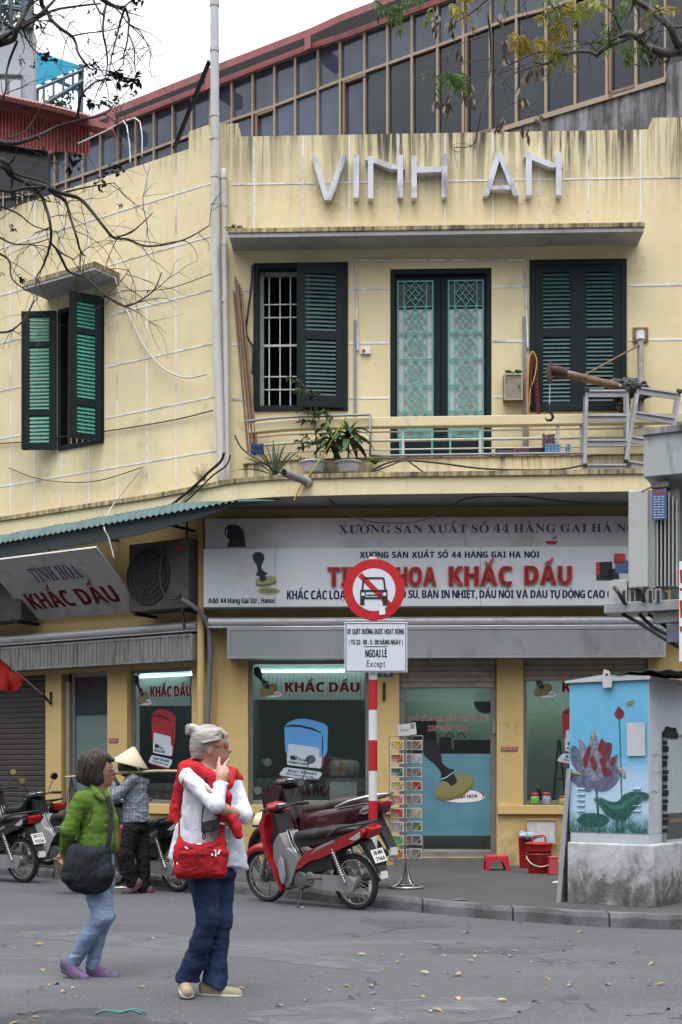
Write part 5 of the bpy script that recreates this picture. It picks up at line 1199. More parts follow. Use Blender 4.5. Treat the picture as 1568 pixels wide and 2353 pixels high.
lcable('yellow cord tied between the balcony rail and the grey outlet pipe', [(795, 958), (770, 1000), (740, 1050), (705, 1100), (690, 1120), (676, 1150)], .009, m_caby, -.04)
a_ = ledge_pt(708, 1108, -.02); b_ = ledge_pt(650, 1097, -.02) + V((-.02, -.45, .0))
OP = thing('outlet_pipe', 'short grey plastic pipe with a dark open end poking out of the ledge', 'pipe', tuple(a_)); mb = MB()
b_ = a_ + V((-.30, -.42, .03)); dr2 = (b_ - a_).normalized(); mb.tube([a_ - dr2 * .2, b_], .050, 14, cap=False); mb.tube([b_, a_], .044, 14, cap=False); mb.build('tube', mat('dull_grey_pvc', (.24, .24, .25), .5, var=.15, dirt=(.1, .1, .1), damt=.3), OP)
mb = MB(); mb.tube([a_ + dr2 * .0, a_ + dr2 * .06], .060, 14); mb.build('collar', m_gutter, OP); mb = MB(); mb.tube([b_ - dr2 * .10, b_ - dr2 * .09], .0435, 14); mb.build('opening', m_dark, OP)
for i, (xa, xb, dd) in enumerate(((541, 578, .22), (545, 584, .26), (550, 588, .22), (554, 592, .27), (538, 571, .18))):
 mb = MB(); a_, b_ = F.at(xa, 636 + 9 * i, dd - .16), F.at(xb, 1042, dd); mb.tube([a_.lerp(b_, t) for t in np.linspace(0, 1, 12)], [.014 + .002 * (k % 2) for k in range(12)], 7)
 tag(mb.build('bamboo_cane', mat('dry_bamboo', (.21, .12, .065), .6, var=.25, scale=6), off=b_), 'brown bamboo cane leaning in a bundle against the wall beside the barred window', 'cane', 'bamboo canes by the window')
mb = MB(); P = smooth_line([tuple(F.at(x, y, .06)) for x, y in ((580, 610), (578, 660), (570, 720), (566, 760), (574, 785), (582, 800), (580, 860))], 3); mb.tube(P, .016, 6); tag(mb.build('cable', m_cabl, off=V(P[0])), 'ragged black cable hanging beside the barred window frame', 'cable')
def crumple(fr, x0, y0, x1, y1, d, m, name, label, cat, amp=.02):
 u0, z1 = fr.px(x0, y0, d); u1, z0 = fr.px(x1, y1, d); o_ = thing(name, label, cat, fr.p((u0 + u1) / 2, d, z0)); mb = MB(); nx_, nz_ = 9, 9
 vs = [fr.p(u0 + (u1 - u0) * i / nx_, d + amp * math.sin(i * 2.1 + j * .7) + amp * .6 * math.sin(j * 2.9 + i), z0 + (z1 - z0) * j / nz_ + amp * .4 * math.sin(i * 1.7)) for j in range(nz_ + 1) for i in range(nx_ + 1)]
 fs = [(j * (nx_ + 1) + i, j * (nx_ + 1) + i + 1, (j + 1) * (nx_ + 1) + i + 1, (j + 1) * (nx_ + 1) + i) for j in range(nz_) for i in range(nx_)]
 mb.add(vs, fs, None, True); c_ = mb.build('fabric', m, o_); md = c_.modifiers.new('s', 'SOLIDIFY'); md.thickness = .012; return o_
crumple(F, 578, 1020, 606, 1044, .40, mat('blue_tarp', (.02, .05, .20), .5), 'tarpaulin', 'dark blue tarpaulin scrap behind the balcony bars by the canes', 'tarpaulin')
crumple(F, 1247, 998, 1276, 1028, .50, mat('dusty_mauve', (.20, .11, .12), .8, var=.2), 'rag', 'dusty mauve rag hanging on the balcony bars', 'cloth')
m_block = mat('grey_block', (.10, .095, .10), .85, var=.2)
for x0, x1, m_, lab, nm in ((1140, 1183, m_block, 'dark grey block on the balcony, left of the pink cloth', 'block'), (1217, 1258, mat('darker_block', (.075, .07, .075), .85, var=.2), 'dark grey block on the balcony, right of the pink cloth', 'block')):
 mb = MB(); box_px(mb, F, x0, 1029, x1, 1043, .34, .46); tag(mb.build(nm, m_, off=F.at((x0 + x1) / 2, 1043, .4), bevel=.008), lab, 'block')
crumple(F, 1184, 1027, 1216, 1044, .44, mat('pink_cloth', (.32, .17, .27), .8, var=.15), 'folded_cloth', 'folded pink cloth between the grey blocks on the balcony', 'cloth', .01)
for x0, x1, lab in ((1253, 1297, 'wider light blue plastic basket behind the balcony bars'), (1303, 1323, 'narrower light blue plastic basket behind the balcony bars')):
 x0, x1 = x0, x1 - 8 if x1 < 1300 else x1 - 12; o_ = thing('plastic_basket', lab, 'basket', F.at((x0 + x1) / 2, 1043, .45)); mb = MB(); box_px(mb, F, x0, 1020, x1, 1043, .38, .52); mb.build('body', mat('basket_blue', (.13, .30, .46), .5, var=.15), o_, bevel=.006)
 mb = MB(); u0, z1 = F.px(x0, 1020, .522); u1, z0 = F.px(x1, 1043, .522)
 for i in range(int((u1 - u0) / .045)):
  for j in range(3): mb.box(u0 + .02 + i * .045, u0 + .038 + i * .045, .521, .524, z0 + .02 + j * .04, z0 + .038 + j * .04, F.M)
 mb.build('holes', mat('hole_dark', (.03, .06, .10), .8), o_)
o_ = thing('meter_box', 'rusty flaking metal meter box on the balcony wall', 'box', F.at(1180, 925, .05)); mb = MB(); box_px(mb, F, 1158, 858, 1202, 920, .003, .14); mb.build('body', mat('flaking_metal', (.26, .23, .18), .75, var=.3, scale=9, dirt=(.17, .075, .025), damt=.55, dscale=7, bump=.2), o_, bevel=.006)
mb = MB(); frame_rect(mb, F, PU(F, 1159, 890, .14), PU(F, 1201, 890, .14), PZ(F, 919, 1180, .14), PZ(F, 859, 1180, .14), .018, .141, .152); mb.build('door_rim', mat('pale_rim', (.34, .33, .29), .6, var=.2), o_)
mb = MB(); c_ = F.at(1193, 888, .15); mb.tube([c_, c_ + F.n * .02], .012, 8); mb.build('knob', m_blackiron, o_)
mb = MB();
for k in range(26): leaf(mb, F.at(R.uniform(1166, 1198), 857, .08), rdir(.1, .9), .07, .05)
tag(mb.build('weed', leafmat('bright_weed', (.06, .18, .04), (.12, .28, .07)), off=F.at(1182, 858, .08)), 'bright green weed growing on top of the rusty meter box', 'plant')
m_trunk = mat('grey_trunking', (.22, .24, .26), .6, var=.2, scale=6, dirt=(.1, .1, .1), damt=.3)
mb = MB(); box_px(mb, F, 813, 735, 819, 975, .003, .035); tag(mb.build('cable_trunking', m_trunk, off=F.at(816, 975, .02)), 'grey vertical cable trunking between the barred window and the balcony door', 'trunking')
mb = MB(); box_px(mb, F, 1202, 727, 1209, 1040, .003, .04); tag(mb.build('cable_trunking', m_trunk, off=F.at(1206, 1040, .02)), 'grey vertical cable trunking beside the rusty meter box', 'trunking')
o_ = thing('socket', 'small white socket box with a red button beside the balcony door', 'socket', F.at(840, 806, .02)); mb = MB(); box_px(mb, F, 829, 799, 852, 813, .003, .035); mb.build('body', m_white, o_, bevel=.005); mb = MB(); c_ = F.at(836, 806, .036); mb.tube([c_, c_ + F.n * .012], .022, 12); mb.build('button', mat('red_button', (.40, .06, .02), .4), o_)
m_hose = mat('red_hose', (.16, .02, .02), .5)
mb = MB()
for k in range(4):
 P = smooth_line([tuple(F.at(x + k * 2.2, y, .06 + .02 * k)) for x, y in ((1213, 930), (1216, 850), (1222, 812), (1228, 840), (1230, 900), (1234, 945 + 4 * k))], 3); mb.tube(P, .007, 6)
tag(mb.build('hose_coil', m_hose, off=F.at(1222, 930, .06)), 'coil of thin red hose hanging beside the closed shutters', 'hose')
cable('yellow flex looping over the red hose coil', F, [(1216, 960, .12), (1214, 900, .12), (1216, 830, .12), (1224, 808, .12), (1234, 830, .12), (1228, 870, .12), (1218, 905, .12), (1214, 1010, .2)], .009, m_caby)
mb = MB(); mb.tube(pline(F, [(1211, 855, .12), (1213, 1040, .3)]), .016, 6); tag(mb.build('copper_rod', mat('copper_rod', (.34, .15, .09), .5), off=F.at(1213, 1040, .3)), 'brown rod standing by the trunking behind the balcony bars', 'rod')
m_rust = mat('rusty_iron', (.20, .115, .065), .8, var=.35, scale=9, dirt=(.34, .27, .19), damt=.45, dscale=6, bump=.3)
WC = thing('wall_crane', 'rusty swing arm hoist with a hook bolted to the balcony wall', 'hoist', tuple(F.at(1475, 960, .12)))
mb = MB(); box_px(mb, F, 1455, 752, 1490, 786, .003, .03); mb.build('wall_plate', m_rust, WC, bevel=.004)
mb = MB(); mb.tube(pline(F, [(1472, 762, .14), (1474, 980, .14)]), .042, 10); mb.build('post', mat('rust_streaked_post', (.38, .35, .31), .7, var=.2, dirt=(.25, .12, .06), damt=.45), WC)
mb = MB(); c_ = F.at(1472, 770, .14); mb.tube([c_ - V((0, 0, .06)), c_ + V((0, 0, .05))], .06, 10); mb.build('collar', m_joint, WC)
bm0, bm1 = F.at(1470, 900, .14), F.at(1268, 851, .95)
mb = MB(); mb.tube([bm0, bm1], .05, 10); mb.build('boom', m_rust, WC)
mb = MB(); dr2 = (bm1 - bm0).normalized(); mb.tube([bm1 - dr2 * .22, bm1 - dr2 * .14, bm1 - dr2 * .05, bm1 + dr2 * .03], [.056, .075, .07, .05], 9); mb.tube([bm1 + V((-.02, 0, -.16)), bm1 + V((-.04, 0, -.02)), bm1 + V((-.01, 0, .10))], [.03, .05, .02], 7); mb.build('boom_head', mat('burnt_rust', (.07, .03, .02), .8, var=.4, bump=.3), WC)
mb = MB(); mb.tube([F.at(1471, 792, .16), bm0.lerp(bm1, .68)], .014, 6); mb.build('stay_rod', m_rust, WC)
hk = F.at(1263, 945, .95); mb = MB(); mb.tube([bm1 + V((-.02, 0, -.1)), hk + V((0, 0, .08))], .006, 5); mb.build('hoist_rope', m_cabw, WC)
mb = MB(); hp = [(0, .09), (0, .03), (-.002, .0), (.03, -.035), (.045, -.075), (.02, -.115), (-.03, -.115), (-.055, -.085)]; mb.tube([hk + F.u * x + V((0, 0, z)) for x, z in hp], [.018, .02, .02, .018, .02, .019, .015, .006], 8); mb.build('hook', m_blackiron, WC)
c_ = bm0.lerp(bm1, .10); vs_, fs_ = sdf([('e', tuple(c_ + V((-.05, -.05, .0))), (.22, .14, .13), None, .05), ('e', tuple(c_ + V((-.25, -.08, .02))), (.14, .1, .12), None, .05), ('e', tuple(c_ + V((-.1, -.02, -.16))), (.10, .08, .16), None, .05), ('e', tuple(c_ + V((.14, 0, -.03))), (.12, .1, .12), None, .05)], .02, wrinkle=.03, wscale=(13, 13, 13), seed=5)
mb = MB(); mb.add(vs_, fs_, None, False); tag(mb.build('plastic_bag', mat('black_polythene', (.010, .010, .012), .25, var=.3), off=c_), 'crumpled black plastic bag tied round the rusty hoist arm', 'bag')
m_ladder = mat('ladder_aluminium', (.46, .47, .49), .42, metal=.55, var=.12, scale=5, dirt=(.22, .21, .2), damt=.35)
def ladder(px0, py0, label, tilt_, wid, hgt=1.06, steps=4):
 b0 = ledge_pt(px0, py0, .17); o_ = thing('step_ladder', label, 'ladder', b0, local=True); o_.rotation_euler = (0, rad(tilt_), rad(-2))
 for k, y0 in enumerate((0, .16)):
  for sx in (-1, 1):
   mb = MB(); mb.prism([(sx * wid / 2 - .022, 0), (sx * wid / 2 + .022, 0), (sx * (wid / 2 - .02) + .02, hgt - k * .06), (sx * (wid / 2 - .02) - .02, hgt - k * .06)], y0 * (1) , y0 + .03, tr(0, 0, 0)); mb.build('rail', m_ladder, o_)
 for i in range(steps):
  z = .05 + i * (hgt - .10) / (steps - 1); hw = wid / 2 - .02 * z / hgt - .02
  mb = MB(); mb.box(-hw, hw, -.04, .06, z, z + .022); mb.box(-hw, hw, -.012, .0, z - .062, z - .001); mb.box(-hw, hw, .05, .058, z - .05, z - .001); mb.build('step', m_ladder, o_)
 mb = MB()
 for sx in (-1, 1): mb.box(sx * wid / 2 - .03, sx * wid / 2 + .03, -.045, .005, .05, .075); mb.box(sx * (wid / 2 - .02) - .04, sx * (wid / 2 - .02) + .03, -.045, .005, hgt - .03, hgt + .012)
 mb.build('plastic_cap', mat('dark_plastic', (.03, .03, .032), .5), o_); return o_
ladder(1394, 1080, 'upright aluminium step ladder standing at the right end of the balcony', 0.5, .56)
ladder(1486, 1078, 'tilted aluminium step ladder half hidden behind the grey concrete box', 9, .56)
AW = thing('corrugated_awning', 'green corrugated sheet awning under the ledge of the side street front', 'awning', tuple(L.p(-2, .9, 4.7)))
m_awn = mat('teal_sheet', (.055, .12, .12), .5, var=.2, scale=4, dirt=(.05, .06, .055), damt=.45, dscale=5)
def awz(u): return 4.655 + .030 * (u + 3.28)
N_ = 260; us_ = np.linspace(-7.5, 1.12, N_); vs = []
for i, u in enumerate(us_):
 wv = .022 * math.sin(u * 2 * math.pi / .105); k = min(1, max(.25, (1.12 - u) / 1.0))
 vs += [tuple(L.p(u, .17 * min(1, max(0.0, -u + .9)) + .05, 4.965 + wv * .2)), tuple(L.p(u, .93, awz(u) + .13 * k + wv)), tuple(L.p(u, .985, awz(u) + .015 + wv * .8))]
mb = MB(); mb.add(vs, [(i * 3 + j, i * 3 + j + 1, i * 3 + 4 + j, i * 3 + 3 + j) for i in range(N_ - 1) for j in (0, 1)], None, True); mb.build('sheet', m_awn, AW)
mb = MB(); mb.tube([L.p(-7.5, .93, awz(-7.5) - .03), L.p(1.0, .93, awz(1.0) - .0)], .030, 4, smooth=False);
for u in (-6, -4.6, -3.2, -1.8, -.4): mb.tube([L.p(u, .01, 4.72), L.p(u, .93, awz(u) - .02)], .022, 4, smooth=False)
mb.tube([L.p(-7.5, .5, 4.78), L.p(.2, .5, 4.80)], .02, 4, smooth=False); mb.build('frame', mat('dark_awning_frame', (.03, .045, .045), .6), AW)
mb = MB(); rg = [[tuple(L.p(u, d_, awz(u) + z_)) for d_, z_ in ((.905, .005), (.93, .005), (.93, -.19 * k), (.905, -.19 * k))] for u, k in ((-7.5, 1), (-.6, 1), (.45, .55), (1.05, .1))]; mb.loft(rg, None, False); mb.build('fascia_board', mat('dark_awning_board', (.022, .036, .036), .6, var=.2), AW)
def aircon(fr, x0, y0, x1, y1, d0, d1, label):
 o_ = thing('air_conditioner', label, 'air conditioner', fr.at((x0 + x1) / 2, y1, d0)); u0, z1 = fr.px(x0, y0, d1); u1, z0 = fr.px(x1, y1, d1)
 mb = MB(); mb.box(u0, u1, d0, d1, z0, z1, fr.M); mb.build('casing', mat('dusty_shaded_casing', (.05, .048, .044), .7, var=.15, dirt=(.1, .09, .08), damt=.5), o_, bevel=.015)  # casing colour darkened to paint in the shade under the awning
 w = u1 - u0; h = z1 - z0; cu2 = u0 + w * .34; cz2 = (z0 + z1) / 2; r = min(h, w) * .42
 mb = MB(); mb.prism([(cu2 + r * math.cos(t), cz2 + r * math.sin(t)) for t in np.linspace(0, 6.283, 28, False)], d1 + .001, d1 + .006, fr.M); mb.build('fan_opening', m_dark, o_)
 mb = MB()
 for k in range(1, 6): mb.tube([fr.p(cu2 + r * k / 5.2 * math.cos(t), d1 + .02, cz2 + r * k / 5.2 * math.sin(t)) for t in np.linspace(0, 6.283, 25)], .005, 4)
 for k in range(10): t = k * math.pi / 5; mb.tube([fr.p(cu2, d1 + .022, cz2), fr.p(cu2 + r * math.cos(t), d1 + .02, cz2 + r * math.sin(t))], .005, 4)
 mb.build('fan_guard', mat('grille_grey', (.05, .05, .048), .6), o_)  # guard colour lowered with the casing, holding the same shade
 mb = MB(); mb.box(u0 + w * .78, u0 + w * .92, d1 + .002, d1 + .005, z1 - h * .16, z1 - h * .10, fr.M); mb.build('badge', m_stampred, o_)
 mb = MB()
 for uu in (u0 + .1, u1 - .1): mb.box(uu - .02, uu + .02, .01, d1, z0 - .045, z0 - .003, fr.M)
 mb.build('bracket', m_blackiron, o_); return o_
aircon(L, 296, 1252, 432, 1396, .12, .46, 'dusty air conditioner unit darkened by painted shade under the awning right of the tilted sign')
aircon(L, -90, 1330, 48, 1424, .12, .46, 'dusty air conditioner unit darkened by painted shade under the awning left of the tilted sign')
cable('black cable looping down beside the air conditioner under the awning', L, [(430, 1200, .3), (428, 1280, .3), (426, 1330, .3), (410, 1372, .5), (380, 1370, .55), (368, 1320, .55), (378, 1255, .5)], .014, m_cabl)
cable('ragged black strap hanging from the shop beam at the corner', L, [(418, 1395, .35), (422, 1420, .36), (424, 1444, .36)], .022, m_cabl)
FL = thing('red_flag', 'red cloth flag on a thin pole in a wall bracket at the left edge', 'flag', tuple(L.at(117, 1610, .05)))
fa, fb = L.at(117, 1612, .05), L.at(-40, 1478, 1.0); mb = MB(); mb.tube([fa, fb], .011, 6); mb.build('pole', mat('grey_wood', (.22, .19, .16), .7), FL)
mb = MB(); mb.tube([L.at(117, 1590, .02), L.at(117, 1619, .02)], .016, 6); mb.tube([L.at(117, 1616, .03), fa.lerp(fb, .12)], .022, 6); mb.build('bracket', m_blackiron, FL)
vs = []; nx_, nz_ = 16, 12
for j in range(nz_ + 1):
 for i in range(nx_ + 1):
  p = fa.lerp(fb, .42 + .5 * i / nx_); vs.append(p + V((.05 * math.sin(i * 1.1 + j * .25) - .12 * j / nz_ , .05 * math.sin(i * .9 + j * .4 + 1), -.62 * j / nz_ * (.35 + .65 * i / nx_) + .03 * math.sin(i * 1.4))))
mb = MB(); mb.add(vs, [(j * (nx_ + 1) + i, j * (nx_ + 1) + i + 1, (j + 1) * (nx_ + 1) + i + 1, (j + 1) * (nx_ + 1) + i) for j in range(nz_) for i in range(nx_)], None, True); mb.build('cloth', mat('flag_red', (.40, .015, .012), .7, var=.1), FL)
# balcony plants
m_agave = leafmat('agave_green', (.06, .12, .06), (.11, .18, .10), .1)
m_broad = leafmat('broad_green', (.018, .055, .020), (.05, .12, .035), .15)
m_fresh = leafmat('fresh_green', (.07, .17, .03), (.14, .26, .06), .3)
m_small = leafmat('citrus_green', (.035, .075, .030), (.10, .15, .065), .25)
m_pot = mat('white_plastic_pot', (.50, .52, .55), .5, var=.08, dirt=(.2, .19, .17), damt=.35)
m_soil = mat('soil', (.03, .022, .015), .95)
m_stem = mat('thin_stem', (.085, .065, .045), .8, var=.2)
def pot(px, py, r, h, label):
 b = ledge_pt(px, py, .18); o_ = thing('planter', label, 'pot', b); M = tr(*b); mb = MB()
 mb.lathe([(0, 0), (r * .74, 0), (r * .78, h * .1), (r * .90, h * .55), (r * .92, h * .6), (r * .95, h * .85), (r * 1.06, h * .86), (r * 1.08, h), (r * .98, h), (r * .96, h * .82)], 26, M); mb.build('pot', m_pot, o_)
 mb = MB(); mb.lathe([(r * .95, h * .84), (0, h * .88)], 20, M); mb.build('soil', m_soil, o_); return b + V((0, 0, h * .88))
b1 = pot(721, 1088, .175, .15, 'wider white plastic pot holding the small leaved shrub on the ledge'); b2 = pot(801, 1088, .165, .15, 'narrower white plastic pot holding the broad leaved plant on the ledge')
PL = thing('shrub', 'spindly small leaved shrub growing from the wider white pot', 'plant', tuple(b1)); ms = MB(); ml = MB()
st = [b1 + V(p) for p in ((.02, 0, 0), (.05, .0, .25), (.0, .02, .55), (-.06, -.02, .85), (-.17, -.05, 1.08))]; ms.tube(st, [.014, .012, .010, .008, .005], 6)
def twigs(a_, dr_, ln, nleaf, lsz, mm, spread=.7):
 p = V(a_); d = V(dr_).normalized(); pts = [p]
 for i in range(5): d = (d + rdir() * .25).normalized(); p = p + d * ln / 5; pts.append(p)
 ms.tube(pts, [.005, .004, .004, .003, .003, .002], 5)
 for i in range(nleaf): q = pts[1 + R.randrange(5)]; leaf(mm, q, (d + rdir() * spread * 1.4), lsz * R.uniform(.7, 1.2), lsz * .5)
for k in range(13): t = R.uniform(.2, .62); i = int(t * 4); twigs(st[i].lerp(st[i + 1], t * 4 - i), rdir(-.3, .7), R.uniform(.15, .34), 26, .07, ml)
for k in range(9): t = R.uniform(.62, .99); i = int(t * 4); twigs(st[i].lerp(st[i + 1], t * 4 - i), rdir(-.1, .8), R.uniform(.12, .24), 22, .062, ml)
for k in range(5): twigs(st[0], rdir(.1, .7), .25, 16, .045, ml)
ms.build('stem', m_stem, PL); ml.build('foliage', m_small, PL)
PL = thing('broad_leaf_plant', 'plant with long drooping broad dark leaves in the narrower white pot', 'plant', tuple(b2)); ml = MB(); mf = MB(); ms = MB()
for c_, hh, n_, L_ in ((V((.0, 0, .0)), .40, 17, .42), (V((-.22, -.02, .05)), .28, 12, .34)):
 top = b2 + c_ + V((0, 0, hh)); ms.tube([b2 + c_ * .4, top], .014, 6)
 for k in range(n_): a_ = k * 2.4; leaf(ml, top - V((0, 0, .10 * k / n_)), (math.cos(a_), math.sin(a_), .75 - .7 * k / n_), L_ * R.uniform(.8, 1.1), .10, droop=.75, n=6)
 for k in range(6): a_ = k * 2.4 + 1; leaf(mf, top, (math.cos(a_) * .7, math.sin(a_) * .7, 1), .24, .06, droop=.25, n=4)
ms.build('stem', m_stem, PL); ml.build('foliage', m_broad, PL); mf.build('young_leaves', m_fresh, PL)
ba = ledge_pt(632, 1092, .14); PL = thing('agave', 'spiky grey green agave growing on the ledge corner', 'plant', tuple(ba)); ml = MB()
for x, y, l_ in ((-.22, -.02, .50), (-.10, 0, .56), (-.02, .05, .55), (.05, 0, .52), (.12, -.03, .55), (.26, 0, .48), (-.3, -.05, .36), (.02, -.08, .30), (-.16, -.1, .44), (.18, -.1, .40), (-.42, -.08, .22), (.08, .1, .5)):
 leaf(ml, ba + V((x * .1, 0, 0)), (x * 1.25, y, l_), math.hypot(x * 1.25, l_), .055, droop=.12 + abs(x) * .5, fold=.5, n=6)
ml.build('foliage', m_agave, PL)
bb = ledge_pt(862, 1076, .2); PL = thing('seedling', 'small fresh leaved plant on the ledge right of the pots', 'plant', tuple(bb)); ml = MB()
for k in range(9): a_ = k * 2.4; leaf(ml, bb + V((0, 0, .05)), (math.cos(a_), math.sin(a_), .9), R.uniform(.12, .2), .075, droop=.4)
ml.build('foliage', m_fresh, PL)
bb = ledge_pt(466, 1106, .05); PL = thing('fern', 'feathery weed growing out of the ledge beside the corner pipe', 'plant', tuple(bb)); ml = MB()
for k in range(8):
 d = V((R.uniform(-.8, .5), R.uniform(-.5, .2), 1)).normalized(); ln = R.uniform(.18, .36)
 for i in range(12): q = bb + d * ln * i / 12 - V((0, 0, .05 * (i / 12) ** 2)); [leaf(ml, q, d.cross(V((0, 1, 0))) * s + d * .4, .07 * (1 - i / 14), .018) for s in (-1, 1)]
ml.build('foliage', leafmat('fern_green', (.10, .15, .06), (.17, .20, .09)), PL)
bb = F.at(540, 526, .35); PL = thing('moss_tuft', 'pale green weed tuft on the left end of the canopy', 'plant', tuple(bb)); ml = MB()
for k in range(60): leaf(ml, bb + V((R.uniform(-.1, .1), R.uniform(-.05, .05), 0)), rdir(.1, 1), R.uniform(.04, .10), .03)
ml.build('foliage', leafmat('pale_weed', (.12, .17, .11), (.2, .25, .17)), PL)
# trees
m_bark = mat('dark_bark', (.035, .030, .027), .9, var=.35, scale=8, bump=.4); m_bark2 = mat('grey_bark', (.085, .075, .065), .9, var=.35, scale=9, bump=.4)
m_pod = mat('dry_pods', (.020, .017, .016), .9, var=.3)
def branch_px(mb, pts, Y, r0, r1, jit=.0, seedv=0):
 P = smooth_line([tuple(at(x, y, Y + jit * math.sin(i * 1.7 + seedv))) for i, (x, y) in enumerate(pts)], 4)
 n_ = len(P); mb.tube(P, [r0 + (r1 - r0) * i / (n_ - 1) for i in range(n_)], 6); return [V(p) for p in P]
def twig_grow(mb, p, d, ln, r, depth, grav=-.15):
 pts = [V(p)]; d = V(d).normalized(); n_ = 5
 for i in range(n_): d = (d + rdir() * .28 + V((0, 0, grav * .25))).normalized(); pts.append(pts[-1] + d * ln / n_)
 mb.tube(pts, [r * (1 - .6 * i / n_) for i in range(n_ + 1)], 5)
 if depth > 0:
  for k in range(R.choice((2, 3))): i = R.randrange(1, n_ + 1); twig_grow(mb, pts[i], d + rdir() * .9, ln * R.uniform(.45, .75), r * .6, depth - 1, grav)
 return pts
YT = 10.0
TL = thing('bare_tree', 'leafless dark street tree at the left edge with dry clustered seed pods', 'tree', (-4.4, YT + .2, SW * 0))
mb = MB(); tp = [(-4.4, YT + .2, 0), (-4.35, YT + .15, 1.5), (-4.28, YT + .1, 3.0), (-4.15, YT, 4.6), (-3.95, YT, 6.0), (-3.7, YT, 7.4)]
mb.tube(tp, [.21, .175, .16, .14, .11, .07], 12); mb.build('trunk', m_bark, TL)
mb = MB(); tw = []
def lim(a_, px, py, r): b_ = at(px, py, YT); mb.tube([V(a_), V(a_).lerp(b_, .5) + V((0, 0, .08)), b_], [r * 1.6, r * 1.2, r], 8)
lim(tp[5], -30, 108, .04); lim(tp[5], -20, 60, .03); lim(tp[3], -20, 372, .028); lim(tp[4], -20, 318, .03); lim(tp[5], 60, -60, .04)
BR = [([(-30, 108), (10, 98), (32, 88), (40, 62), (60, 25), (85, -20)], .028, .012), ([(-20, 95), (30, 72), (60, 58), (120, 25), (180, 14), (232, 8)], .014, .006), ([(-10, 100), (40, 66), (95, 30), (135, -10)], .017, .009),
  ([(60, -60), (92, -10), (97, 12), (112, 32), (118, 45), (140, 66), (165, 83), (175, 100), (180, 122), (200, 150), (208, 158)], .021, .007), ([(225, -10), (250, 8), (270, 16), (288, 16)], .020, .012), ([(288, 16), (280, 40), (272, 70), (262, 110), (255, 140), (250, 180)], .010, .004), ([(288, 16), (295, 40), (296, 60), (292, 100), (285, 125), (284, 150)], .010, .004),
  ([(296, 55), (320, 70), (332, 90), (344, 112)], .007, .003), ([(244, 10), (239, 40), (237, 75), (245, 115), (247, 150), (240, 185), (228, 210)], .010, .004), ([(210, -10), (228, 25), (239, 36)], .009, .006), ([(296, 78), (308, 110), (310, 150), (316, 180)], .006, .003),
  ([(52, 60), (60, 85), (75, 110), (92, 128)], .009, .004), ([(40, 95), (22, 140), (14, 175), (14, 205), (0, 250)], .011, .006), ([(165, 83), (200, 76), (240, 72), (280, 62)], .006, .003), ([(178, 277), (182, 245), (190, 215), (220, 188), (245, 182)], .012, .005),
  ([(-20, 318), (30, 330), (90, 312), (130, 292), (178, 278), (240, 262), (262, 240)], .019, .005), ([(-20, 372), (12, 385), (25, 402), (60, 418), (110, 430), (140, 444), (180, 455), (205, 478), (240, 522), (262, 546), (296, 550), (340, 566), (420, 552), (482, 518)], .024, .004),
  ([(110, 430), (125, 445), (150, 462), (162, 500), (175, 540), (185, 575), (195, 588)], .017, .006), ([(58, 418), (92, 445), (105, 475), (115, 510), (117, 555), (100, 610), (84, 640), (86, 690)], .016, .005), ([(114, 556), (140, 580), (170, 596)], .010, .004),
  ([(-20, 430), (20, 440), (60, 432), (110, 430)], .014, .010), ([(140, 444), (200, 430), (262, 420)], .008, .003), ([(-20, 360), (10, 372), (28, 398)], .025, .02), ([(130, 572), (145, 600), (160, 625), (200, 640), (245, 680), (285, 703), (320, 692), (355, 665), (372, 625)], .011, .004), ([(285, 703), (262, 690), (232, 680)], .008, .003), ([(240, 680), (275, 650), (300, 615)], .006, .002),
  ([(0, 583), (22, 600), (28, 640), (62, 668)], .010, .004), ([(262, 546), (300, 535), (330, 510), (352, 488)], .007, .003), ([(-20, 762), (20, 762), (55, 735), (80, 690)], .009, .005), ([(90, 312), (105, 350), (120, 372), (150, 378)], .009, .004), ([(20, 318), (60, 300), (90, 255), (108, 230)], .007, .003), ([(-10, 470), (40, 490), (80, 520), (130, 532)], .008, .003), ([(-10, 540), (30, 560), (75, 560), (115, 548)], .008, .003)]
for k, (pts, r0, r1) in enumerate(BR):
 P = branch_px(mb, pts, YT, r0, r1, .10, k); tw.append((P, r1))
mb.build('branches', m_bark, TL)
mb = MB()
for P, r1 in tw:
 for j in range(max(3, len(P) // 4)):
  q = R.choice(P[len(P) // 3:]); twig_grow(mb, q, V((R.uniform(-.6, 1), R.uniform(-.6, .6), R.uniform(-.9, .6))), R.uniform(.18, .48), max(.0035, r1 * .6), R.choice((0, 1, 1)), -.2)
mb.build('twigs', m_bark, TL)
def pod(px, py, s, n_):
 mb = MB()
 c_ = at(px, py, YT + R.uniform(-.1, .1))
 for k in range(n_):
  d = rdir(-.9, .7); q = c_ + rdir() * s * R.uniform(0, .8); leaf(mb, q, d, s * R.uniform(.45, .8), s * .30, droop=.1, n=3); leaf(mb, q, d + rdir() * .5, s * R.uniform(.4, .7), s * .28, droop=.1, n=3)
 mb.build('seed_pod', m_pod, TL)
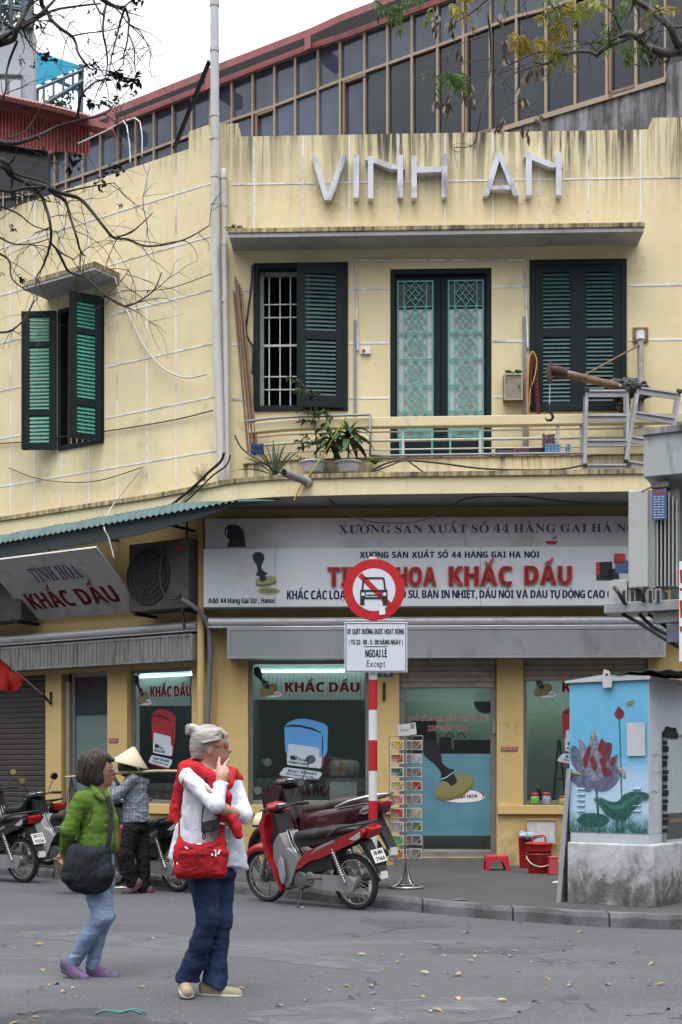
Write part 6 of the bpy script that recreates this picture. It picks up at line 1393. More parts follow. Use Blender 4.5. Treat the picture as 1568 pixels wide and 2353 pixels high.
for px, py, s, n_ in ((92, 50, .07, 9), (103, 130, .09, 12), (104, 142, .06, 8), (50, 137, .035, 8), (46, 148, .035, 8), (75, 152, .035, 8), (205, 27, .035, 6), (218, 19, .03, 5), (203, 92, .04, 6), (250, 48, .04, 6), (257, 55, .035, 6), (273, 57, .03, 6), (266, 73, .03, 6), (275, 80, .05, 7), (258, 122, .03, 6), (210, 158, .07, 10), (216, 145, .04, 6), (240, 152, .035, 6), (268, 180, .11, 18), (290, 192, .06, 9), (312, 184, .09, 14), (309, 215, .055, 8), (211, 233, .08, 11), (237, 235, .07, 10), (264, 230, .07, 9), (256, 246, .04, 5), (176, 371, .085, 14), (268, 399, .085, 12), (235, 414, .06, 9), (228, 425, .06, 8), (276, 471, .04, 6), (28, 524, .05, 8), (50, 642, .06, 9), (339, 668, .03, 6), (2, 628, .05, 6), (316, 6, .075, 12), (306, -4, .06, 8), (137, 467, .03, 5)): pod(px, py, s, n_)
YR = 10.6
TRR = thing('leafy_tree', 'street tree at the right edge with green and yellowing leaves and dry seed bunches', 'tree', (4.2, YR, SW))
mb = MB(); tp2 = [(4.2, YR, SW), (4.15, YR, 2.0), (4.12, YR, 3.8), (4.05, YR, 5.6), (3.8, YR, 6.9)]; mb.tube(tp2, [.2, .17, .15, .13, .09], 12); mb.build('trunk', m_bark2, TRR)
mb = MB(); tw = []
def lim2(a_, px, py, r): b_ = at(px, py, YR); mb.tube([V(a_), V(a_).lerp(b_, .5) + V((0, 0, .1)), b_], [r * 1.5, r * 1.2, r], 8)
lim2(tp2[4], 1600, 112, .05); lim2(tp2[4], 1600, -10, .04)
BR2 = [([(1600, 112), (1555, 118), (1530, 122), (1500, 112), (1480, 95)], .046, .022), ([(1600, 112), (1558, 100), (1540, 62), (1512, 35), (1488, 18), (1460, 2), (1430, -20)], .036, .018), ([(1495, 112), (1450, 78), (1430, 82), (1400, 98), (1370, 120)], .024, .014), ([(1370, 128), (1400, 105), (1478, 75)], .020, .018), ([(1372, 126), (1345, 118), (1300, 125), (1255, 146), (1225, 142)], .015, .007), ([(1300, 125), (1240, 120), (1190, 140), (1145, 165), (1130, 205)], .008, .003), ([(1255, 146), (1190, 165), (1150, 195)], .006, .003),
  ([(1370, 118), (1350, 96), (1310, 94)], .007, .003), ([(1430, 80), (1415, 40), (1395, 15), (1385, -10)], .010, .006), ([(1130, -20), (1122, 30), (1126, 70), (1128, 140), (1120, 200), (1105, 260), (1098, 300), (1085, 335), (1035, 338)], .010, .003), ([(1200, 60), (1196, 90), (1192, 190), (1196, 230), (1235, 265), (1255, 275)], .006, .002), ([(1130, -10), (1085, 28), (1050, 50), (1020, 62)], .008, .003), ([(1128, 80), (1085, 90), (1040, 110), (1030, 130)], .005, .002), ([(1128, 135), (1090, 140), (1055, 150)], .005, .002), ([(1215, 142), (1180, 160), (1060, 185)], .005, .002), ([(1600, 60), (1545, 62), (1520, 55)], .012, .006), ([(1480, 98), (1505, 75), (1530, 70)], .007, .003), ([(1260, -20), (1290, 20), (1300, 40)], .006, .003), ([(860, -20), (880, -5), (930, -12), (1000, -10)], .006, .004), ([(1000, -10), (1130, -20), (1280, -40), (1430, -30)], .009, .012)]
for k, (pts, r0, r1) in enumerate(BR2): tw.append((branch_px(mb, pts, YR, r0, r1, .08, k), r1))
mb.build('branches', m_bark2, TRR)
mb = MB()
for P, r1 in tw:
 for j in range(max(2, len(P) // 5)): twig_grow(mb, R.choice(P[len(P) // 3:]), V((R.uniform(-1, .4), R.uniform(-.6, .6), R.uniform(-.9, .4))), R.uniform(.12, .32), max(.003, r1 * .5), R.choice((0, 1)), -.3)
mb.build('twigs', m_bark2, TRR)
m_tg = leafmat('tree_green', (.05, .12, .03), (.12, .20, .05), .35); m_ty = leafmat('tree_yellow', (.28, .20, .03), (.36, .28, .06), .3); m_tyg = leafmat('tree_yellow_green', (.20, .22, .03), (.30, .32, .06), .35); m_tb = leafmat('dry_brown', (.09, .06, .045), (.16, .11, .08), .1)
def pinnate(mm, p, d, ln, n_, lw):
 d = V(d).normalized(); q = V(p)
 for i in range(n_):
  d = (d + V((0, 0, -.10))).normalized(); q = q + d * ln / n_; s = d.cross(V((R.uniform(-.3, .3), 1, R.uniform(-.3, .3)))).normalized()
  for sg in (-1, 1): leaf(mm, q, s * sg + d * .7 + V((0, 0, -.35)), lw * 2.6, lw, droop=.3, n=3)
 leaf(mm, q, d, lw * 2.6, lw, n=3)
def cluster(mm, px, py, sp, n_, ln=.15, lw=.022):
 for k in range(n_): c_ = at(px + R.gauss(0, sp), py + R.gauss(0, sp * .5), YR + R.gauss(0, .12)); pinnate(mm, c_, V((R.uniform(-1, 1), R.uniform(-.6, .6), R.uniform(-.9, .3))), ln * R.uniform(.7, 1.2), R.choice((4, 5, 6)), lw * R.uniform(.8, 1.15))
g_, y_, yg_, br_ = MB(), MB(), MB(), MB()
for a_ in ((868, 2, 10, 4), (930, 8, 14, 6), (1010, 160, 11, 4), (1035, 168, 14, 7), (1060, 170, 10, 4), (1130, 0, 15, 3), (1445, 70, 12, 5), (1460, 100, 12, 5), (1405, 90, 10, 4), (1475, 6, 20, 6), (1440, 20, 12, 4), (1270, 5, 10, 4)): cluster(g_, *a_)
for a_ in ((1190, 75, 11, 6), (1215, 92, 10, 6), (1240, 95, 9, 3), (1290, 40, 9, 7), (1275, 55, 8, 3), (1050, 12, 9, 4), (1300, 125, 8, 3), (1515, 20, 9, 3)): cluster(y_, *a_)
for a_ in ((1265, 110, 10, 5), (1290, 118, 8, 4), (1310, 15, 12, 7), (1370, 8, 10, 6), (1030, 5, 9, 3), (1410, 95, 8, 2)): cluster(yg_, *a_)
def bunch(px, py, n_, h):
 br_ = MB()
 for k in range(n_ * 3 // 5): c_ = at(px + R.gauss(0, 6), py + R.uniform(0, h), YR + R.gauss(0, .06)); leaf(br_, c_, V((R.uniform(-.5, .5), R.uniform(-.5, .5), -1)), R.uniform(.05, .09), .028, droop=0, n=2)
 br_.build('seed_bunch', m_tb, TRR)
for a_ in ((1000, 30, 34, 40), (1035, 45, 26, 35), (1045, 25, 20, 30), (1088, 190, 18, 35), (1030, 215, 30, 45), (1068, 200, 16, 30), (1085, 225, 14, 20), (1165, 90, 24, 50), (1210, 155, 24, 35), (1240, 150, 22, 35), (1205, 225, 18, 18), (1190, 200, 12, 12), (1150, 270, 22, 25), (1212, 285, 14, 26), (1240, 255, 10, 20), (1055, 110, 10, 20), (1500, 85, 28, 55), (1520, 110, 18, 30), (1478, 55, 22, 30), (1150, 30, 18, 25), (1000, 225, 14, 20)): bunch(*a_)
g_.build('green_leaves', m_tg, TRR); y_.build('yellow_leaves', m_ty, TRR); yg_.build('pale_leaves', m_tyg, TRR)
# street furniture
m_pw = mat('pole_white', (.62, .62, .63), .5, var=.08, dirt=(.3, .28, .26), damt=.25); m_pr = mat('pole_red', (.42, .012, .018), .45, var=.1, dirt=(.2, .03, .03), damt=.2)
m_signred = mat('traffic_red', (.46, .010, .016), .4, var=.06); m_signface = mat('sign_face', (.62, .65, .72), .4, var=.04, dirt=(.45, .45, .45), damt=.2)
SF = Frame(0, 13.85, 0)
TS = thing('traffic_sign', 'round no cars sign over a white text plate on a red and white striped pole', 'traffic sign', (.338, 13.9, SW))
mb = MB(); mb.tube([(.338, 13.9, SW), (.338, 13.9, 3.66)], .046, 16); mb.build('pole', m_pw, TS)
for y0, y1 in ((1562, 1631), (1701, 1771), (1840, 1910)):
 mb = MB(); mb.tube([(.338, 13.9, CAMZ + (HY - y1) * 13.9 / FPX), (.338, 13.9, CAMZ + (HY - y0) * 13.9 / FPX)], .0475, 16, cap=False); mb.build('red_band', m_pr, TS)
def disc(mb, cx, cy, r, d0, d1, n=40):
 c = SF.px(cx, cy, d1); rr = r * 13.85 / FPX; mb.prism([(c[0] + rr * math.cos(t), c[1] + rr * math.sin(t)) for t in np.linspace(0, 2 * math.pi, n, False)], d0, d1, SF.M, True)
z6 = lambda x, y: (784 + x / 2, 1143.3 + y / 2)
mb = MB(); disc(mb, 860, 1355, 70.5, .0, .012, 56); td = mb.build('sign_disc', m_signred, TS)
mb = MB(); disc(mb, 860, 1355, 49, .0125, .0145, 48); mb.build('white_face', m_signface, td)
def spoly(pts, d, m, n, par): mb = MB(); poly_px(mb, SF, [z6(*p) for p in pts], d); return mb.build(n, m, par)
spoly([(78, 362), (95, 345), (238, 490), (222, 510)], .0165, m_signred, 'diagonal_bar', td)
mb = MB()
def sl(pts, w, d=.0185):
 for (a_, b_) in zip(pts, pts[1:]): bar(mb, SF, SF.px(*z6(*a_), d), SF.px(*z6(*b_), d), w, d - .001, d + .0004 * (len(mb.f) % 5))
sl([(98, 425), (104, 370), (196, 370), (203, 425)], .019); sl([(88, 428), (214, 428)], .020); sl([(92, 428), (92, 460)], .012); sl([(210, 428), (210, 460)], .012); sl([(88, 462), (214, 462)], .020); sl([(118, 448), (185, 448)], .012)
for cx in (101, 200):
 c = SF.px(*z6(cx, 444), .02); mb.prism([(c[0] + .032 * math.cos(t), c[1] + .032 * math.sin(t)) for t in np.linspace(0, 6.283, 18, False)], .018, .0200, SF.M)
for x0, x1 in ((88, 108), (192, 213)): mb.add([SF.at(*z6(*p), .0195) for p in ((x0, 494), (x1, 494), (x1, 462), (x0, 462))], [(0, 1, 2, 3)])
mb.build('car_symbol', m_black, td)
mb = MB()
for cx in (101, 200):
 c = SF.px(*z6(cx, 444), .021); mb.prism([(c[0] + .019 * math.cos(t), c[1] + .019 * math.sin(t)) for t in np.linspace(0, 6.283, 16, False)], .0203, .021, SF.M)
mb.build('headlight_mark', m_signface, td)
spoly([(174, 505), (202, 502), (204, 536), (176, 540)], .0175, m_white, 'stuck_label', td)
mb = MB(); box_px(mb, SF, 792, 1430, 936.5, 1545, .014, .026); tp_ = mb.build('text_plate', m_signface, TS, bevel=.003)
mb = MB(); a_ = SF.px(794.5, 1543, .027); b_ = SF.px(934, 1432, .027); frame_rect(mb, SF, a_[0], b_[0], a_[1], b_[1], .008, .0262, .0275); mb.build('border', m_navy, tp_)
for s_, x0, y0, x1, y1, st_, kw in (('XE QUÉT ĐƯỜNG ĐƯỢC HOẠT ĐỘNG', 798, 1445, 929, 1457, 'bold', dict(space=.5)), ('( TỪ 22 : 00 - 5 : 00 HÀNG NGÀY )', 802, 1470, 926, 1481, 'bold', {}), ('NGOẠI LỆ', 840, 1493, 889, 1510, 'bold', {}), ('Except', 843, 1517, 886, 1532, 'plain', {})): tx(SF, s_, x0, y0, x1, y1, .0285, m_black, tp_, st_, **kw)
mb = MB(); poly_px(mb, SF, [(836, 1486.5), (891, 1486.5), (891, 1485), (836, 1485)], .0285); mb.build('underline', m_black, tp_)
# postcard rack
RK = at(934, 1900, 14.4); RX, RY = RK.x, 14.4
RKT = thing('postcard_rack', 'revolving wire postcard rack on a round foot beside the shop door', 'rack', (RX, RY, SW))
m_chrome = mat('dull_chrome', (.42, .42, .40), .3, metal=.85, var=.2, scale=7); m_wire = mat('grey_wire', (.34, .34, .33), .4, metal=.6, var=.15)
def zr(y): return CAMZ + (HY - y) * 14.4 / FPX
mb = MB(); mb.tube([(RX, RY, SW + .02), (RX, RY, zr(1688))], .010, 8); mb.tube([(RX + .185 * math.cos(t), RY + .185 * math.sin(t), SW + .014) for t in np.linspace(0, 6.283, 33)], .012, 8); mb.tube([(RX + .155 * math.cos(t), RY + .155 * math.sin(t), SW + .020) for t in np.linspace(0, 6.283, 33)], .008, 6)
for k in range(4): a_ = k * math.pi / 2 + .5; mb.tube([(RX + r * math.cos(a_), RY + r * math.sin(a_), z) for r, z in ((.17, SW + .02), (.11, SW + .045), (.06, SW + .10), (.03, SW + .18), (.012, SW + .27))], .008, 6)
mb.build('stand', m_chrome, RKT)
HALF = .105
def face(ang): # four sided carousel: centre of a side and its direction
 a_ = rad(ang); n_ = V((math.sin(a_), -math.cos(a_), 0)); u_ = V((math.cos(a_), math.sin(a_), 0)); return V((RX, RY, 0)) + n_ * HALF, u_, n_
mb = MB(); corners = []
SIDES = []
for px0, px1 in ((895, 931), (933, 947), (949, 972)):
 pass
def rp(px, y): return V(((px - CX) / FPX * y, y, 0))
C0, C1, C2, C3 = rp(895, 14.36), rp(931.5, 14.30), rp(947, 14.46), rp(972, 14.36)
SIDES = [(C0, C1), (C1, C2), (C2, C3)]
ztop, zbot = zr(1691), zr(1977)
for c in (C0, C1, C2, C3): mb.tube([c + V((0, 0, zbot)), c + V((0, 0, ztop))], .005, 5)
for c, e_ in SIDES:
 for y in (1691, 1977): mb.tube([c + V((0, 0, zr(y))), e_ + V((0, 0, zr(y)))], .005, 5)
back = rp(934, 14.62)
for z in (ztop, zbot):
 mb.tube([C0 + V((0, 0, z)), back + V((0, 0, z)), C3 + V((0, 0, z))], .005, 5); mb.tube([C1 + V((0, 0, z)), (RX, RY, z)], .005, 5)
mb.build('wire_frame', m_wire, RKT)
COLS = [('yellow', (.55, .36, .04)), ('orange and black', (.35, .08, .02)), ('dark green', (.03, .10, .05)), ('gold and blue', (.40, .28, .06)), ('pale red', (.50, .18, .14)), ('red flower', (.45, .05, .05)), ('black inked', (.30, .30, .33)), ('bright green', (.14, .30, .08)), ('orange fruit', (.52, .18, .03)),
  ('rust and grey', (.26, .11, .06)), ('pale blue', (.42, .52, .62)), ('violet grey', (.22, .15, .24)), ('red pepper', (.30, .03, .02)), ('grey harbour', (.24, .20, .18)), ('cream', (.50, .42, .24)), ('leaf green', (.07, .15, .04)), ('slate grey', (.09, .09, .10)), ('brown dog', (.20, .15, .12)),
  ('dim brown', (.16, .11, .08)), ('dim grey', (.18, .18, .18)), ('dim green', (.10, .14, .10)), ('dim sand', (.24, .20, .14)), ('dim rose', (.22, .12, .11)), ('dim olive', (.15, .15, .09)), ('dim blue', (.13, .16, .22)), ('dim red', (.22, .07, .06)), ('dim white', (.34, .34, .33))]
ORD = ['topmost', 'second from top', 'third from top', 'fourth from top', 'middle', 'fourth from bottom', 'third from bottom', 'second from bottom', 'lowest']
m_card = mat('card_white', (.62, .62, .60), .5, var=.04)
def picmat(nm, c):
 t = NT('picture_' + nm.replace(' ', '_')); n = t.noise(t.coord(), 26, 4, .7, 1.5); n2 = t.noise(t.coord(), 13, 3)
 cc = t.ramp(n, [(.32, tuple(x * .15 for x in c)), (.48, c), (.64, tuple(min(1, x * 1.9 + .04) for x in c))]); cc = t.mix(t.maprange(n2, .55, .62, 0, .7), cc, (.5, .48, .42)); t.bsdf(cc, .35); return t.m
wires = MB()
for ci, (c, e_) in enumerate(((C0, C1), (C2, C3), (C1, C2))):
 u_ = (e_ - c).normalized(); W_ = (e_ - c).length; n_ = V((u_.y, -u_.x, 0))
 for k in range(9):
  nm, colr = COLS[ci * 9 + k]; zc_ = zr(1712 + 31.1 * k); w = min(.155, W_ - .012); h = .108; o0 = c + u_ * (W_ / 2) + n_ * (.006 + .001 * (k % 3)) + V((0, 0, zc_))
  mb = MB(); Mx = Matrix(((u_.x, -n_.x, 0, o0.x), (u_.y, -n_.y, 0, o0.y), (0, 0, 1, o0.z), (0, 0, 0, 1)))
  mb.box(-w / 2, w / 2, 0, .002, -h / 2, h / 2, Mx); mb.cur = 1; mb.quad((-w / 2 + .012, -.0008, -h / 2 + .012), (w / 2 - .012, -.0008, -h / 2 + .012), (w / 2 - .012, -.0008, h / 2 - .012), (-w / 2 + .012, -.0008, h / 2 - .012), Mx)
  tag(mb.build('postcard', [m_card, picmat(nm, colr)], off=o0), '%s postcard, %s in the %s column of the rack' % (nm, ORD[k], ('wide left', 'right', 'narrow middle')[ci]), 'postcard', 'postcards in the wire rack')
  zb = zc_ - h / 2; wires.tube([Mx @ V((-w / 2, -.006, -h / 2)), Mx @ V((w / 2, -.006, -h / 2))], .0025, 4)
  wires.tube([Mx @ V(p) for p in ((-w / 2, -.005, h * .22), (-w * .3, -.008, h * .12), (-w * .08, -.008, -h * .25), (-w * .05, -.006, -h / 2))], .0025, 4); wires.tube([Mx @ V(p) for p in ((w / 2, -.005, h * .22), (w * .3, -.008, h * .12), (w * .08, -.008, -h * .25), (w * .05, -.006, -h / 2))], .0025, 4)
wires.build('card_holders', m_wire, RKT)
pc = thing('price_card', 'white handwritten price card clipped on top of the postcard rack', 'card', (RX, RY, ztop)); PF = Frame(RX, RY - .02, 0)
mb = MB(); pts = [(913, 1666), (955, 1660), (958, 1687), (917, 1692)]; q0 = [PF.at(*p, 0) for p in pts]; q1 = [PF.at(*p, -.003) for p in pts]; mb.add(q0 + q1, [(0, 1, 2, 3), (7, 6, 5, 4), (0, 4, 5, 1), (1, 5, 6, 2), (2, 6, 7, 3), (3, 7, 4, 0)]); mb.build('paper', m_card, pc)
tx(PF, 'Postcard', 920, 1672, 941, 1681, .002, mat('pale_ink', (.22, .25, .20), .6), pc, 'script', dy=-2); tx(PF, '10K', 943, 1663, 954, 1675, .002, m_navy, pc, 'ital', dy=-1)
# stool, buckets and baskets by the shop
m_plred = mat('red_plastic', (.47, .030, .050), .4, var=.08, spec=.5); m_plred2 = mat('deep_red_plastic', (.42, .010, .012), .3, var=.08); m_plpink = mat('coral_plastic', (.48, .07, .09), .4, var=.08)
sp = ground(1141, 1999, SW); o = thing('stool', 'low red plastic stool on the pavement beside the shop door', 'stool', sp); M = tr(*sp); w, h = .150, .195
mb = MB(); mb.loft([[(sx * w * k, sy * w * .9 * k, z) for sx, sy in ((-.8, -1), (.8, -1), (1, -.8), (1, .8), (.8, 1), (-.8, 1), (-1, .8), (-1, -.8))] for k, z in ((.94, h - .03), (.94, h - .012), (.9, h))], M, False); mb.build('seat', m_plred, o, bevel=.006)
for rz_ in (0, 90, 180, 270):
 mb = MB(); mb.prism([(-w * 1.08, 0), (-w * .94, h - .025), (w * .94, h - .025), (w * 1.08, 0), (w * .72, 0), (w * .62, .06), (w * .40, .115), (0, .132), (-w * .40, .115), (-w * .62, .06), (-w * .72, 0)], -w * .98, -w * .93, M @ rot('Z', rz_)); mb.build('side', m_plred, o, bevel=.003)
bp = ground(1239, 2006, SW); M = tr(*bp); o = thing('bucket', 'glossy red lidded bucket with a white bow handle by the shop wall', 'bucket', bp)
mb = MB(); mb.lathe([(0, 0), (.130, 0), (.132, .004), (.160, .235), (.168, .237), (.168, .25), (.15, .25)], 30, M); mb.build('body', m_plred2, o)
mb = MB(); mb.lathe([(.15, .252), (.150, .275), (.16, .277)], 30, M); mb.build('dark_gap', m_blackiron, o)  # black ring drawn for the shade in the gap under the lid
mb = MB(); mb.lathe([(.158, .278), (.165, .36), (.176, .362), (.176, .378), (.15, .384), (0, .392)], 30, M); mb.build('lid', m_plred2, o)
mb = MB(); mb.tube([M @ V(p) for p in ((-.085, -.0, .385), (-.075, 0, .455), (-.055, 0, .470), (.055, 0, .470), (.075, 0, .455), (.085, 0, .385))], .011, 8); mb.build('lid_handle', m_plred2, o)
mb = MB(); mb.tube([M @ V((.166 * math.sin(t), -.03 - .14 * math.cos(t * .98), .225 - .135 * math.cos(t))) for t in np.linspace(-1.5, 1.5, 15)], .008, 7); mb.build('bow_handle', mat('cream_handle', (.55, .50, .40), .4), o)
def lattice_basket(px, py, r, h, label, m):
 b = ground(px, py, SW); o_ = thing('basket', label, 'basket', b); M = tr(*b); mb = MB(); mb.lathe([(0, .004), (r * .78, .004), (r * .80, .02)], 20, M); mb.lathe([(r * .8 * 1.0, .02), (r * .82, .03)], 20, M)
 for k in range(26): a_ = k * 2 * math.pi / 26; mb.tube([M @ V((r * q * math.cos(a_), r * q * math.sin(a_), z)) for q, z in ((.8, .02), (1, h))], .0045, 4)
 for i in range(9): z = .02 + (h - .02) * i / 8; q = .8 + .2 * i / 8; mb.tube([M @ V((r * q * math.cos(t), r * q * math.sin(t), z)) for t in np.linspace(0, 6.283, 25)], .0045 if i < 8 else .010, 4)
 mb.build('lattice', m, o_); mb = MB(); mb.lathe([(r * .77, .03), (r * .955, h * .96)], 20, M); mb.build('inner_shade', mat('basket_shade', (.16, .012, .015), .7), o_); return o_, M  # dark red inner skin painted as the shade inside the lattice
o, M = lattice_basket(1207, 1994, .085, .40, 'tall slim red lattice basket left of the lidded bucket', m_plred2)
crp, MM = lattice_basket(878, 1982, .105, .36, 'red lattice waste basket behind the striped sign pole', m_plred)
mb = MB(); mb.lathe([(.112, .33), (.118, .37), (.10, .39), (.06, .385), (0, .38)], 18, MM); tag(mb.build('bin_liner', mat('white_liner', (.55, .55, .56), .4, var=.15), off=ground(878, 1982, SW)), 'white plastic liner folded over the rim of the red waste basket', 'bag')
bp = ground(1271, 2010, SW); o = thing('box', 'small coral plastic box on the pavement against the grey leaning panel', 'box', bp); mb = MB(); mb.box(bp.x - .045, bp.x + .06, bp.y - .04, bp.y + .1, SW, SW + .2); mb.build('body', m_plpink, o, bevel=.012); mb = MB(); mb.box(bp.x - .05, bp.x + .065, bp.y - .045, bp.y + .105, SW + .202, SW + .222); mb.build('lid', m_plpink, o, bevel=.005)
bp = ground(1274, 1988, SW); M = tr(*bp); o = thing('pot', 'purple plastic pot with a white rim behind the red bucket', 'pot', bp); mb = MB(); mb.lathe([(0, 0), (.07, 0), (.085, .30)], 20, M); mb.build('body', mat('purple_plastic', (.12, .06, .30), .4), o); mb = MB(); mb.lathe([(.09, .30), (.09, .34), (0, .35)], 20, M); mb.build('lid', m_white, o)
bp = F.at(1244, 1930, .10); o = thing('picture_frame', 'wood framed picture of pastel squares propped on the wall behind the bucket', 'picture', bp)
mb = MB(); a_ = F.px(1208, 1932, .12); b_ = F.px(1281, 1882, .12); frame_rect(mb, F, a_[0], b_[0], a_[1] - .05, b_[1], .022, .09, .12); mb.build('frame', mat('pale_wood', (.38, .23, .12), .5, var=.15), o, bevel=.003)
t = NT('pastel_squares'); br_t = t('TexBrick'); br_t.offset = 0.0; br_t.inputs['Scale'].default_value = 1; br_t.inputs['Brick Width'].default_value = .055; br_t.inputs['Row Height'].default_value = .06; br_t.inputs['Mortar Size'].default_value = .003
br_t.inputs['Color1'].default_value = (.35, .48, .62, 1); br_t.inputs['Color2'].default_value = (.66, .58, .50, 1); br_t.inputs['Mortar'].default_value = (.5, .5, .55, 1); mpn = t('Mapping'); tcn = t('TexCoord'); mpn.inputs['Rotation'].default_value = (rad(90), 0, 0); t.link(tcn.outputs['Object'], mpn.inputs[0]); t.link(mpn.outputs[0], br_t.inputs[0]); t.bsdf(br_t.outputs[0], .3)
mb = MB(); mb.box(a_[0] + .023, b_[0] - .023, .095, .105, a_[1] - .03, b_[1] - .023, F.M); mb.build('picture_sheet', t.m, o)
vs_, fs_ = sdf([('e', tuple(ground(1222, 1997, SW) + V((0, .1, .43))), (.15, .07, .05), None, .03), ('e', tuple(ground(1207, 1994, SW) + V((-.03, 0, .43))), (.05, .05, .06), None, .03)], .012, wrinkle=.015, wscale=(30, 30, 30), seed=4); mb = MB(); mb.add(vs_, fs_, None, True)
tag(mb.build('rag', mat('mixed_rag', (.28, .42, .52), .8, var=.5, scale=14, dirt=(.5, .04, .05), damt=.5, dscale=10), off=ground(1222, 1997, SW)), 'crumpled blue and red rag stuffed behind the bucket lid', 'cloth')
# leaning panel
A_ = ground(1279, 2073, SW); o = thing('leaning_panel', 'tall grey framed panel leaning against the painted cabinet', 'panel', A_, local=True, rz=rad(-25));
Mp = rot('Y', 4.6)
mb = MB(); mb.box(.012, .034, -.0, .56, .02, 1.29, Mp); mb.build('board', mat('grey_green_board', (.40, .41, .37), .6, var=.15, dirt=(.09, .09, .08), damt=.35), o)
mb = MB(); mb.box(0, .045, -.012, .0, 0, 1.31, Mp); mb.box(0, .045, .561, .573, 0, 1.31, Mp); mb.box(0, .045, 0, .56, 0, .02, Mp); mb.box(0, .045, 0, .56, 1.29, 1.31, Mp); mb.box(.005, .011, 0, .56, .64, .66, Mp); mb.build('rim', mat('steel_rim', (.34, .36, .38), .5, metal=.3), o)
# painted utility cabinet
A_ = ground(1303, 2074, SW); B__ = ground(1502, 2087, SW); dxy = B__ - A_; CWD = math.hypot(dxy.x, dxy.y); CB = Frame(A_.x, A_.y, math.degrees(math.atan2(dxy.y, dxy.x)))
c7 = lambda x, y: ((1440 + x / 3.0167) / 1.2245, (1860 + y / 3.0167) / 1.2245)
UC = thing('utility_cabinet', 'steel cabinet painted with a lotus on sky blue standing on a whitewashed concrete plinth', 'cabinet', A_)
def plinth_mat():
 t = NT('whitewashed_concrete'); v = t.coord(); n = t.noise(v, 3.0, 9, .78, .5); s_ = t.noise(t.coord((4, 4, .8)), 2.2, 6, .7); sep = t('SeparateXYZ'); tcc = t('TexCoord'); t.link(tcc.outputs['Object'], sep.inputs[0])
 g = t.math('ADD', t.math('MULTIPLY', t.maprange(sep.outputs[2], .50, .0, 0, 1), .20), t.math('ADD', t.math('MULTIPLY', n, .85), t.math('MULTIPLY', s_, .22)))
 c = t.ramp(g, [(.48, (.50, .51, .53)), (.60, (.37, .375, .385)), (.70, (.16, .158, .155)), (.84, (.05, .049, .047))]); t.bsdf(c, .9, 0, t.bump(t.noise(v, 24, 5, .7), .5, .012), .2); return t.m
zP = CAMZ + (HY - c7(480, 1532)[1]) * A_.y / FPX
mb = MB(); mb.box(0, CWD, -1.2, 0, SW - .02, zP, CB.M); mb.build('plinth', plinth_mat(), UC, bevel=.022, seg=3)
u0, u1 = CB.px(*c7(490, 1450), -.03)[0], CB.px(*c7(1166, 1450), -.03)[0]; zB0 = CB.px(*c7(500, 1455), -.03)[1]; zT0 = CB.px(*c7(500, 188), -.03)[1]
m_cabw2 = mat('cabinet_white', (.46, .48, .52), .55, var=.1, dirt=(.2, .2, .2), damt=.3); m_cabg = mat('cabinet_grey', (.50, .52, .56), .6, var=.14, scale=3, dirt=(.12, .12, .12), damt=.3)
mb = MB(); mb.box(u0 + .01, u1 - .0, -1.10, -.032, zP + .002, zB0, CB.M); mb.build('base_band', m_cabw2, UC, bevel=.004)
mb = MB(); mb.box(u0, u1, -1.12, -.03, zB0 + .002, zT0, CB.M); mb.build('body', m_cabg, UC, bevel=.006)
def mural():
 t = NT('mural_sky'); v = t.coord(); sep = t('SeparateXYZ'); t.link(v, sep.inputs[0]); n = t.noise(v, 3.5, 6, .7, 1.2); br_ = t.noise(t.coord((1, 1, .35)), 22, 5, .7, 2.5)
 z = t.math('ADD', sep.outputs[2], t.math('MULTIPLY', t.math('SUBTRACT', n, .5), .42));
 c = t.ramp(t.maprange(z, .58, 2.1), [(0.0, (.006, .045, .045)), (.11, (.018, .11, .105)), (.17, (.22, .42, .50)), (.22, (.42, .56, .72)), (.42, (.36, .52, .70)), (.55, (.11, .38, .60)), (1.0, (.13, .42, .62))])
 c = t.mix(t.math('MULTIPLY', t.maprange(br_, .5, .68, 0, .55), t.maprange(z, 1.5, 1.2, .25, 1)), c, (.55, .66, .78)); c = t.mix(t.maprange(t.noise(v, 9, 6, .8), .66, .75, 0, .55), c, (.45, .47, .48)); t.bsdf(c, .5); return t.m
mb = MB(); mb.quad((u0 + .005, -.028, zB0 + .01), (u1 - .005, -.028, zB0 + .01), (u1 - .005, -.028, zT0 - .006), (u0 + .005, -.028, zT0 - .006), CB.M); dor = mb.build('painted_door', mural(), UC)
def pm(nm, c, c2): t = NT(nm); n = t.noise(t.coord((1, 1, .7)), 11, 8, .8, 2.2); b = t.bsdf(t.ramp(n, [(.36, c), (.60, c2)]), .5); tp = t('BsdfTransparent'); mx = t('MixShader'); t.link(t.maprange(t.noise(t.coord(), 14, 6, .75, 1.0), .34, .50, .30, 1), mx.inputs[0]); t.link(tp.outputs[0], mx.inputs[1]); t.link(b.outputs[0], mx.inputs[2]); t.link(mx.outputs[0], t.out.inputs[0]); return t.m
m_pet = pm('petal_grey', (.035, .04, .085), (.16, .18, .27)); m_pet2 = pm('petal_pale', (.07, .08, .14), (.27, .28, .34)); m_pred = pm('petal_red', (.09, .008, .014), (.19, .03, .04)); m_lf = pm('lotus_leaf_dark', (.006, .05, .045), (.02, .11, .085)); m_lf2 = pm('lotus_leaf_light', (.02, .12, .10), (.05, .19, .16)); m_ylw = pm('petal_yellow', (.30, .27, .12), (.42, .40, .30))
lay = [-.0265]
def mur(pts, m, nm):
 mb = MB(); poly_px(mb, CB, [c7(*p) for p in (smooth_line(pts + [pts[0]], 3)[:-1])], lay[0]); lay[0] += .0006; return mb.build(nm, m, dor)
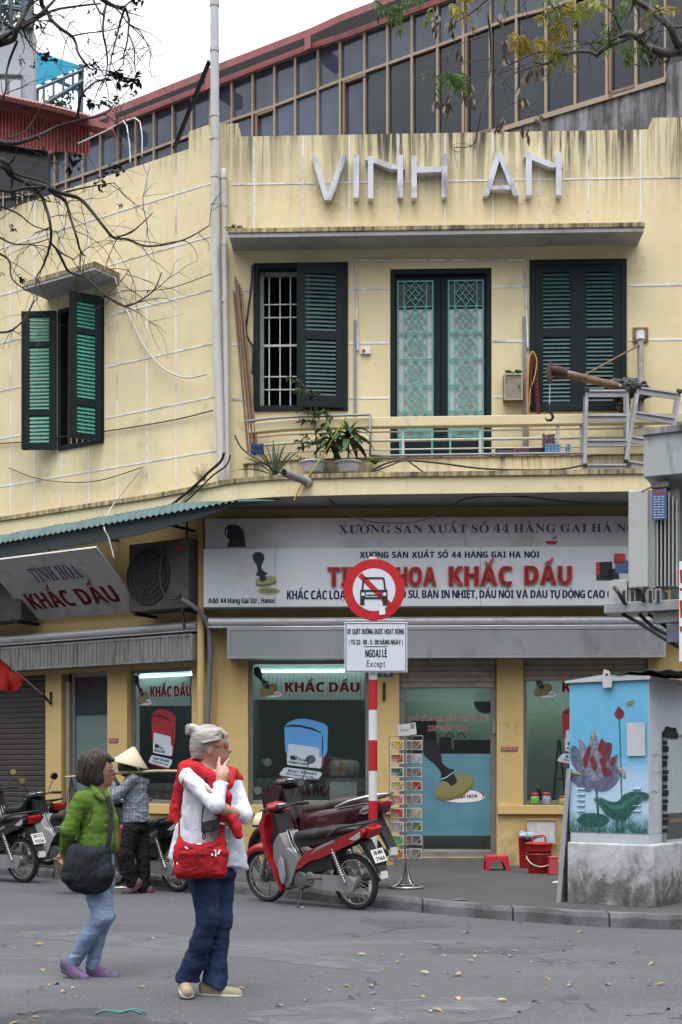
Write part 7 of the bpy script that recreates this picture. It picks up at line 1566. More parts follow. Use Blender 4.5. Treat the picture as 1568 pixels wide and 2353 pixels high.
mur([(905, 480), (920, 480), (925, 600), (935, 900), (940, 1150), (928, 1150), (920, 900), (912, 600)], m_lf2, 'stem'); mur([(868, 455), (890, 410), (908, 385), (930, 405), (955, 430), (950, 470), (930, 490), (895, 488)], m_pred, 'lotus_bud')
mur([(553, 1350), (600, 1300), (700, 1290), (790, 1310), (830, 1350), (780, 1400), (650, 1410), (580, 1385)], m_lf, 'lotus_leaf'); mur([(705, 1060), (722, 1060), (740, 1250), (748, 1440), (730, 1440), (722, 1250)], m_lf, 'stem')
for pts, m in (([(500, 730), (540, 720), (590, 780), (640, 900), (640, 1010), (560, 940), (505, 850)], m_pet), ([(565, 660), (600, 680), (650, 760), (690, 900), (670, 1000), (600, 880)], m_pet2), ([(690, 575), (720, 640), (745, 760), (730, 900), (690, 980), (655, 860), (660, 700)], m_pet2), ([(765, 650), (800, 690), (850, 700), (840, 800), (800, 900), (740, 980), (720, 860), (730, 740)], m_pred), ([(900, 785), (890, 870), (850, 950), (780, 1010), (740, 980), (790, 880)], m_pet), ([(500, 950), (560, 935), (620, 980), (700, 1020), (700, 1085), (640, 1105), (560, 1060), (500, 1000)], m_pet), ([(880, 880), (930, 900), (965, 960), (960, 1000), (930, 960), (880, 1040), (800, 1100), (720, 1090), (700, 1030), (800, 1000)], m_pet), ([(640, 780), (700, 740), (760, 800), (790, 900), (760, 1000), (690, 1020), (630, 960), (620, 860)], m_pet2),
    ([(600, 850), (640, 740), (670, 720), (660, 800), (630, 920)], m_pred), ([(660, 830), (690, 800), (710, 830), (730, 890), (720, 930), (690, 920)], m_pred), ([(750, 830), (780, 820), (790, 880), (840, 930), (830, 980), (770, 950)], m_pred), ([(840, 820), (880, 810), (870, 870), (840, 880)], m_pred), ([(690, 585), (705, 640), (690, 660), (680, 620)], m_ylw), ([(885, 885), (940, 910), (960, 985), (920, 940)], m_ylw), ([(500, 950), (545, 935), (600, 965), (560, 960)], m_ylw)): mur(pts, m, 'petal')
mur([(690, 1180), (720, 1155), (770, 1160), (830, 1190), (900, 1190), (960, 1130), (1040, 1105), (1150, 1120), (1163, 1165), (1090, 1200), (1030, 1270), (960, 1340), (860, 1340), (790, 1290), (740, 1220)], m_lf, 'lotus_leaf'); mur([(760, 1170), (830, 1215), (910, 1225), (980, 1180), (1060, 1140), (1130, 1140), (1050, 1165), (980, 1230), (900, 1260), (820, 1240)], m_lf2, 'leaf_fold')
mur([(885, 1350), (900, 1350), (902, 1430), (886, 1430)], m_lf, 'stem'); mur([(930, 1345), (942, 1345), (945, 1425), (932, 1425)], m_lf, 'stem'); mur([(962, 360), (985, 345), (1020, 335), (1045, 325), (1030, 350), (1000, 368), (970, 370)], pm('insect_green', (.10, .14, .02), (.26, .28, .05)), 'insect')
mb = MB(); poly_px(mb, CB, [c7(*p) for p in ((975, 524), (1132, 520), (1134, 804), (980, 806))], lay[0]); mb.build('pasted_paper', m_cabw2, dor)
mb = MB()
for k in range(5):
 y = 1088 + k * 47
 for x0, x1 in ((558, 622), (1030, 1096)):
  if x0 > 1000 and 1 <= k <= 2: continue
  a_, b_ = CB.px(*c7(x0, y), -.02), CB.px(*c7(x1, y), -.02); mb.prism([(-.028, a_[1] + .022), (-.012, a_[1]), (-.028, a_[1] - .004)], a_[0], b_[0], CB.M @ Matrix(((0, 1, 0, 0), (1, 0, 0, 0), (0, 0, 1, 0), (0, 0, 0, 1))))
mb.build('vents', mat('vent_paint', (.22, .34, .46), .5, var=.2), dor)
zl = zT0; mb = MB(); um = (u0 + u1) / 2
mb.prism([(u0 - .03, zl + .002), (u0 - .03, zl + .022), (um, zl + .07), (u1 + .02, zl + .035), (u1 + .02, zl + .002)], -1.16, .0, CB.M); mb.build('lid', m_cabw2, UC, bevel=.004)
mb = MB(); a_ = CB.px(*c7(790, 170), 0.002)[0]; mb.prism([(a_ - .01, zl - .06), (a_ - .02, zl + .02), (a_ - .005, zl + .115), (a_ + .045, zl + .10), (a_ + .085, zl + .02), (a_ + .075, zl - .06)], .001, .016, CB.M); mb.build('lock_bracket', m_cabw2, UC, bevel=.004)
mb = MB(); c_ = CB.px(*c7(807, 115), .017); mb.prism([(c_[0] + .013 * math.cos(t), c_[1] + .013 * math.sin(t)) for t in np.linspace(0, 6.283, 14, False)], .016, .0175, CB.M); mb.build('lock_hole', m_dark, UC)
mb = MB()
for k in range(3):
 for q in range(9): zz = 1.55 - .17 * k + R.uniform(-.012, .012); d_ = -.08 - .024 * q; mb.tube([CB.p(u1 + .002, d_, zz), CB.p(u1 + .002, d_ - .018, zz + R.uniform(-.02, .02))], .0018, 4)
mb.build('pen_scribble', mat('faded_ink', (.10, .11, .24), .7), UC)
mb = MB(); vs = []; NB = 14
for i in range(NB):
 for j in range(7): vs.append(tuple(CB.p(u0 + .42 + (u1 - u0 - .28) * i / (NB - 1) * 1.35, .01 - 1.0 * j / 6, zl + .075 + .012 * math.sin(i * 1.9 + j) + .010 * math.sin(j * 2.3) - .02 * abs(i - 7) / 7)))
mb.add(vs, [(i * 7 + j, i * 7 + j + 1, i * 7 + 8 + j, i * 7 + 7 + j) for i in range(NB - 1) for j in range(6)], None, True); o = mb.build('tar_sheet', mat('tar_black', (.02, .02, .02), .8, var=.4, bump=.4), off=CB.p(u1, -.3, zl)); tag(o, 'sagging black tar sheet laid over the top of the painted cabinet', 'sheet'); md = o.modifiers.new('s', 'SOLIDIFY'); md.thickness = .014
o = thing('display_case', 'pale glass panel with black torn tape against the grey side of the painted cabinet', 'display case', CB.p(u1, -.6, zP));
mb = MB(); mb.box(u1 + .003, u1 + .030, -1.10, -.375, zP + .002, zP + 1.02, CB.M); mb.build('body', mat('case_backing', (.42, .48, .48), .25, var=.1), o)
mb = MB(); mb.box(u1 + .003, u1 + .036, -.372, -.345, zP + .002, zP + 1.06, CB.M); mb.box(u1 + .003, u1 + .036, -1.10, -.376, zP + 1.022, zP + 1.045, CB.M); mb.build('frame', mat('case_frame', (.22, .22, .21), .5, var=.2), o)
mb = MB()
for k in range(14): mb.box(u1 + .002, u1 + .040 + .006 * (k % 3), -.378, -.340, zP + .1 + k * .07, zP + .135 + k * .07 + .02 * (k % 2), CB.M)
for k in range(9): mb.box(u1 + .004, u1 + .040, -.40 - k * .03, -.38 - k * .03, zP + 1.0, zP + 1.09 + .03 * math.sin(k * 2.2), CB.M)
mb.build('torn_tape', m_blackiron, o); mb = MB(); mb.box(u1 + .0305, u1 + .033, -1.09, -.39, zP + .03, zP + .28, CB.M); mb.build('lower_glass', mat('case_low', (.05, .06, .06), .15, var=.3), o); mb = MB(); mb.box(u1 + .0335, u1 + .036, -1.09, -.45, zP + .19, zP + .225, CB.M); mb.build('shelf', mat('brown_shelf', (.24, .13, .06), .5), o)
# electrical equipment hanging from a pole out at the right
m_eq = mat('equipment_grey', (.42, .43, .42), .5, var=.08, dirt=(.25, .25, .24), damt=.25, scale=1.5); m_eq2 = mat('equipment_shade_grey', (.27, .28, .27), .5, var=.1); m_galv = mat('galvanised', (.34, .36, .37), .45, metal=.5, var=.15); m_conc2 = mat('painted_concrete', (.36, .38, .39), .8, var=.1, scale=1.5, dirt=(.13, .13, .12), damt=.4, stretch=(2, 2, .5))
YE = 14.3; EF = Frame(0, YE, -24)
UP_ = thing('utility_pole', 'concrete utility pole carrying grey electrical boxes at the right edge', 'pole', (4.35, YE + .1, SW)); mb = MB(); mb.tube([(4.35, YE + .1, SW), (4.35, YE + .1, 8.2)], [.17, .13], 14); mb.build('post', m_concrete, UP_)
mb = MB(); box_px(mb, EF, 1388, 1386, 1720, 1409, -.42, .0); box_px(mb, EF, 1500, 1412, 1720, 1432, -.30, -.1); mb.build('shelf_arm', m_galv, UP_, bevel=.004); mb = MB(); box_px(mb, EF, 1532, 1436, 1600, 1476, -.30, -.05); mb.build('channel', mat('blue_grey_channel', (.13, .15, .18), .5, metal=.3), UP_)
DB = thing('distribution_box', 'big weathered grey box with an overhanging lip hanging over the transformer', 'box', EF.at(1520, 1099, -.2)); mb = MB(); box_px(mb, EF, 1479, 998, 1760, 1096, -.9, .06); mb.build('body', m_conc2, DB, bevel=.006); mb = MB(); box_px(mb, EF, 1476, 984, 1764, 1000, -.92, .085); mb.build('lip', lip_material('mouldy_lip', (.34, .35, .35)), DB, bevel=.004)
DB = thing('cable_box', 'plain tall pale box behind the finned transformer at the right edge', 'box', EF.at(1545, 1400, -.6)); mb = MB(); box_px(mb, EF, 1541, 1100, 1740, 1383, -.9, -.55, -.55); mb.build('body', m_conc2, DB, bevel=.006)
TF = thing('transformer', 'pale grey finned transformer with a blue rating plate on a steel shelf', 'transformer', EF.at(1500, 1352, -.2))
mb = MB(); box_px(mb, EF, 1444, 1128, 1490, 1352, -.40, .02); mb.build('tank', m_eq, TF, bevel=.012)
mb = MB(); box_px(mb, EF, 1490.5, 1126, 1507, 1352, -.38, -.0); mb.build('side_plate', m_eq2, TF, bevel=.004)
for k in range(6):
 x = 1509 + k * 9; mb = MB(); box_px(mb, EF, x, 1130 + max(0, k - 3) * 9, x + 2.6, 1347, -.36, .03 - .015 * k); mb.build('fin', m_eq, TF)
mb = MB(); box_px(mb, EF, 1508, 1128, 1562, 1347, -.37, -.12, -.12); mb.build('core', m_eq2, TF)
mb = MB(); box_px(mb, EF, 1499, 1125, 1532, 1195, .05, .06); rp_ = mb.build('rating_plate', mat('plate_blue', (.05, .10, .24), .4), TF)
mb = MB()
for r_ in range(9):
 for q in range(3): y = 1140 + r_ * 6; x = 1502 + q * 9; poly_px(mb, EF, [(x, y + 2), (x + 5 + (r_ + q) % 3, y + 2), (x + 5 + (r_ + q) % 3, y), (x, y)], .0615)
mb.build('plate_marks', m_slate, rp_)
mb = MB(); poly_px(mb, EF, [(1500, 1136), (1531, 1136), (1531, 1127), (1500, 1127)], .0612); mb.build('plate_header', mat('plate_red', (.22, .04, .05), .5), rp_)
mb = MB(); box_px(mb, EF, 1496, 1110, 1536, 1121, -.2, .0); mb.tube([EF.at(1500, 1118, .0), EF.at(1475, 1129, .02)], .01, 5); mb.build('lug', mat('rusty_lug', (.22, .19, .16), .7, var=.3), TF)
for i, (x0, x1, m_) in enumerate(((1399, 1441, m_eq), (1444, 1461, m_eq2), (1484, 1502, m_eq2), (1504, 1520, m_eq2))):
 o = thing('switch_box', ['pale square switch box at the left end of the steel shelf', 'narrow vented switch box under the left side of the transformer', 'vented switch box under the middle of the transformer fins', 'vented switch box under the right fins of the transformer'][i], 'box', EF.at((x0 + x1) / 2, 1386, -.1))
 mb = MB(); box_px(mb, EF, x0, 1335 + 18 * (i > 0), x1, 1386, -.36, -.02 + .01 * i); mb.build('body', m_, o, bevel=.004); mb = MB()
 for k in range(8): box_px(mb, EF, x1 - 11, 1357 + k * 3.6, x1 - 4, 1358.4 + k * 3.6, -.02 + .01 * i, -.012 + .01 * i)
 mb.build('vents', m_blackiron, o)
for i, P in enumerate(([(1412, 1350, .02), (1422, 1362, .08), (1434, 1384, .04), (1440, 1388, .02)], [(1466, 1352, .02), (1476, 1356, .06), (1480, 1384, .03)], [(1430, 1411, -.1), (1470, 1432, -.1), (1530, 1470, -.1), (1600, 1510, -.1)], [(1470, 1411, -.15), (1500, 1440, -.15), (1540, 1462, -.15)], [(1490, 1411, -.2), (1530, 1440, -.2), (1590, 1490, -.2)])):
 cable(['short black cable into the pale switch box on the shelf', 'short black cable under the transformer tank', 'long black cable slanting down under the steel shelf', 'black cable dropping from the middle of the steel shelf', 'black cable dropping from the shelf near the channel'][i], EF, P, .020, m_cabl)
BN = thing('banner', 'white banner edge with red strokes hanging at the far right edge', 'banner', EF.at(1570, 1400, .15)); mb = MB(); box_px(mb, EF, 1561, 1290, 1640, 1520, .14, .148); mb.build('cloth', m_white, BN); mb = MB()
for y0, y1 in ((1310, 1340), (1352, 1358), (1380, 1420), (1440, 1452)): poly_px(mb, EF, [(1564, y1), (1600, y1 - 4), (1600, y0 - 8), (1562, y0)], .150)
mb.build('red_strokes', m_signred, BN)
# motorbikes
m_tyre = mat('tyre_rubber', (.018, .018, .019), .8, var=.25, dirt=(.07, .065, .06), damt=.3, dscale=6); m_chr = mat('bright_chrome', (.62, .62, .62), .18, metal=1, var=.1); m_spoke = mat('spoke_steel', (.35, .35, .34), .35, metal=.8)
m_eng = mat('engine_alloy', (.20, .20, .20), .5, metal=.6, var=.25, dirt=(.05, .05, .05), damt=.4); m_bplast = mat('black_trim', (.015, .015, .016), .55, var=.2); m_seatb = mat('black_seat', (.016, .016, .018), .6, var=.2)
m_case = mat('chain_case', (.33, .33, .33), .42, metal=.5, var=.12, dirt=(.12, .11, .1), damt=.4); m_tail = mat('tail_lens', (.35, .01, .012), .15); m_lens = mat('clear_lens', (.45, .46, .47), .1, metal=.3); m_plate = mat('plate_white', (.66, .67, .64), .5, var=.05); m_mirror = mat('mirror_face', (.5, .54, .56), .05, metal=1)
def bike(label, px_rear, Y_rear, px_front, Y_front, z0, body, seat_m=None, shield=None, plate=None, scooter=False, lean=6, sc_=1.0, lean_dir=1, sides=None):
 Pr = V(((px_rear - CX) / FPX * Y_rear, Y_rear, z0)); Pf = V(((px_front - CX) / FPX * Y_front, Y_front, z0)); dv = Pf - Pr
 c = (Pr + Pf) / 2; T = thing('motorbike', label, 'motorbike', c, local=True, rz=math.atan2(dv.y, dv.x), group='motorbikes parked along the kerb')
 T.rotation_euler[0] = rad(-lean * lean_dir); T.scale = (sc_,) * 3
 shield = shield or body; sides = sides or body; seat_m = seat_m or m_seatb; RW = .285 if not scooter else .27
 def P(nm, m, fn, par=T, **k): mb = MB(); fn(mb); return mb.build(nm, m, par, **k)
 for x in (.62, -.62):
  W = tr(x, 0, RW) @ rot('X', 90)
  wh = P('wheel', m_chr if not scooter else m_eng, lambda mb: mb.lathe([(RW - .062, -.020), (RW - .050, -.026), (RW - .046, -.012), (RW - .046, .012), (RW - .050, .026), (RW - .062, .020), (RW - .062, -.020)], 40, W))
  P('tyre', m_tyre, lambda mb: mb.lathe([(RW - .052, -.024), (RW - .030, -.038), (RW - .012, -.034), (RW, -.014), (RW, .014), (RW - .012, .034), (RW - .030, .038), (RW - .052, .024)], 44, W), wh)
  def sp(mb):
   for k in range(18 if not scooter else 6):
    a_ = k * 2 * math.pi / (18 if not scooter else 6)
    for s in (-1, 1):
     b_ = a_ + s * .35; mb.tube([W @ V((.05 * math.cos(b_), .05 * math.sin(b_), s * .03)), W @ V(((RW - .055) * math.cos(a_), (RW - .055) * math.sin(a_), 0))], .0022 if not scooter else .012, 4)
  P('spokes', m_spoke, sp, wh)
  P('hub', m_eng, lambda mb: mb.lathe([(0, -.06), (.035, -.06), (.06, -.045), (.07, -.02), (.07, .03), (.05, .05), (.02, .06), (0, .06)], 24, W), wh)
 P('fork', m_eng, lambda mb: [mb.tube([(.62, s * .075, RW), (.50, s * .075, .58), (.43, s * .07, .74)], [.024, .022, .026], 10) for s in (-1, 1)])
 def fend(mb):
  rg = []
  for t in np.linspace(rad(-2), rad(168), 16):
   r = RW + .045; w = .058 + .012 * math.sin(t); cx, cz = .62 + r * math.cos(t), RW + r * math.sin(t) * 1.02; ox, oz = math.cos(t), math.sin(t)
   rg.append([(cx + ox * q, s, cz + oz * q) for s, q in ((-w, -.07), (-w * .96, -.02), (-w * .6, .012), (0, .02), (w * .6, .012), (w * .96, -.02), (w, -.07), (w * .9, -.065), (0, .008), (-w * .9, -.065))])
  mb.loft(rg[1:13])
 P('front_fender', body, fend)
 SHP = [(.40, 1.0), (.50, .86), (.47, .70), (.44, .55), (.36, .38), (.28, .20), (.25, .155), (.245, .20), (.31, .36), (.37, .52), (.41, .68), (.42, .86), (.375, .98)]
 if scooter: SHP = [(.40, 1.02), (.56, .88), (.52, .66), (.47, .48), (.38, .32), (.24, .22), (.16, .24), (.27, .40), (.32, .60), (.34, .84), (.33, 1.0)]
 P('leg_shield', body, lambda mb: [mb.prism(SHP, s * .115, s * .185) for s in (-1, 1)], bevel=.02, seg=3)
 P('front_panel', body, lambda mb: mb.prism([(.42, 1.0), (.535, .86), (.49, .64), (.44, .62), (.36, .80), (.36, .98)], -.114, .114), bevel=.03, seg=3)
 P('inner_panel', shield, lambda mb: [mb.prism([(.345, .66), (.36, .50), (.28, .32), (.20, .19), (.13, .27), (.05, .42), (-.02, .47), (.06, .56), (.16, .62), (.25, .78)] if not scooter else [(.34, .84), (.30, .5), (.18, .30), (-.15, .24), (-.15, .33), (.12, .40), (.22, .6), (.28, .84)], s * .03, s * .145) for s in (-1, 1)], bevel=.018, seg=3)
 if not scooter: P('guard_bars', m_chr, lambda mb: [mb.tube([(.21 - k * .0, .02 + k * .045, .80), (.16, .025 + k * .05, .66), (.02, .03 + k * .05, .49), (-.05, .03 + k * .05, .485)], .007, 6) for k in (-1, 0, 1)])
 P('shroud', m_bplast, lambda mb: mb.prism([(.395, .98), (.425, .84), (.40, .66), (.36, .53), (.24, .66), (.27, .8), (.32, .97)], -.112, .112), bevel=.02)
 P('headset', body, lambda mb: mb.loft([[(x, w * math.cos(t), z + h * math.sin(t)) for t in np.linspace(0, 6.283, 16, False)] for x, w, z, h in ((.50, .07, .99, .05), (.47, .10, 1.0, .075), (.40, .115, 1.02, .075), (.33, .10, 1.035, .05), (.29, .06, 1.03, .02))]))
 P('headlight', m_lens, lambda mb: mb.loft([[(x, w * math.cos(t), z + h * math.sin(t)) for t in np.linspace(0, 6.283, 16, False)] for x, w, z, h in ((.46, .085, .975, .055), (.515, .082, .97, .05), (.54, .05, .965, .025))]))
 P('dash', m_bplast, lambda mb: mb.prism([(.40, 1.075), (.30, 1.06), (.26, 1.03), (.30, 1.02), (.40, 1.03)], -.085, .085), bevel=.015)
 P('dial', m_lens, lambda mb: mb.lathe([(0, 0), (.05, 0), (.052, .008), (0, .009)], 20, tr(.325, 0, 1.063) @ rot('Y', -10)))
 def hb(mb):
  for s in (-1, 1): mb.tube([(.38, s * .04, 1.0), (.36, s * .18, 1.03), (.30, s * .24, 1.04)], .012, 8); mb.tube([(.31, s * .23, 1.04), (.24, s * .345, 1.03)], .019, 8); mb.tube([(.34, s * .22, 1.03), (.34, s * .30, 1.035), (.28, s * .37, 1.03)], .007, 6)
 P('handlebar', m_bplast, hb)
 for s in (-1, 1):
  st = [(.34, s * .20, 1.04), (.33, s * .25, 1.14), (.33, s * .31, 1.22)]; mr = P('mirror', m_bplast, lambda mb: (mb.tube(st, .006, 6), mb.loft([[(.33 + x, s * .33 + w * math.cos(t), 1.25 + h * math.sin(t)) for t in np.linspace(0, 6.283, 16, False)] for x, w, h in ((.03, .02, .015), (.02, .055, .038), (-.01, .068, .046))])))
  P('mirror_glass', m_mirror, lambda mb: mb.add([(.318, s * .33 + .06 * math.cos(t), 1.25 + .04 * math.sin(t)) for t in np.linspace(0, 6.283, 16, False)], [tuple(range(16))]), mr)
 sz = .03 if scooter else 0
 def seat(mb):
  rg = []
  for x, w, z, h in ((.13, .05, .70, .05), (.08, .10, .735, .05), (-.05, .125, .755, .055), (-.22, .135, .765, .055), (-.32, .135, .795, .055), (-.50, .125, .815, .05), (-.66, .10, .825, .04), (-.74, .05, .83, .02)): rg.append([(x, w * math.copysign(abs(math.cos(t)) ** .6, math.cos(t)), z + sz + h * math.copysign(abs(math.sin(t)) ** .7, math.sin(t))) for t in np.linspace(0, 6.283, 20, False)])
  mb.loft(rg)
 P('seat', seat_m, seat)
 if scooter:
  def bd(mb): mb.loft([[(x, w * math.copysign(abs(math.cos(t)) ** .55, math.cos(t)), z + h * math.copysign(abs(math.sin(t)) ** .6, math.sin(t))) for t in np.linspace(0, 6.283, 20, False)] for x, w, z, h in ((.14, .09, .52, .20), (.05, .15, .56, .20), (-.2, .175, .60, .19), (-.5, .18, .68, .15), (-.75, .15, .76, .10), (-.92, .07, .80, .05))])
  P('body_panel', sides, bd); P('chrome_rail', m_chr, lambda mb: [mb.tube([(-.42, s * .165, .80), (-.60, s * .17, .855), (-.80, s * .15, .90), (-.92, s * .11, .925), (-.95, 0, .925)], [.012, .022, .022, .016, .014], 8) for s in (-1, 1)])
  P('side_reflector', m_lens, lambda mb: [mb.prism([(-.72, .76), (-.90, .81), (-.92, .86), (-.78, .81)], s * .12, s * .168) for s in (-1, 1)], bevel=.01)
  P('headlight_chrome', m_chr, lambda mb: [mb.lathe([(0, 0), (.05, .01), (.062, 0), (.055, -.02)], 18, tr(.525, s * .065, .90) @ rot('Y', 75)) for s in (-1, 1)])
 else:
  P('side_cover', sides, lambda mb: [mb.prism([(.06, .40), (.0, .50), (-.12, .60), (-.50, .735), (-.86, .86), (-.90, .82), (-.84, .75), (-.62, .66), (-.35, .55), (-.15, .50), (-.02, .42)], s * .10, s * .150) for s in (-1, 1)], bevel=.02, seg=3)
  P('lower_cover', m_bplast, lambda mb: mb.prism([(.16, .34), (.06, .46), (-.10, .56), (-.42, .62), (-.44, .42), (-.30, .40), (.0, .36)], -.12, .12), bevel=.02)
  P('seat_base', m_bplast, lambda mb: mb.prism([(.05, .62), (.10, .70), (-.72, .80), (-.86, .84), (-.5, .70)], -.098, .098))
  P('grab_rail', m_bplast, lambda mb: mb.tube([(-.42, .155, .76), (-.58, .165, .855), (-.80, .15, .895), (-.88, .09, .90), (-.88, -.09, .90), (-.80, -.15, .895), (-.58, -.165, .855), (-.42, -.155, .76)], .013, 8))
 if not scooter:
  def dc(mb):
   for s in (-1, 1): mb.add([(-.16, s * .1515, .565), (-.30, s * .1515, .63), (-.52, s * .1515, .715), (-.50, s * .1515, .735), (-.28, s * .1515, .655)], [(0, 1, 2, 3, 4)])
  P('decal', m_bsil, dc); P('brake_cable', m_bplast, lambda mb: [mb.tube(smooth_line([(.33, s * .2, 1.03), (.44, s * .16, 1.0), (.50, s * .12, .86), (.52, s * .09, .6), (.60, s * .085, .34)], 3), .006, 5) for s in (-1, 1)])
 P('tail_light', m_tail, lambda mb: mb.prism([(-.80, .74), (-.88, .86), (-.93, .84), (-.90, .76)], -.085, .085), bevel=.015)
 P('indicator', m_lens, lambda mb: [mb.prism([(-.70, .745), (-.86, .83), (-.85, .765), (-.78, .735)], s * .09, s * .154) for s in (-1, 1)], bevel=.012)
 P('rear_mudguard', m_bplast, lambda mb: mb.prism([(-.72, .72), (-.82, .72), (-.98, .44), (-1.0, .40), (-.965, .40), (-.93, .46), (-.78, .66)], -.065, .065), bevel=.01)
 pf = tr(-.945, 0, .565) @ rot('Y', 24)
 if plate:
  pl_ = P('number_plate', m_plate, lambda mb: mb.box(-.008, -.004, -.095, .095, -.07, .07, pf), bevel=.004)
  def ptx(mb):
   for s_, za, zb in ((plate[0], .012, .055), (plate[1], -.055, -.012)): text_map(mb, s_, lambda x, y: pf @ V((-.0095, .07 - .14 * x, za + (zb - za) * y)), 'bold')
  P('lettering', m_black, ptx, pl_)
 P('mudflap', m_whiteiron, lambda mb: mb.prism([(-.955, .42), (-1.0, .41), (-1.01, .34), (-.985, .34)], -.05, .05))
 P('engine', m_eng, lambda mb: (mb.lathe([(0, -.13), (.085, -.13), (.10, -.11), (.10, .11), (.085, .13), (0, .13)], 24, tr(.02, 0, .29) @ rot('X', 90)), mb.box(.05, .26, -.06, .06, .27, .36), mb.lathe([(0, -.14), (.06, -.14), (.065, -.12), (.065, .13), (0, .14)], 20, tr(-.12, 0, .32) @ rot('X', 90)), [mb.box(.10 + .025 * k, .108 + .025 * k, -.075, .075, .25, .38) for k in range(6)]), bevel=.006)
 n_ = 12; cap = [(-.62 + .085 * math.cos(t), .275 + .085 * math.sin(t)) for t in np.linspace(math.pi / 2, 3 * math.pi / 2, n_)] + [(-.10 + .06 * math.cos(t), .30 + .06 * math.sin(t)) for t in np.linspace(-math.pi / 2, math.pi / 2, n_)]
 P('chain_case', m_case if not scooter else m_eng, lambda mb: mb.prism(cap, .085, .128), bevel=.012, seg=3)
 P('exhaust', m_eng, lambda mb: (mb.tube([(.12, -.10, .24), (.0, -.13, .20), (-.25, -.15, .22)], .018, 8), mb.tube([(-.25, -.155, .225), (-.35, -.16, .24), (-.75, -.165, .33), (-.80, -.165, .34)], [.025, .045, .045, .03], 12)))
 def shock(mb):
  for s in (-1, 1):
   a_, b_ = V((-.60, s * .145, .30)), V((-.46, s * .145, .64)); mb.tube([a_, b_], .010, 6); d_ = (b_ - a_).normalized(); e1 = d_.cross(V((0, 1, 0))); e2 = V((0, 1, 0)); mb.tube([a_.lerp(b_, .22 + .70 * t) + (e1 * math.cos(t * 69) + e2 * math.sin(t * 69)) * .024 for t in np.linspace(0, 1, 88)], .0055, 5); mb.tube([a_, a_.lerp(b_, .24)], .020, 8)
 P('shock', m_chr, shock)
 P('kickstand', m_bplast, lambda mb: (mb.tube([(.02, .10, .20), (-.03, .20, .10), (-.06, .30, .03)], .011, 6), mb.tube([(-.06, .28, .022), (-.10, .33, .02)], .014, 6)))
 P('footrest', m_bplast, lambda mb: [(mb.tube([(.10, s * .06, .21), (.10, s * .20, .215)], .009, 6), mb.tube([(.10, s * .19, .216), (.10, s * .27, .22)], .018, 8), mb.tube([(-.28, s * .12, .32), (-.24, s * .19, .33), (-.16, s * .22, .33)], .010, 6)) for s in (-1, 1)])
 return T
m_bred = mat('bike_red', (.28, .008, .012), .25, var=.1, coat=.4, dirt=(.18, .02, .02), damt=.2); m_bsil = mat('bike_silver', (.28, .28, .29), .35, metal=.4, var=.12); m_bburg = mat('bike_burgundy', (.035, .005, .008), .22, var=.15, coat=.5); m_bblk = mat('bike_black', (.012, .012, .013), .25, var=.2, coat=.4); m_bwht = mat('bike_white', (.32, .32, .31), .4, var=.08); m_brown = mat('brown_seat', (.062, .048, .040), .55, var=.15)
MAINB = bike('red and silver motorbike parked facing left at the kerb by the striped pole', 829, 13.30, 612, 14.15, 0, m_bred, shield=m_bsil, plate=('30-M4', '7144'), lean=7)
bike('dark burgundy scooter with a brown seat behind the red motorbike', 838, 14.45, 628, 15.35, SW, m_bburg, seat_m=m_brown, scooter=True, lean=3, sc_=1.12)
bike('black motorbike at the left edge showing its rear number plate', 62, 16.5, -95, 17.3, 0, m_bblk, plate=('29-C1', '975.54'), lean=5)
bike('black motorbike with a white leg shield behind the woman in green', 232, 17.05, 62, 17.6, .06, m_bblk, shield=m_bwht, lean=5)
bike('black motorbike half hidden behind the leftmost parked motorbikes', 112, 18.0, -35, 18.7, SW, m_bblk, lean=4)
bike('black and dark red motorbike behind the woman in the conical hat', 398, 15.35, 278, 16.1, 0, m_bblk, shield=m_bred, plate=('29-F5', '218.06'), lean=5)
hp = at(606, 1893, 14.55); o = thing('helmet', 'cream open helmet with small coloured flowers hung on the burgundy scooter', 'helmet', hp)
mb = MB(); mb.lathe([(.118, -.03), (.122, .0), (.118, .05), (.09, .105), (.05, .132), (0, .14)], 26, tr(*hp)); mb.build('shell', mat('cream_shell', (.58, .52, .36), .3, var=.06), o); mb = MB(); mb.lathe([(.121, -.034), (.126, -.028), (.126, -.012), (.122, -.008)], 26, tr(*hp)); mb.build('rim', m_bplast, o)
mb = MB()
for k, (a_, z) in enumerate(((-1.0, .04), (-.75, .07), (-.6, .02), (-.9, .09), (-.5, .06))): q = hp + V((.121 * math.cos(a_), .121 * math.sin(a_), z)); mb.tube([q, q + V((.004, -.006, .002))], .016, 8)
mb.build('flower_spots', mat('flower_mix', (.45, .16, .06), .4, var=.6, scale=30), o)
o = thing('face_mask', 'grey cloth face mask hanging from the front of the red motorbike', 'mask', (0, 0, 0), local=True); M_ = MAINB.matrix_basis @ tr(.215, .17, .40); mb = MB(); mb.loft([[M_ @ V((w * math.cos(t), .012 + .012 * math.sin(t), z)) for t in np.linspace(0, 6.283, 12, False)] for w, z in ((.006, .13), (.03, .11), (.046, .03), (.048, -.06), (.03, -.13), (.006, -.15))]); mb.tube([M_ @ V((0, .0, .12)), M_ @ V((.0, .0, .25))], .004, 4); mb.build('cloth', mat('grey_mask', (.26, .27, .30), .8, var=.1), o)
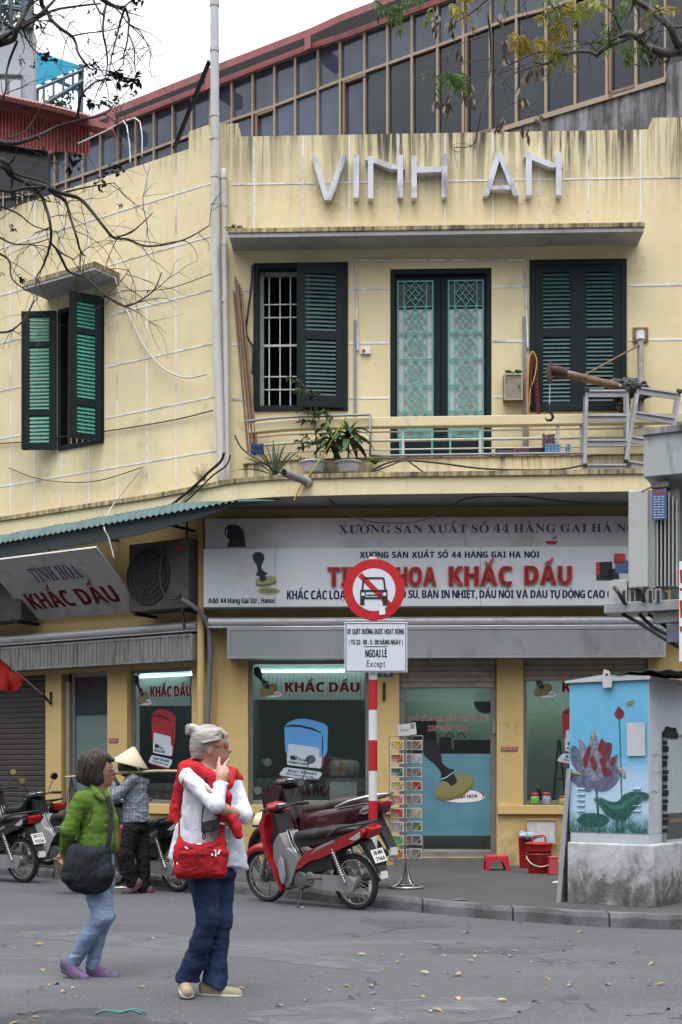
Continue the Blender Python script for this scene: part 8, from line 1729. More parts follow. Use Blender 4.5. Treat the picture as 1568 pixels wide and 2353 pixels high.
# people
def Z(ox, oy, k, Y0):
 return lambda x, y, d=0.0: tuple(at((ox + x / k) / 1.2245, (oy + y / k) / 1.2245, Y0 + d))
def skinmat(nm, c):
 t = NT(nm); n = t.noise(t.coord(), 22, 4); t.bsdf(t.ramp(n, [(.3, tuple(x * .86 for x in c)), (.7, c)]), .5, Subsurface_Weight=.08, Subsurface_Scale=.02); return t.m
def clothmat(nm, c, var=.1, sc_=9, bump=.25, bs=160, dirt=None, fold=(12, 12, 5), fs=.30):
 if nm in MATS: return MATS[nm]
 t = NT(nm); v = t.coord(); n1 = t.noise(v, sc_, 5, .6); k = t.ramp(n1, [(.3, tuple(x * (1 - var) for x in c)), (.7, tuple(x * (1 + var) for x in c))])
 if dirt is not None: k = t.mix(t.maprange(t.noise(v, 5, 5, .65), .46, .66, 0, .6), k, dirt)
 def ridge(f, s_, d_): return t.math('ABSOLUTE', t.math('SUBTRACT', t.noise(t.coord(f), s_, 2, .5, d_), .5))
 h = t.math('ADD', ridge(fold, 1.0, 1.2), t.math('MULTIPLY', ridge(tuple(q * 1.9 for q in fold), 1.0, .8), .5))
 b1 = t.bump(h, fs, .05); b2 = t.bump(t.noise(v, bs, 3), bump, .004, b1)
 t.bsdf(k, .88, 0, b2, .2); MATS[nm] = t.m; return t.m
def limb(P, rs, k=.03): return [('c', P[i], P[i + 1], rs[i], rs[i + 1], k) for i in range(len(P) - 1)]
def E_(c, r, k=.03, rm=None): return ('e', c, r, rm, k)
def stack(W, rows, k=.04): # rows: (zy, zx, d, rx, ry)
 out = []
 for zy, zx, d, rx, ry in rows: p = W(zx, zy, d); out.append((p[2], p[0], p[1], rx, ry, 0))
 return ('l', out, k)
def ribbon(name, pts, w, th, m, par, up=(0, -1, 0)):
 P = [V(p) for p in smooth_line(pts, 4)]; rg = []
 for i, p in enumerate(P):
  t = (P[min(i + 1, len(P) - 1)] - P[max(i - 1, 0)]).normalized(); s = t.cross(V(up)).normalized() * w / 2; n_ = V(up) * th / 2; rg.append([p + s + n_, p - s + n_, p - s - n_, p + s - n_])
 mb = MB(); mb.loft(rg, None, False); return mb.build(name, m, par)
def strands(par, m, roots, r=.0022, name='hair_strands'):
 mb = MB()
 for P in roots: mb.tube(smooth_line(P, 3), [r * (1 - .5 * i / (3 * (len(P) - 1) + 1)) for i in range(3 * (len(P) - 1) + 1)], 4)
 return mb.build(name, m, par)
def eye(par, c, s=1):
 mb = MB(); mb.lathe([(0, .004), (.008, .003), (.011, 0)], 10, tr(*c) @ rot('Y', 75)); mb.build('eye', mat('eye_dark', (.03, .02, .018), .2), par)
 mb = MB(); mb.tube([V(c) + V((-.016, .0, .016)), V(c) + V((-.004, 0, .021)), V(c) + V((.006, .004, .017))], .003, 5); mb.build('eyebrow', mat('brow_grey', (.12, .10, .08), .8), par)
m_skin1 = skinmat('fair_skin', (.47, .26, .19)); m_skin2 = skinmat('tan_skin', (.32, .16, .095))
# woman with the red jumper
W = Z(440, 2010, 4.9, 8.2)
PW = thing('person', 'grey haired woman in a white blouse and red jumper with hand on chin', 'person', W(640, 3880))
legN = [W(620, 2200, -.03), W(715, 2800, -.07), W(610, 3180, -.05), W(430, 3640, -.0)]; legF = [W(900, 2200, .08), W(905, 2860, .04), W(860, 3250, .05), W(785, 3700, .05)]
armR = [W(450, 880, -.12), W(830, 1255, -.27), W(895, 930, -.17)]; armL = [W(1075, 970, .08), W(1220, 1395, -.05), W(930, 1310, -.19)]
hand = limb([W(895, 930, -.17), W(895, 850, -.16), W(880, 760, -.15)], [.030, .034, .026], .02) + limb([W(925, 860, -.16), W(950, 770, -.15)], [.030, .026], .02) + limb([W(862, 750, -.145), W(862, 680, -.125), W(872, 600, -.10)], [.0125, .0115, .0085], .006) \
 + limb([W(925, 760, -.15), W(950, 690, -.12), W(1003, 618, -.10)], [.014, .0115, .0085], .006) + limb([W(955, 765, -.15), W(985, 800, -.17), W(965, 860, -.18)], [.013, .012, .010], .006) + limb([W(962, 800, -.15), W(990, 840, -.16), W(962, 890, -.17)], [.012, .011, .009], .006) + limb([W(950, 830, -.15), W(975, 878, -.15), W(950, 915, -.16)], [.011, .010, .009], .006)
hand += limb([W(760, 1075, -.26), W(715, 1035, -.255), W(672, 985, -.225)], [.011, .010, .008], .006) + limb([W(775, 1090, -.26), W(735, 1065, -.258), W(692, 1028, -.235)], [.011, .010, .008], .006) + limb([W(930, 1310, -.19), W(880, 1260, -.20), W(795, 1120, -.205)], [.034, .030, .022], .02)
body = [E_(W(735, 385, .0), (.100, .076, .110)), E_(W(850, 470, .0), (.066, .058, .090), .04), E_(W(890, 590, .0), (.042, .042, .034), .03), ('c', W(780, 560), W(900, 612), .045, .026, .03), ('c', W(982, 415), W(1018, 500), .008, .0125, .012), E_(W(1006, 510), (.014, .016, .010), .010), E_(W(966, 556), (.014, .022, .010), .010), E_(W(962, 585), (.012, .02, .008), .010), E_(W(930, 390), (.022, .05, .012), .02), ('x', E_(W(968, 452, -.05), (.014, .018, .012), .012)),
  E_(W(738, 492, -.074), (.018, .010, .032), .006), ('c', W(735, 600, .01), W(690, 800, .02), .056, .066, .03), ('c', W(480, 860, -.08), W(1040, 930, .06), .05, .05, .05), stack(W, [(860, 740, 0, .12, .09), (1150, 740, 0, .155, .11), (1500, 730, 0, .15, .11), (1900, 720, .02, .16, .12), (2250, 730, .02, .15, .12)], .05)] + limb(armR, [.045, .040, .030]) + limb(armL, [.045, .038, .034]) + limb(legN, [.085, .055, .05, .035]) + limb(legF, [.08, .045, .04, .03]) + hand
sdf_part('body', body, m_skin1, PW, .0065)
m_blouse = clothmat('white_blouse', (.58, .60, .68), .05, 5, .2)
sdf_part('blouse', [stack(W, [(790, 690, .01, .085, .08), (850, 720, 0, .150, .105), (960, 745, 0, .160, .118), (1120, 745, -.01, .170, .13), (1400, 735, -.01, .170, .13), (1650, 735, 0, .182, .14), (1900, 715, .01, .203, .15), (2085, 715, .015, .218, .155)], .05), ('c', W(450, 880, -.11), W(1060, 960, .07), .062, .062, .05), ('c', W(225, 1960, .08), W(380, 1600, .06), .03, .06, .06), ('c', W(1130, 2085, .03), W(1000, 1600, -.02), .045, .06, .08)] + limb(armR[:2] + [W(888, 985, -.185)], [.055, .050, .042], .02) + [E_(W(895, 960, -.178), (.050, .046, .020), .008)] + limb([armL[0], armL[1], W(1075, 1345, -.11)], [.054, .049, .042], .02), m_blouse, PW, .007, wrinkle=.0055, wscale=(17, 17, 8), seed=3)
m_jean = clothmat('dark_denim', (.014, .024, .064), .3, 4, .3, 220, dirt=(.034, .054, .115), fold=(6, 6, 12), fs=.30); m_jean2 = clothmat('pale_denim', (.17, .24, .36), .2, 5, .3, 220, dirt=(.28, .34, .44), fold=(6, 6, 15), fs=.30)
sdf_part('jeans', [stack(W, [(1950, 730, .02, .17, .13), (2250, 735, .02, .165, .13)], .05)] + limb([W(640, 2200, -.03), W(715, 2790, -.07), W(620, 3150, -.05), W(520, 3420, -.02), W(422, 3655, -.0)], [.102, .070, .064, .066, .076], .03) + limb([W(880, 2200, .07), W(915, 2800, .04), W(860, 3200, .05), W(825, 3480, .05), W(795, 3745, .04)], [.098, .062, .058, .066, .088], .03) + [('x', E_(W(415, 3790, 0), (.2, .3, .048), .01)), ('x', E_(W(780, 3880, .04), (.24, .3, .048), .01))], m_jean, PW, .0075, wrinkle=.005, wscale=(10, 10, 16), seed=7)
m_canvas = clothmat('beige_canvas', (.32, .27, .19), .1, 12); m_sole = mat('cream_sole', (.50, .48, .42), .6, var=.1, dirt=(.25, .22, .18), damt=.4)
def shoe(par, a_, b_, r0, r1, mu, ms, mlace, w=.042, tilt=0):
 a_, b_ = V(a_), V(b_); up_ = V((0, 0, 1)); sdf_part('shoe', [('c', tuple(a_ + up_ * .022), tuple(b_), r0, r1, .02), ('c', tuple(a_), tuple(b_ - up_ * .006), r0 * .85, r1, .02), ('c', tuple(a_ + up_ * .045), tuple(a_.lerp(b_, .35) + up_ * .035), r0 * .85, r0 * .6, .03)], mu, par, .007)
 dv = b_ - a_; dh = dv.normalized(); s = dh.cross(up_).normalized(); lo_ = min(r0, r1) * .55; rg = []
 for t, k in ((-.17, .45), (-.12, .8), (0, .95), (.35, .88), (.7, 1.05), (1.0, .95), (1.12, .7), (1.17, .35)): c = a_ + dv * t - up_ * lo_; rg.append([tuple(c + s * w * k * q + up_ * z) for q, z in ((-1, -.016), (1, -.016), (1.06, .012), (-1.06, .012))])
 mb = MB(); mb.loft(rg, None, False); mb.build('sole', ms, par, bevel=.006); mb = MB()
 for k in range(4): c = a_.lerp(b_, .34 + .12 * k) + up_ * (r0 * (1.62 - .22 * k)); mb.tube([c - s * .028 - up_ * .012, c + up_ * .004, c + s * .028 - up_ * .012], .0055, 5)
 mb.build('laces', mlace, par)
m_lace = mat('bright_lace', (.50, .16, .14), .6, var=.3, scale=20)
shoe(PW, W(675, 3825, .05), W(1110, 3845, .0), .037, .031, m_canvas, m_sole, m_lace); shoe(PW, W(385, 3745, .02), W(430, 3825, -.13), .037, .032, m_canvas, m_sole, m_lace)
m_hairg = mat('grey_blond_hair', (.30, .275, .25), .5, var=.55, scale=9, stretch=(1.2, 2, 7)); m_hairl = mat('silver_hair', (.40, .38, .34), .5, var=.2); m_haird = mat('ash_hair', (.085, .078, .072), .5, var=.2)
sdf_part('hair', [E_(W(715, 365, .0), (.113, .088, .104), .03), E_(W(570, 500, .01), (.045, .062, .055), .04), E_(W(600, 565, .0), (.040, .05, .028), .03), ('x', E_(W(930, 500, -.02), (.080, .16, .105), .02)), ('x', E_(W(760, 500, -.10), (.030, .04, .055), .01)), ('c', W(880, 225, -.04), W(965, 290, -.05), .022, .012, .02), ('c', W(965, 290, -.05), W(945, 400, -.06), .012, .006, .01), ('c', W(700, 480, -.07), W(765, 560, -.068), .012, .006, .01)] + limb([W(600, 270, .0), W(560, 235, 0), W(500, 200, 0), W(440, 170, 0)], [.026, .024, .030, .014], .02), m_hairg, PW, .006, wrinkle=.0022, wscale=(12, 40, 70), seed=9)
rt = []
for k in range(120):
 a_ = -.2 + 1.75 * k / 119; y_ = -.088 * math.sin(a_) - .006; rt.append([W(905 - 60 * R.random(), 235 + 110 * math.sin(a_) ** 2 * R.uniform(.6, 1), y_ * .8 - .014), W(840, 205 + 150 * max(0, math.sin(a_)), y_ * 1.10), W(720, 190 + 190 * max(0, math.sin(a_)), y_ * 1.15), W(620, 250 + 140 * max(0, math.sin(a_)), y_ * 1.06), W(575, 265 + R.uniform(-20, 30), y_ * .2)])
strands(PW, m_hairl, rt[::2], .0016); strands(PW, m_haird, rt[1::2], .0018)
strands(PW, m_hairl, [[W(560, 240), W(500, 190 + R.uniform(-30, 30), R.uniform(-.03, .03)), W(450 + R.uniform(-20, 20), 190 + R.uniform(-50, 60), R.uniform(-.03, .03)), W(420 + R.uniform(-20, 50), 220 + R.uniform(-70, 70), R.uniform(-.04, .04))] for k in range(90)] + [[W(690, 590, -.04), W(580, 600, -.05), W(470 + R.uniform(0, 120), 580 + R.uniform(-30, 30), -.03)] for k in range(40)], .0028)
mb = MB(); c_ = V(W(580, 262)); mb.tube([c_ + V((.022 * math.cos(t) * .5, .026 * math.sin(t), .022 * math.cos(t))) for t in np.linspace(0, 6.283, 13)], .007, 6); mb.build('hair_tie', mat('yellow_tie', (.45, .30, .06), .6), PW)
eye(PW, W(960, 452, -.044)); m_gred = mat('spectacle_red', (.40, .03, .05), .3)
mb = MB(); mb.tube([W(800, 440, -.078), W(900, 436, -.074), W(975, 434, -.062)], .003, 5); mb.tube([W(978 + 13 * math.cos(t), 452 + 48 * math.sin(t), -.055 + .03 * math.cos(t)) for t in np.linspace(0, 6.283, 15)], .0022, 5); mb.build('spectacles', m_gred, PW)
mb = MB(); mb.add([W(958, 566, -.026), W(985, 562, -.01), W(980, 570, -.008), W(962, 574, -.024)], [(0, 1, 2, 3)]); mb.build('lips', mat('lip_rose', (.34, .10, .09), .5), PW)
m_jump = clothmat('red_jumper', (.44, .020, .026), .12, 6, .5, 240)
sdf_part('jumper', limb([W(540, 640, .02), W(420, 730, -.04), W(400, 800, -.08)], [.034, .038, .034]) + limb([W(400, 745, -.05), W(560, 745, -.115), W(720, 835, -.145), W(790, 880, -.15), W(785, 1030, -.16)], [.036, .034, .034, .034, .026]) + limb([W(600, 640, .06), W(900, 760, .09), W(1040, 820, .04), W(1110, 900, .06), W(1140, 980, .09)], [.036, .036, .038, .036, .026]) + limb([W(1040, 830, -.02), W(980, 960, -.12), W(880, 1020, -.16)], [.036, .032, .024]) + limb([W(880, 1000, -.15), W(985, 1130, -.165), W(990, 1240, -.16)], [.026, .024, .022])
   + limb([W(820, 1370, -.165), W(960, 1385, -.17), W(1040, 1440, -.165), W(1100, 1560, -.155), W(1140, 1665, -.15)], [.016, .02, .026, .029, .029]) + limb([W(420, 720, .02), W(345, 950, .08), W(240, 1440, .10)], [.034, .024, .020], .03) + limb([W(400, 740, .0), W(325, 1000, .06), W(285, 1500, .08)], [.03, .020, .016], .03) + limb([W(380, 760, .04), W(260, 1200, .11), W(185, 1440, .12)], [.03, .020, .016], .03), m_jump, PW, .007, wrinkle=.004, wscale=(15, 15, 10), seed=12)
mb = MB();
for y in (1560, 1740, 1920, 2060): mb.tube([W(980, y, -.150 - .00002 * y), W(980, y, -.156 - .00002 * y)], .006, 8)
mb.build('button', mat('pearl', (.5, .48, .5), .3), PW)
def seam(par, runs, m, r=.003, name='seam'):
 mb = MB()
 for P in runs: mb.tube(smooth_line(P, 3), r, 4)
 return mb.build(name, m, par)
seam(PW, [[W(955, 1420, -.150), W(960, 1700, -.156), W(955, 2080, -.168)], [W(1000, 1420, -.140), W(1008, 1700, -.146), W(1005, 2090, -.158)]], mat('placket_shadow', (.36, .37, .43), .8), .003, 'placket_shade_edges')  # grey lines draw the shadow along both edges of the button strip
m_dred = mat('seam_red', (.13, .006, .010), .8)
BG = thing('shoulder_bag', 'red fabric shoulder bag with two front pockets carried by the woman with the red jumper', 'bag', W(600, 2270, -.22)); m_bag = clothmat('bag_red', (.32, .012, .018), .15, 7, .3, 200)
sdf_part('bag_body', limb([W(340, 2165, -.2), W(870, 2150, -.2)], [.05, .05], .06) + limb([W(330, 1960, -.2), W(900, 1960, -.2)], [.044, .046], .06) + limb([W(340, 1800, -.19), W(600, 1870, -.2), W(890, 1790, -.19)], [.026, .03, .026], .05) + limb([W(320, 1690, -.16), W(345, 1850, -.19)], [.012, .03], .04) + limb([W(905, 1610, -.17), W(880, 1850, -.19)], [.014, .03], .04), m_bag, BG, .007, wrinkle=.006, wscale=(12, 12, 14), seed=15)
for cx, cy, rx, rz in ((445, 2010, .056, .062), (700, 2005, .062, .062)):
 sdf_part('pocket', [E_(W(cx, cy + 30, -.235), (rx, .022, rz), .02), ('c', W(cx - 90, cy - 90, -.245), W(cx + 90, cy - 95, -.245), .014, .014, .03)], m_bag, BG, .008, wrinkle=.004, seed=cx)
seam(BG, [[W(345, 1860, -.236), W(350, 1960, -.258), W(440, 1995, -.266), W(545, 1950, -.262), W(560, 1850, -.240)], [W(575, 1840, -.238), W(572, 2000, -.262), W(585, 2110, -.262)], [W(590, 1880, -.25), W(700, 1868, -.262), W(800, 1890, -.256)], [W(325, 2120, -.25), W(450, 2160, -.262), W(560, 2100, -.26)], [W(590, 2110, -.262), W(700, 2130, -.268), W(810, 2105, -.262)], [W(340, 1800, -.222), W(600, 1850, -.236), W(880, 1790, -.222)]], m_dred)
mb = MB();
for a_, b_ in ((W(400, 1830, -.225), W(435, 1855, -.235)), (W(755, 1890, -.25), W(778, 1950, -.258)), (W(815, 1865, -.245), W(820, 1960, -.25)), (W(880, 1870, -.24), W(855, 1930, -.25)), (W(290, 1990, -.225), W(292, 2070, -.23))): mb.tube([a_, b_], .006, 5)
mb.tube([W(555, 1790, -.225), W(625, 1790, -.226)], .005, 4); mb.build('zip_pulls', m_white, BG)
ribbon('strap', [W(318, 1700, -.15), W(318, 1400, -.12), W(335, 1050, -.17), W(420, 800, -.16)], .012, .006, m_bag, BG); ribbon('strap', [W(905, 1640, -.175), W(908, 1500, -.185), W(905, 1400, -.19)], .034, .006, m_bag, BG)
mb = MB(); mb.tube([W(878, 1500, -.192), W(940, 1518, -.192)], .006, 5); mb.build('buckle', m_white, BG)
CM = thing('camera', 'small black camera pouch hanging from a neck cord on the white blouse', 'camera', W(745, 1620, -.2)); mb = MB(); rg = [[W(x, y, d) for x, y in ((620, 1490), (850, 1440), (872, 1460), (875, 1580), (830, 1610), (640, 1636), (618, 1610))] for d in (-.165, -.22)]; mb.loft(rg, None, False); mb.build('pouch', m_bplast, CM, bevel=.01)
mb = MB(); mb.prism([(W(760 + 80 * math.cos(t), 0)[0], W(0, 1530 + 62 * math.sin(t))[2]) for t in np.linspace(0, 6.283, 18, False)], 8.2 - .232, 8.2 - .221); mb.build('flap', mat('black_leather', (.022, .022, .024), .4), CM)
mb = MB(); mb.tube(smooth_line([W(625, 1500, -.2), W(640, 1340, -.175), W(690, 1100, -.17), W(685, 960, -.18), W(672, 870, -.18)], 3), .005, 5); mb.tube([W(855, 1470, -.2), W(862, 1400, -.2)], .005, 5); mb.tube([W(660 + 18 * math.cos(t), 1680 + 46 * math.sin(t), -.18) for t in np.linspace(0, 6.283, 13)], .004, 5); mb.build('cord', m_bplast, CM)
# woman in green
W = Z(140, 2080, 3.2688, 8.95)
PG = thing('person', 'dark haired woman in a green fleece jacket and pale jeans with hands behind her back', 'person', W(330, 2230))
lN = [W(430, 1330, -.04), W(480, 1635, -.08), W(350, 1840, -.06), W(235, 2060, -.03)]; lF = [W(460, 1330, .07), W(510, 1600, .06), W(440, 1850, .05), W(395, 2120, .05)]; aR = [W(300, 560, -.11), W(175, 840, -.13), W(150, 1020, -.02), W(115, 1085, .03)]
sdf_part('body', [E_(W(425, 255), (.098, .076, .112)), E_(W(510, 300), (.055, .056, .088), .04), ('c', W(460, 370), W(540, 395), .045, .024, .03), ('c', W(580, 270), W(592, 315), .007, .010, .012), E_(W(578, 352), (.012, .02, .009), .01), ('c', W(455, 390), W(440, 490), .055, .065, .03), ('c', W(320, 560, -.08), W(480, 560, .09), .05, .05, .05), stack(W, [(520, 410, 0, .09, .08), (740, 450, 0, .10, .10), (950, 430, 0, .115, .11), (1330, 430, 0, .11, .11)], .05)] + limb(aR, [.045, .04, .03, .024]) + [('c', W(450, 560, .12), W(230, 960, .10), .045, .035, .03)] + limb([W(115, 1085, .03), W(90, 1080, .02), W(70, 1085, .0)], [.028, .012, .009], .01) + limb([W(125, 1100, .02), W(118, 1130, .0), W(122, 1150, -.02)], [.024, .011, .009], .01) + limb([W(110, 1100, .03), W(98, 1120, .01), W(104, 1140, -.01)], [.02, .010, .008], .01) + limb([W(108, 1095, .05), W(88, 1110, .05), W(86, 1135, .04)], [.02, .010, .008], .01) + limb(lN, [.085, .055, .045, .032]) + limb(lF, [.085, .055, .045, .032]), m_skin2, PG, .0075)
m_fleece = clothmat('green_fleece', (.085, .150, .024), .12, 6, .4, 150, fold=(6, 6, 9), fs=.26)
sdf_part('jacket', [stack(W, [(455, 430, 0, .066, .07), (500, 405, 0, .10, .10), (560, 400, 0, .125, .125), (650, 435, 0, .128, .135), (740, 452, 0, .125, .14), (860, 435, 0, .128, .14), (950, 435, 0, .142, .145), (1030, 425, 0, .138, .14)], .05), ('c', W(310, 560, -.09), W(470, 570, .09), .065, .065, .05), ('c', W(560, 960), W(575, 760), .045, .03, .06)] + limb(aR[:3], [.064, .055, .043], .02) + [('c', W(450, 570, .13), W(230, 960, .11), .058, .046, .03)], m_fleece, PG, .0075, wrinkle=.005, wscale=(9, 9, 13), seed=21)
sdf_part('collar', limb([W(395, 430, -.05), W(430, 500, -.10), W(490, 555, -.12)], [.022, .026, .018], .01) + limb([W(500, 455, -.02), W(535, 530, -.06), W(560, 600, -.07)], [.018, .022, .014], .01), m_fleece, PG, .007)
mb = MB(); mb.tube([W(476, 536, -.142), W(480, 536, -.150)], .011, 8); mb.build('button', m_chr, PG)
sdf_part('jeans', [stack(W, [(1000, 430, 0, .12, .12), (1340, 435, 0, .122, .115)], .05)] + limb([W(430, 1330, -.04), W(482, 1635, -.08), W(360, 1820, -.06), W(228, 2040, -.03)], [.095, .070, .056, .048], .03) + limb([W(460, 1330, .07), W(512, 1600, .06), W(430, 1850, .05), W(395, 2090, .05)], [.09, .064, .055, .046], .03), m_jean2, PG, .007, wrinkle=.005, wscale=(10, 10, 18), seed=23)
m_hike = mat('purple_grey_shoe', (.09, .075, .13), .7, var=.5, scale=16, dirt=(.20, .05, .26), damt=.5, dscale=22); m_gsole = mat('dark_rubber_sole', (.06, .06, .06), .8, var=.2); m_place = mat('purple_lace', (.24, .05, .36), .6, var=.4, scale=40, dirt=(.45, .05, .08), damt=.5, dscale=30)
shoe(PG, W(390, 2165, .05), W(600, 2188, .0), .037, .030, m_hike, m_gsole, m_place); shoe(PG, W(150, 2105, -.03), W(320, 2200, -.08), .037, .031, m_hike, m_gsole, m_place)
m_hairb = mat('dark_brown_hair', (.022, .014, .011), .7, var=.6, scale=7, stretch=(3, 3, .6)); m_hairb2 = mat('auburn_hair', (.065, .036, .024), .45, var=.3)
sdf_part('hair', [E_(W(415, 240), (.118, .096, .115), .03), E_(W(375, 345, .01), (.095, .092, .065), .05), E_(W(440, 360, -.06), (.045, .035, .05), .03), ('x', E_(W(600, 330, -.02), (.066, .2, .100), .02)), ('c', W(520, 150, -.03), W(575, 190, -.035), .025, .012, .02)], m_hairb, PG, .007, wrinkle=.007, wscale=(30, 30, 7), seed=27)
rt = []
for k in range(130):
 a_ = R.uniform(-.3, 1.5); b_ = R.uniform(-1, 1); rt.append([W(440 + 40 * b_, 108, -.03 * a_), W(440 + 95 * b_, 160, -.085 * math.sin(a_)), W(420 + 125 * b_ * (.9 if b_ < 0 else .55), 260, -.100 * math.sin(a_)), W(400 + 125 * b_ * (.95 if b_ < 0 else .5), 340, -.104 * math.sin(a_)), W(395 + 105 * b_ * (1 if b_ < 0 else .7), 400 + R.uniform(-10, 12), -.09 * math.sin(a_))])
strands(PG, m_hairb2, rt[::2], .0022); strands(PG, m_hairb, rt[1::2], .0026)
eye(PG, W(566, 280, -.045))
mb = MB(); mb.tube([W(592 + 7 * math.cos(t), 285 + 24 * math.sin(t), -.03 + .02 * math.cos(t)) for t in np.linspace(0, 6.283, 13)], .0025, 5); mb.tube([W(588, 278, -.045), W(500, 275, -.06)], .0025, 4); mb.build('spectacles', m_spoke, PG)
seam(PG, [[W(560, 600, -.075), W(575, 720, -.105), W(596, 860, -.090), W(600, 1020, -.080)], [W(300, 1015, -.11), W(430, 1035, -.145), W(560, 1030, -.12)], [W(330, 520, -.11), W(385, 600, -.135), W(375, 720, -.14), W(330, 800, -.13)]], mat('seam_green', (.035, .065, .010), .85), .003)
BG = thing('shoulder_bag', 'large slouchy black shoulder bag carried by the woman in green', 'bag', W(370, 1440, -.2)); m_bagk = clothmat('black_nylon', (.016, .018, .024), .2, 6, .3, 120, fold=(8, 8, 5), fs=.6)
sdf_part('bag_body', [E_(W(365, 1255, -.19), (.162, .062, .130), .05), E_(W(300, 1180, -.19), (.115, .055, .13), .05)] + limb([W(245, 1005, -.17), W(400, 1060, -.19), W(530, 1010, -.18)], [.025, .032, .022], .06) + limb([W(230, 1040, -.18), W(190, 1250, -.19)], [.03, .05], .05) + limb([W(530, 1040, -.18), W(520, 1250, -.19)], [.03, .05], .05), m_bagk, BG, .008, wrinkle=.009, wscale=(9, 9, 8), seed=31)
ribbon('strap', [W(530, 1010, -.2), W(555, 860, -.19), W(566, 700, -.15), W(552, 600, -.12), W(520, 520, -.07), W(480, 480, .02)], .032, .006, m_bagk, BG)
# woman with the conical hat and shoulder pole
W = Z(140, 2080, 3.2688, 15.1)
PC = thing('person', 'street seller in a conical straw hat and plaid grey shirt under a shoulder pole', 'person', W(790, 1430))
a1 = [W(770, 370, -.12), W(605, 525, -.15), W(575, 400, -.10)]; a2 = [W(800, 370, .12), W(640, 500, .14), W(580, 330, .06)]
sdf_part('body', [E_(W(705, 235), (.088, .075, .105)), ('c', W(720, 290), W(770, 340), .055, .06, .03), E_(W(640, 240), (.02, .02, .02), .02), stack(W, [(350, 785, 0, .09, .09), (560, 780, 0, .11, .1), (740, 800, 0, .10, .09)], .05)] + limb(a1, [.042, .036, .026]) + limb(a2, [.042, .036, .026]) + [E_(W(572, 360, -.09), (.034, .03, .045), .02)] + limb([W(565, 350, -.10), W(552, 322, -.11), W(570, 308, -.09)], [.012, .010, .009], .006) + limb([W(578, 350, -.11), W(570, 318, -.12), W(588, 306, -.10)], [.012, .010, .009], .006) + limb([W(590, 352, -.11), W(590, 322, -.12), W(604, 308, -.10)], [.012, .010, .009], .006) + limb([W(596, 370, -.10), W(606, 340, -.11)], [.011, .009], .006), m_skin2, PC, .009)
t = NT('plaid_cotton'); sp_ = t('SeparateXYZ'); t.link(t.coord(), sp_.inputs[0]); fx_ = lambda ax, f, w: t.math('LESS_THAN', t.math('FRACT', t.math('MULTIPLY', sp_.outputs[ax], f)), w)
c = t.mix(t.math('MULTIPLY', fx_(2, 26, .4), .5), (.12, .14, .175), (.165, .19, .225)); c = t.mix(t.math('MULTIPLY', fx_(0, 26, .4), .5), c, (.18, .205, .245)); c = t.mix(t.math('MULTIPLY', t.math('MAXIMUM', fx_(0, 13, .1), fx_(2, 13, .1)), .35), c, (.36, .39, .43)); t.bsdf(c, .9, 0, t.bump(t.math('ABSOLUTE', t.math('SUBTRACT', t.noise(t.coord((12, 12, 9)), 1, 2, .5, 1.2), .5)), .32, .05))
sdf_part('shirt', [stack(W, [(320, 765, 0, .065, .07), (365, 785, 0, .125, .12), (500, 785, 0, .138, .13), (650, 795, 0, .148, .135), (765, 798, 0, .160, .145)], .05)] + limb(a1[:2] + [W(582, 430, -.11)], [.066, .058, .046], .03) + limb(a2[:2] + [W(590, 380, .08)], [.066, .058, .046], .03), t.m, PC, .010, wrinkle=.009, wscale=(10, 10, 16), seed=33)
sdf_part('trousers', [stack(W, [(720, 790, 0, .13, .12), (840, 785, 0, .14, .125)], .05)] + limb([W(750, 830, -.05), W(705, 1070, -.08), W(760, 1335, -.05)], [.105, .085, .070], .03) + limb([W(840, 830, .06), W(860, 1070, .04), W(865, 1395, .03)], [.10, .085, .070], .03), clothmat('black_cotton', (.010, .010, .012), .2, 6), PC, .011, wrinkle=.008, seed=35)
m_plum = mat('plum_shoe', (.09, .035, .055), .7, var=.3); shoe(PC, W(820, 1345, -.05), W(700, 1400, -.08), .042, .034, m_plum, m_gsole, m_plum); shoe(PC, W(925, 1412, .03), W(790, 1425, .0), .04, .034, m_plum, m_gsole, m_plum)
sdf_part('face_mask', [E_(W(672, 268, 0), (.058, .074, .06), .02), ('c', W(690, 255, -.05), W(760, 290, -.05), .035, .04, .03), ('c', W(700, 300), W(770, 320), .06, .075, .03)], mat('dark_grey_mask', (.045, .050, .060), .85, var=.2), PC, .009, wrinkle=.004, seed=37)
bc = V(W(738, 224)); ap = V(W(776, 68)); ax_ = (ap - bc); q_ = ax_.to_track_quat('Z', 'Y').to_matrix().to_4x4(); hh = ax_.length
mb = MB(); mb.lathe([(.212, -.012), (.214, -.004), (.108, hh * .5), (.02, hh * .96), (0, hh)], 40, tr(*bc) @ q_); mb.lathe([(.205, -.010), (.10, hh * .48), (0, hh * .97)], 40, tr(*bc) @ q_)
t = NT('palm_leaf_straw'); v = t.coord((1, 1, 1)); n = t.noise(t.coord((30, 30, 3)), 2, 4); wv = t('TexWave'); wv.wave_type = 'BANDS'; wv.bands_direction = 'Z'; wv.inputs['Scale'].default_value = 16; t.link(v, wv.inputs[0]); c = t.mix(t.maprange(n, .3, .7, 0, .5), (.60, .52, .38), (.46, .38, .25)); c = t.mix(t.math('MULTIPLY', wv.outputs[1], .14), c, (.30, .24, .15)); t.bsdf(c, .7); mb.build('conical_hat', t.m, PC)
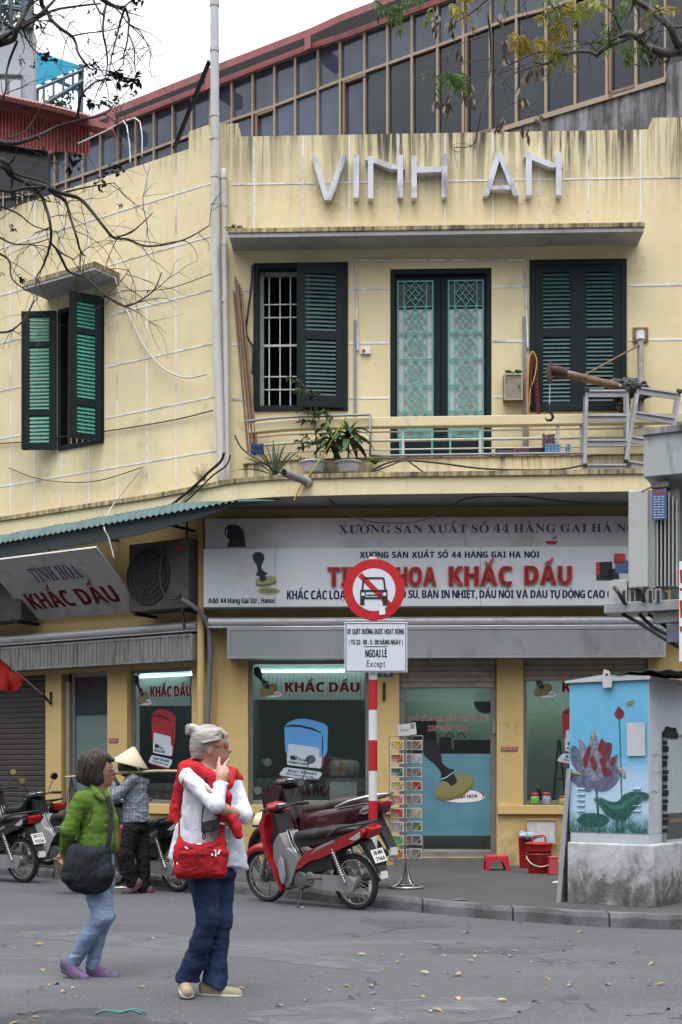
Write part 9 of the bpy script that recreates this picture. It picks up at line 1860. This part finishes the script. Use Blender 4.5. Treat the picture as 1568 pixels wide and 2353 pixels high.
YP = 15.02; pa, pb = at(150, 1786, YP), at(505, 1772, YP); SPO = thing('shoulder_pole', 'split bamboo shoulder pole carried across the street seller with the conical hat', 'pole', pa); mb = MB(); mb.tube([pa, pa.lerp(pb, .3) + V((0, 0, .025)), pa.lerp(pb, .6) + V((0, 0, .028)), pb], [.012, .018, .018, .012], 8); mb.build('bamboo', mat('pale_bamboo', (.36, .28, .18), .6, var=.2, dirt=(.12, .09, .06), damt=.3), SPO)
m_wick = mat('wicker', (.17, .14, .085), .85, var=.35, scale=50, bump=.5, bscale=90)
for px, pt, lb in ((168, pa.lerp(pb, .04), 'shallow wicker basket hung from the front end of the shoulder pole'), (482, pa.lerp(pb, .95), 'shallow wicker basket hung from the rear end of the shoulder pole behind the white blouse')):
 b_ = at(px, 2015, YP); b_.z = .19; o = thing('wicker_basket', lb, 'basket', b_); mb = MB(); mb.lathe([(0, 0), (.12, 0), (.17, .05), (.205, .14), (.215, .20), (.222, .205), (.222, .218), (.205, .215), (.19, .14), (.15, .06), (0, .03)], 32, tr(*b_)); mb.build('bowl', m_wick, o)
 mb = MB(); [mb.tube([b_ + V((.212 * math.cos(a_), .212 * math.sin(a_), .21)), pt], .005, 4) for a_ in (.6, 2.2, 3.8, 5.4)]; mb.build('ropes', m_cabl, o)
# litter on the road
LM = [mat('leaf_yellow', (.27, .18, .06), .8, var=.3, scale=30), mat('leaf_tan', (.30, .20, .11), .8, var=.3, scale=30), mat('leaf_brown', (.11, .06, .035), .85, var=.3, scale=30), mat('leaf_pale', (.32, .27, .16), .8, var=.2, scale=30)]
LN = ['dry yellow fallen leaf lying on the grey asphalt', 'dry tan fallen leaf lying on the grey asphalt', 'curled dark brown fallen leaf on the grey asphalt', 'pale straw coloured fallen leaf on the grey asphalt']; proto = []
for k in range(8):
 mb = MB(); leaf(mb, (0, 0, .008), (1, .2 * (k % 3 - 1), .10 + .05 * (k % 2)), .085, .036 + .008 * (k % 2), droop=.16 + .1 * (k % 3), fold=.35, n=4); proto.append(mb)
PTS = [(100, 2270), (125, 2262), (150, 2278), (178, 2290), (60, 2280), (95, 2228), (170, 2268), (320, 2268), (110, 2262), (300, 2128), (392, 2065), (405, 2110), (272, 2160), (345, 2155), (640, 2225), (548, 2270), (700, 2085), (880, 2050), (875, 2138), (840, 2195), (880, 2195), (930, 2195), (1015, 2195), (1066, 2144), (1075, 2128), (1175, 2186), (1170, 2195), (1225, 2210), (1290, 2186), (1280, 2160), (1305, 2162), (912, 2212), (860, 2260), (855, 2268), (985, 2238), (1045, 2240), (1018, 2182), (1190, 2232), (1315, 2258), (1315, 2265), (1472, 2190), (1420, 2215), (1452, 2244), (1505, 2214), (1530, 2262), (1395, 2220), (945, 2263), (870, 2262), (830, 2285), (850, 2283), (800, 2292), (965, 2290), (1052, 2292), (1165, 2300), (1240, 2304), (925, 2340), (995, 2320), (990, 2326), (855, 2318), (1320, 2294), (1190, 2326), (815, 2262), (790, 2265), (760, 2278), (700, 2300), (650, 2312), (1260, 2248), (1390, 2258), (1090, 2210), (730, 2240), (505, 2180), (30, 2180), (1340, 2140), (1190, 2120), (60, 2330), (90, 2338), (70, 2345), (45, 2350), (80, 2325), (1530, 2320), (1500, 2262), (1450, 2330)]
PTS += [(R.uniform(0, 1568), 2095 + 255 * R.random() ** .8) for k in range(14)]; made = {}
for i, (x, y) in enumerate(PTS):
 ci = R.choice((0, 0, 1, 1, 2, 2, 3)); k = (R.randrange(8), ci); z0 = SW + .004 if y < 2075 and x > 860 else .006; p = ground(x, y, z0); s = R.uniform(.35, .85)
 if k not in made: o = proto[k[0]].build('fallen_leaf', LM[ci]); made[k] = o
 else: o = made[k].copy(); COL.objects.link(o)
 o.location = p; o.rotation_euler = (R.uniform(-.2, .2), R.uniform(-.2, .2), R.uniform(0, 6.28)); o.scale = (s, s, s); tag(o, LN[ci], 'leaf', 'fallen leaves scattered on the road')
mb = MB(); P = smooth_line([tuple(ground(x, y, .012)) for x, y in ((218, 2330), (240, 2322), (275, 2326), (300, 2320), (325, 2328))], 4); mb.tube(P, .006, 5); mb.tube([tuple(V(p) + V((.02, .03, 0))) for p in P[5:]], .005, 5); tag(mb.build('ribbon', mat('teal_ribbon', (.06, .20, .18), .6), off=V(P[0])), 'strip of teal plastic ribbon lying on the road', 'ribbon')
for x, y, z, lb in ((1285, 2028, SW, 'flat scrap of white paper on the pavement by the leaning panel'), (278, 2040, 0, 'crumpled white paper scrap behind the feet of the woman in green'), (460, 2049, 0, 'thin white paper strip on the road near the parked motorbikes'), (1055, 2068, SW, 'flattened dark scrap near the kerb edge')):
 p = ground(x, y, z + .006); mb = MB(); mb.add([p + V((a_, b_, c_)) for a_, b_, c_ in ((-.08, -.03, 0), (.07, -.04, .006), (.09, .04, 0), (0, .06, .015), (-.07, .05, .002))], [(0, 1, 2, 3, 4)]); tag(mb.build('paper_scrap', m_card if 'white' in lb else m_block, off=p), lb, 'litter')
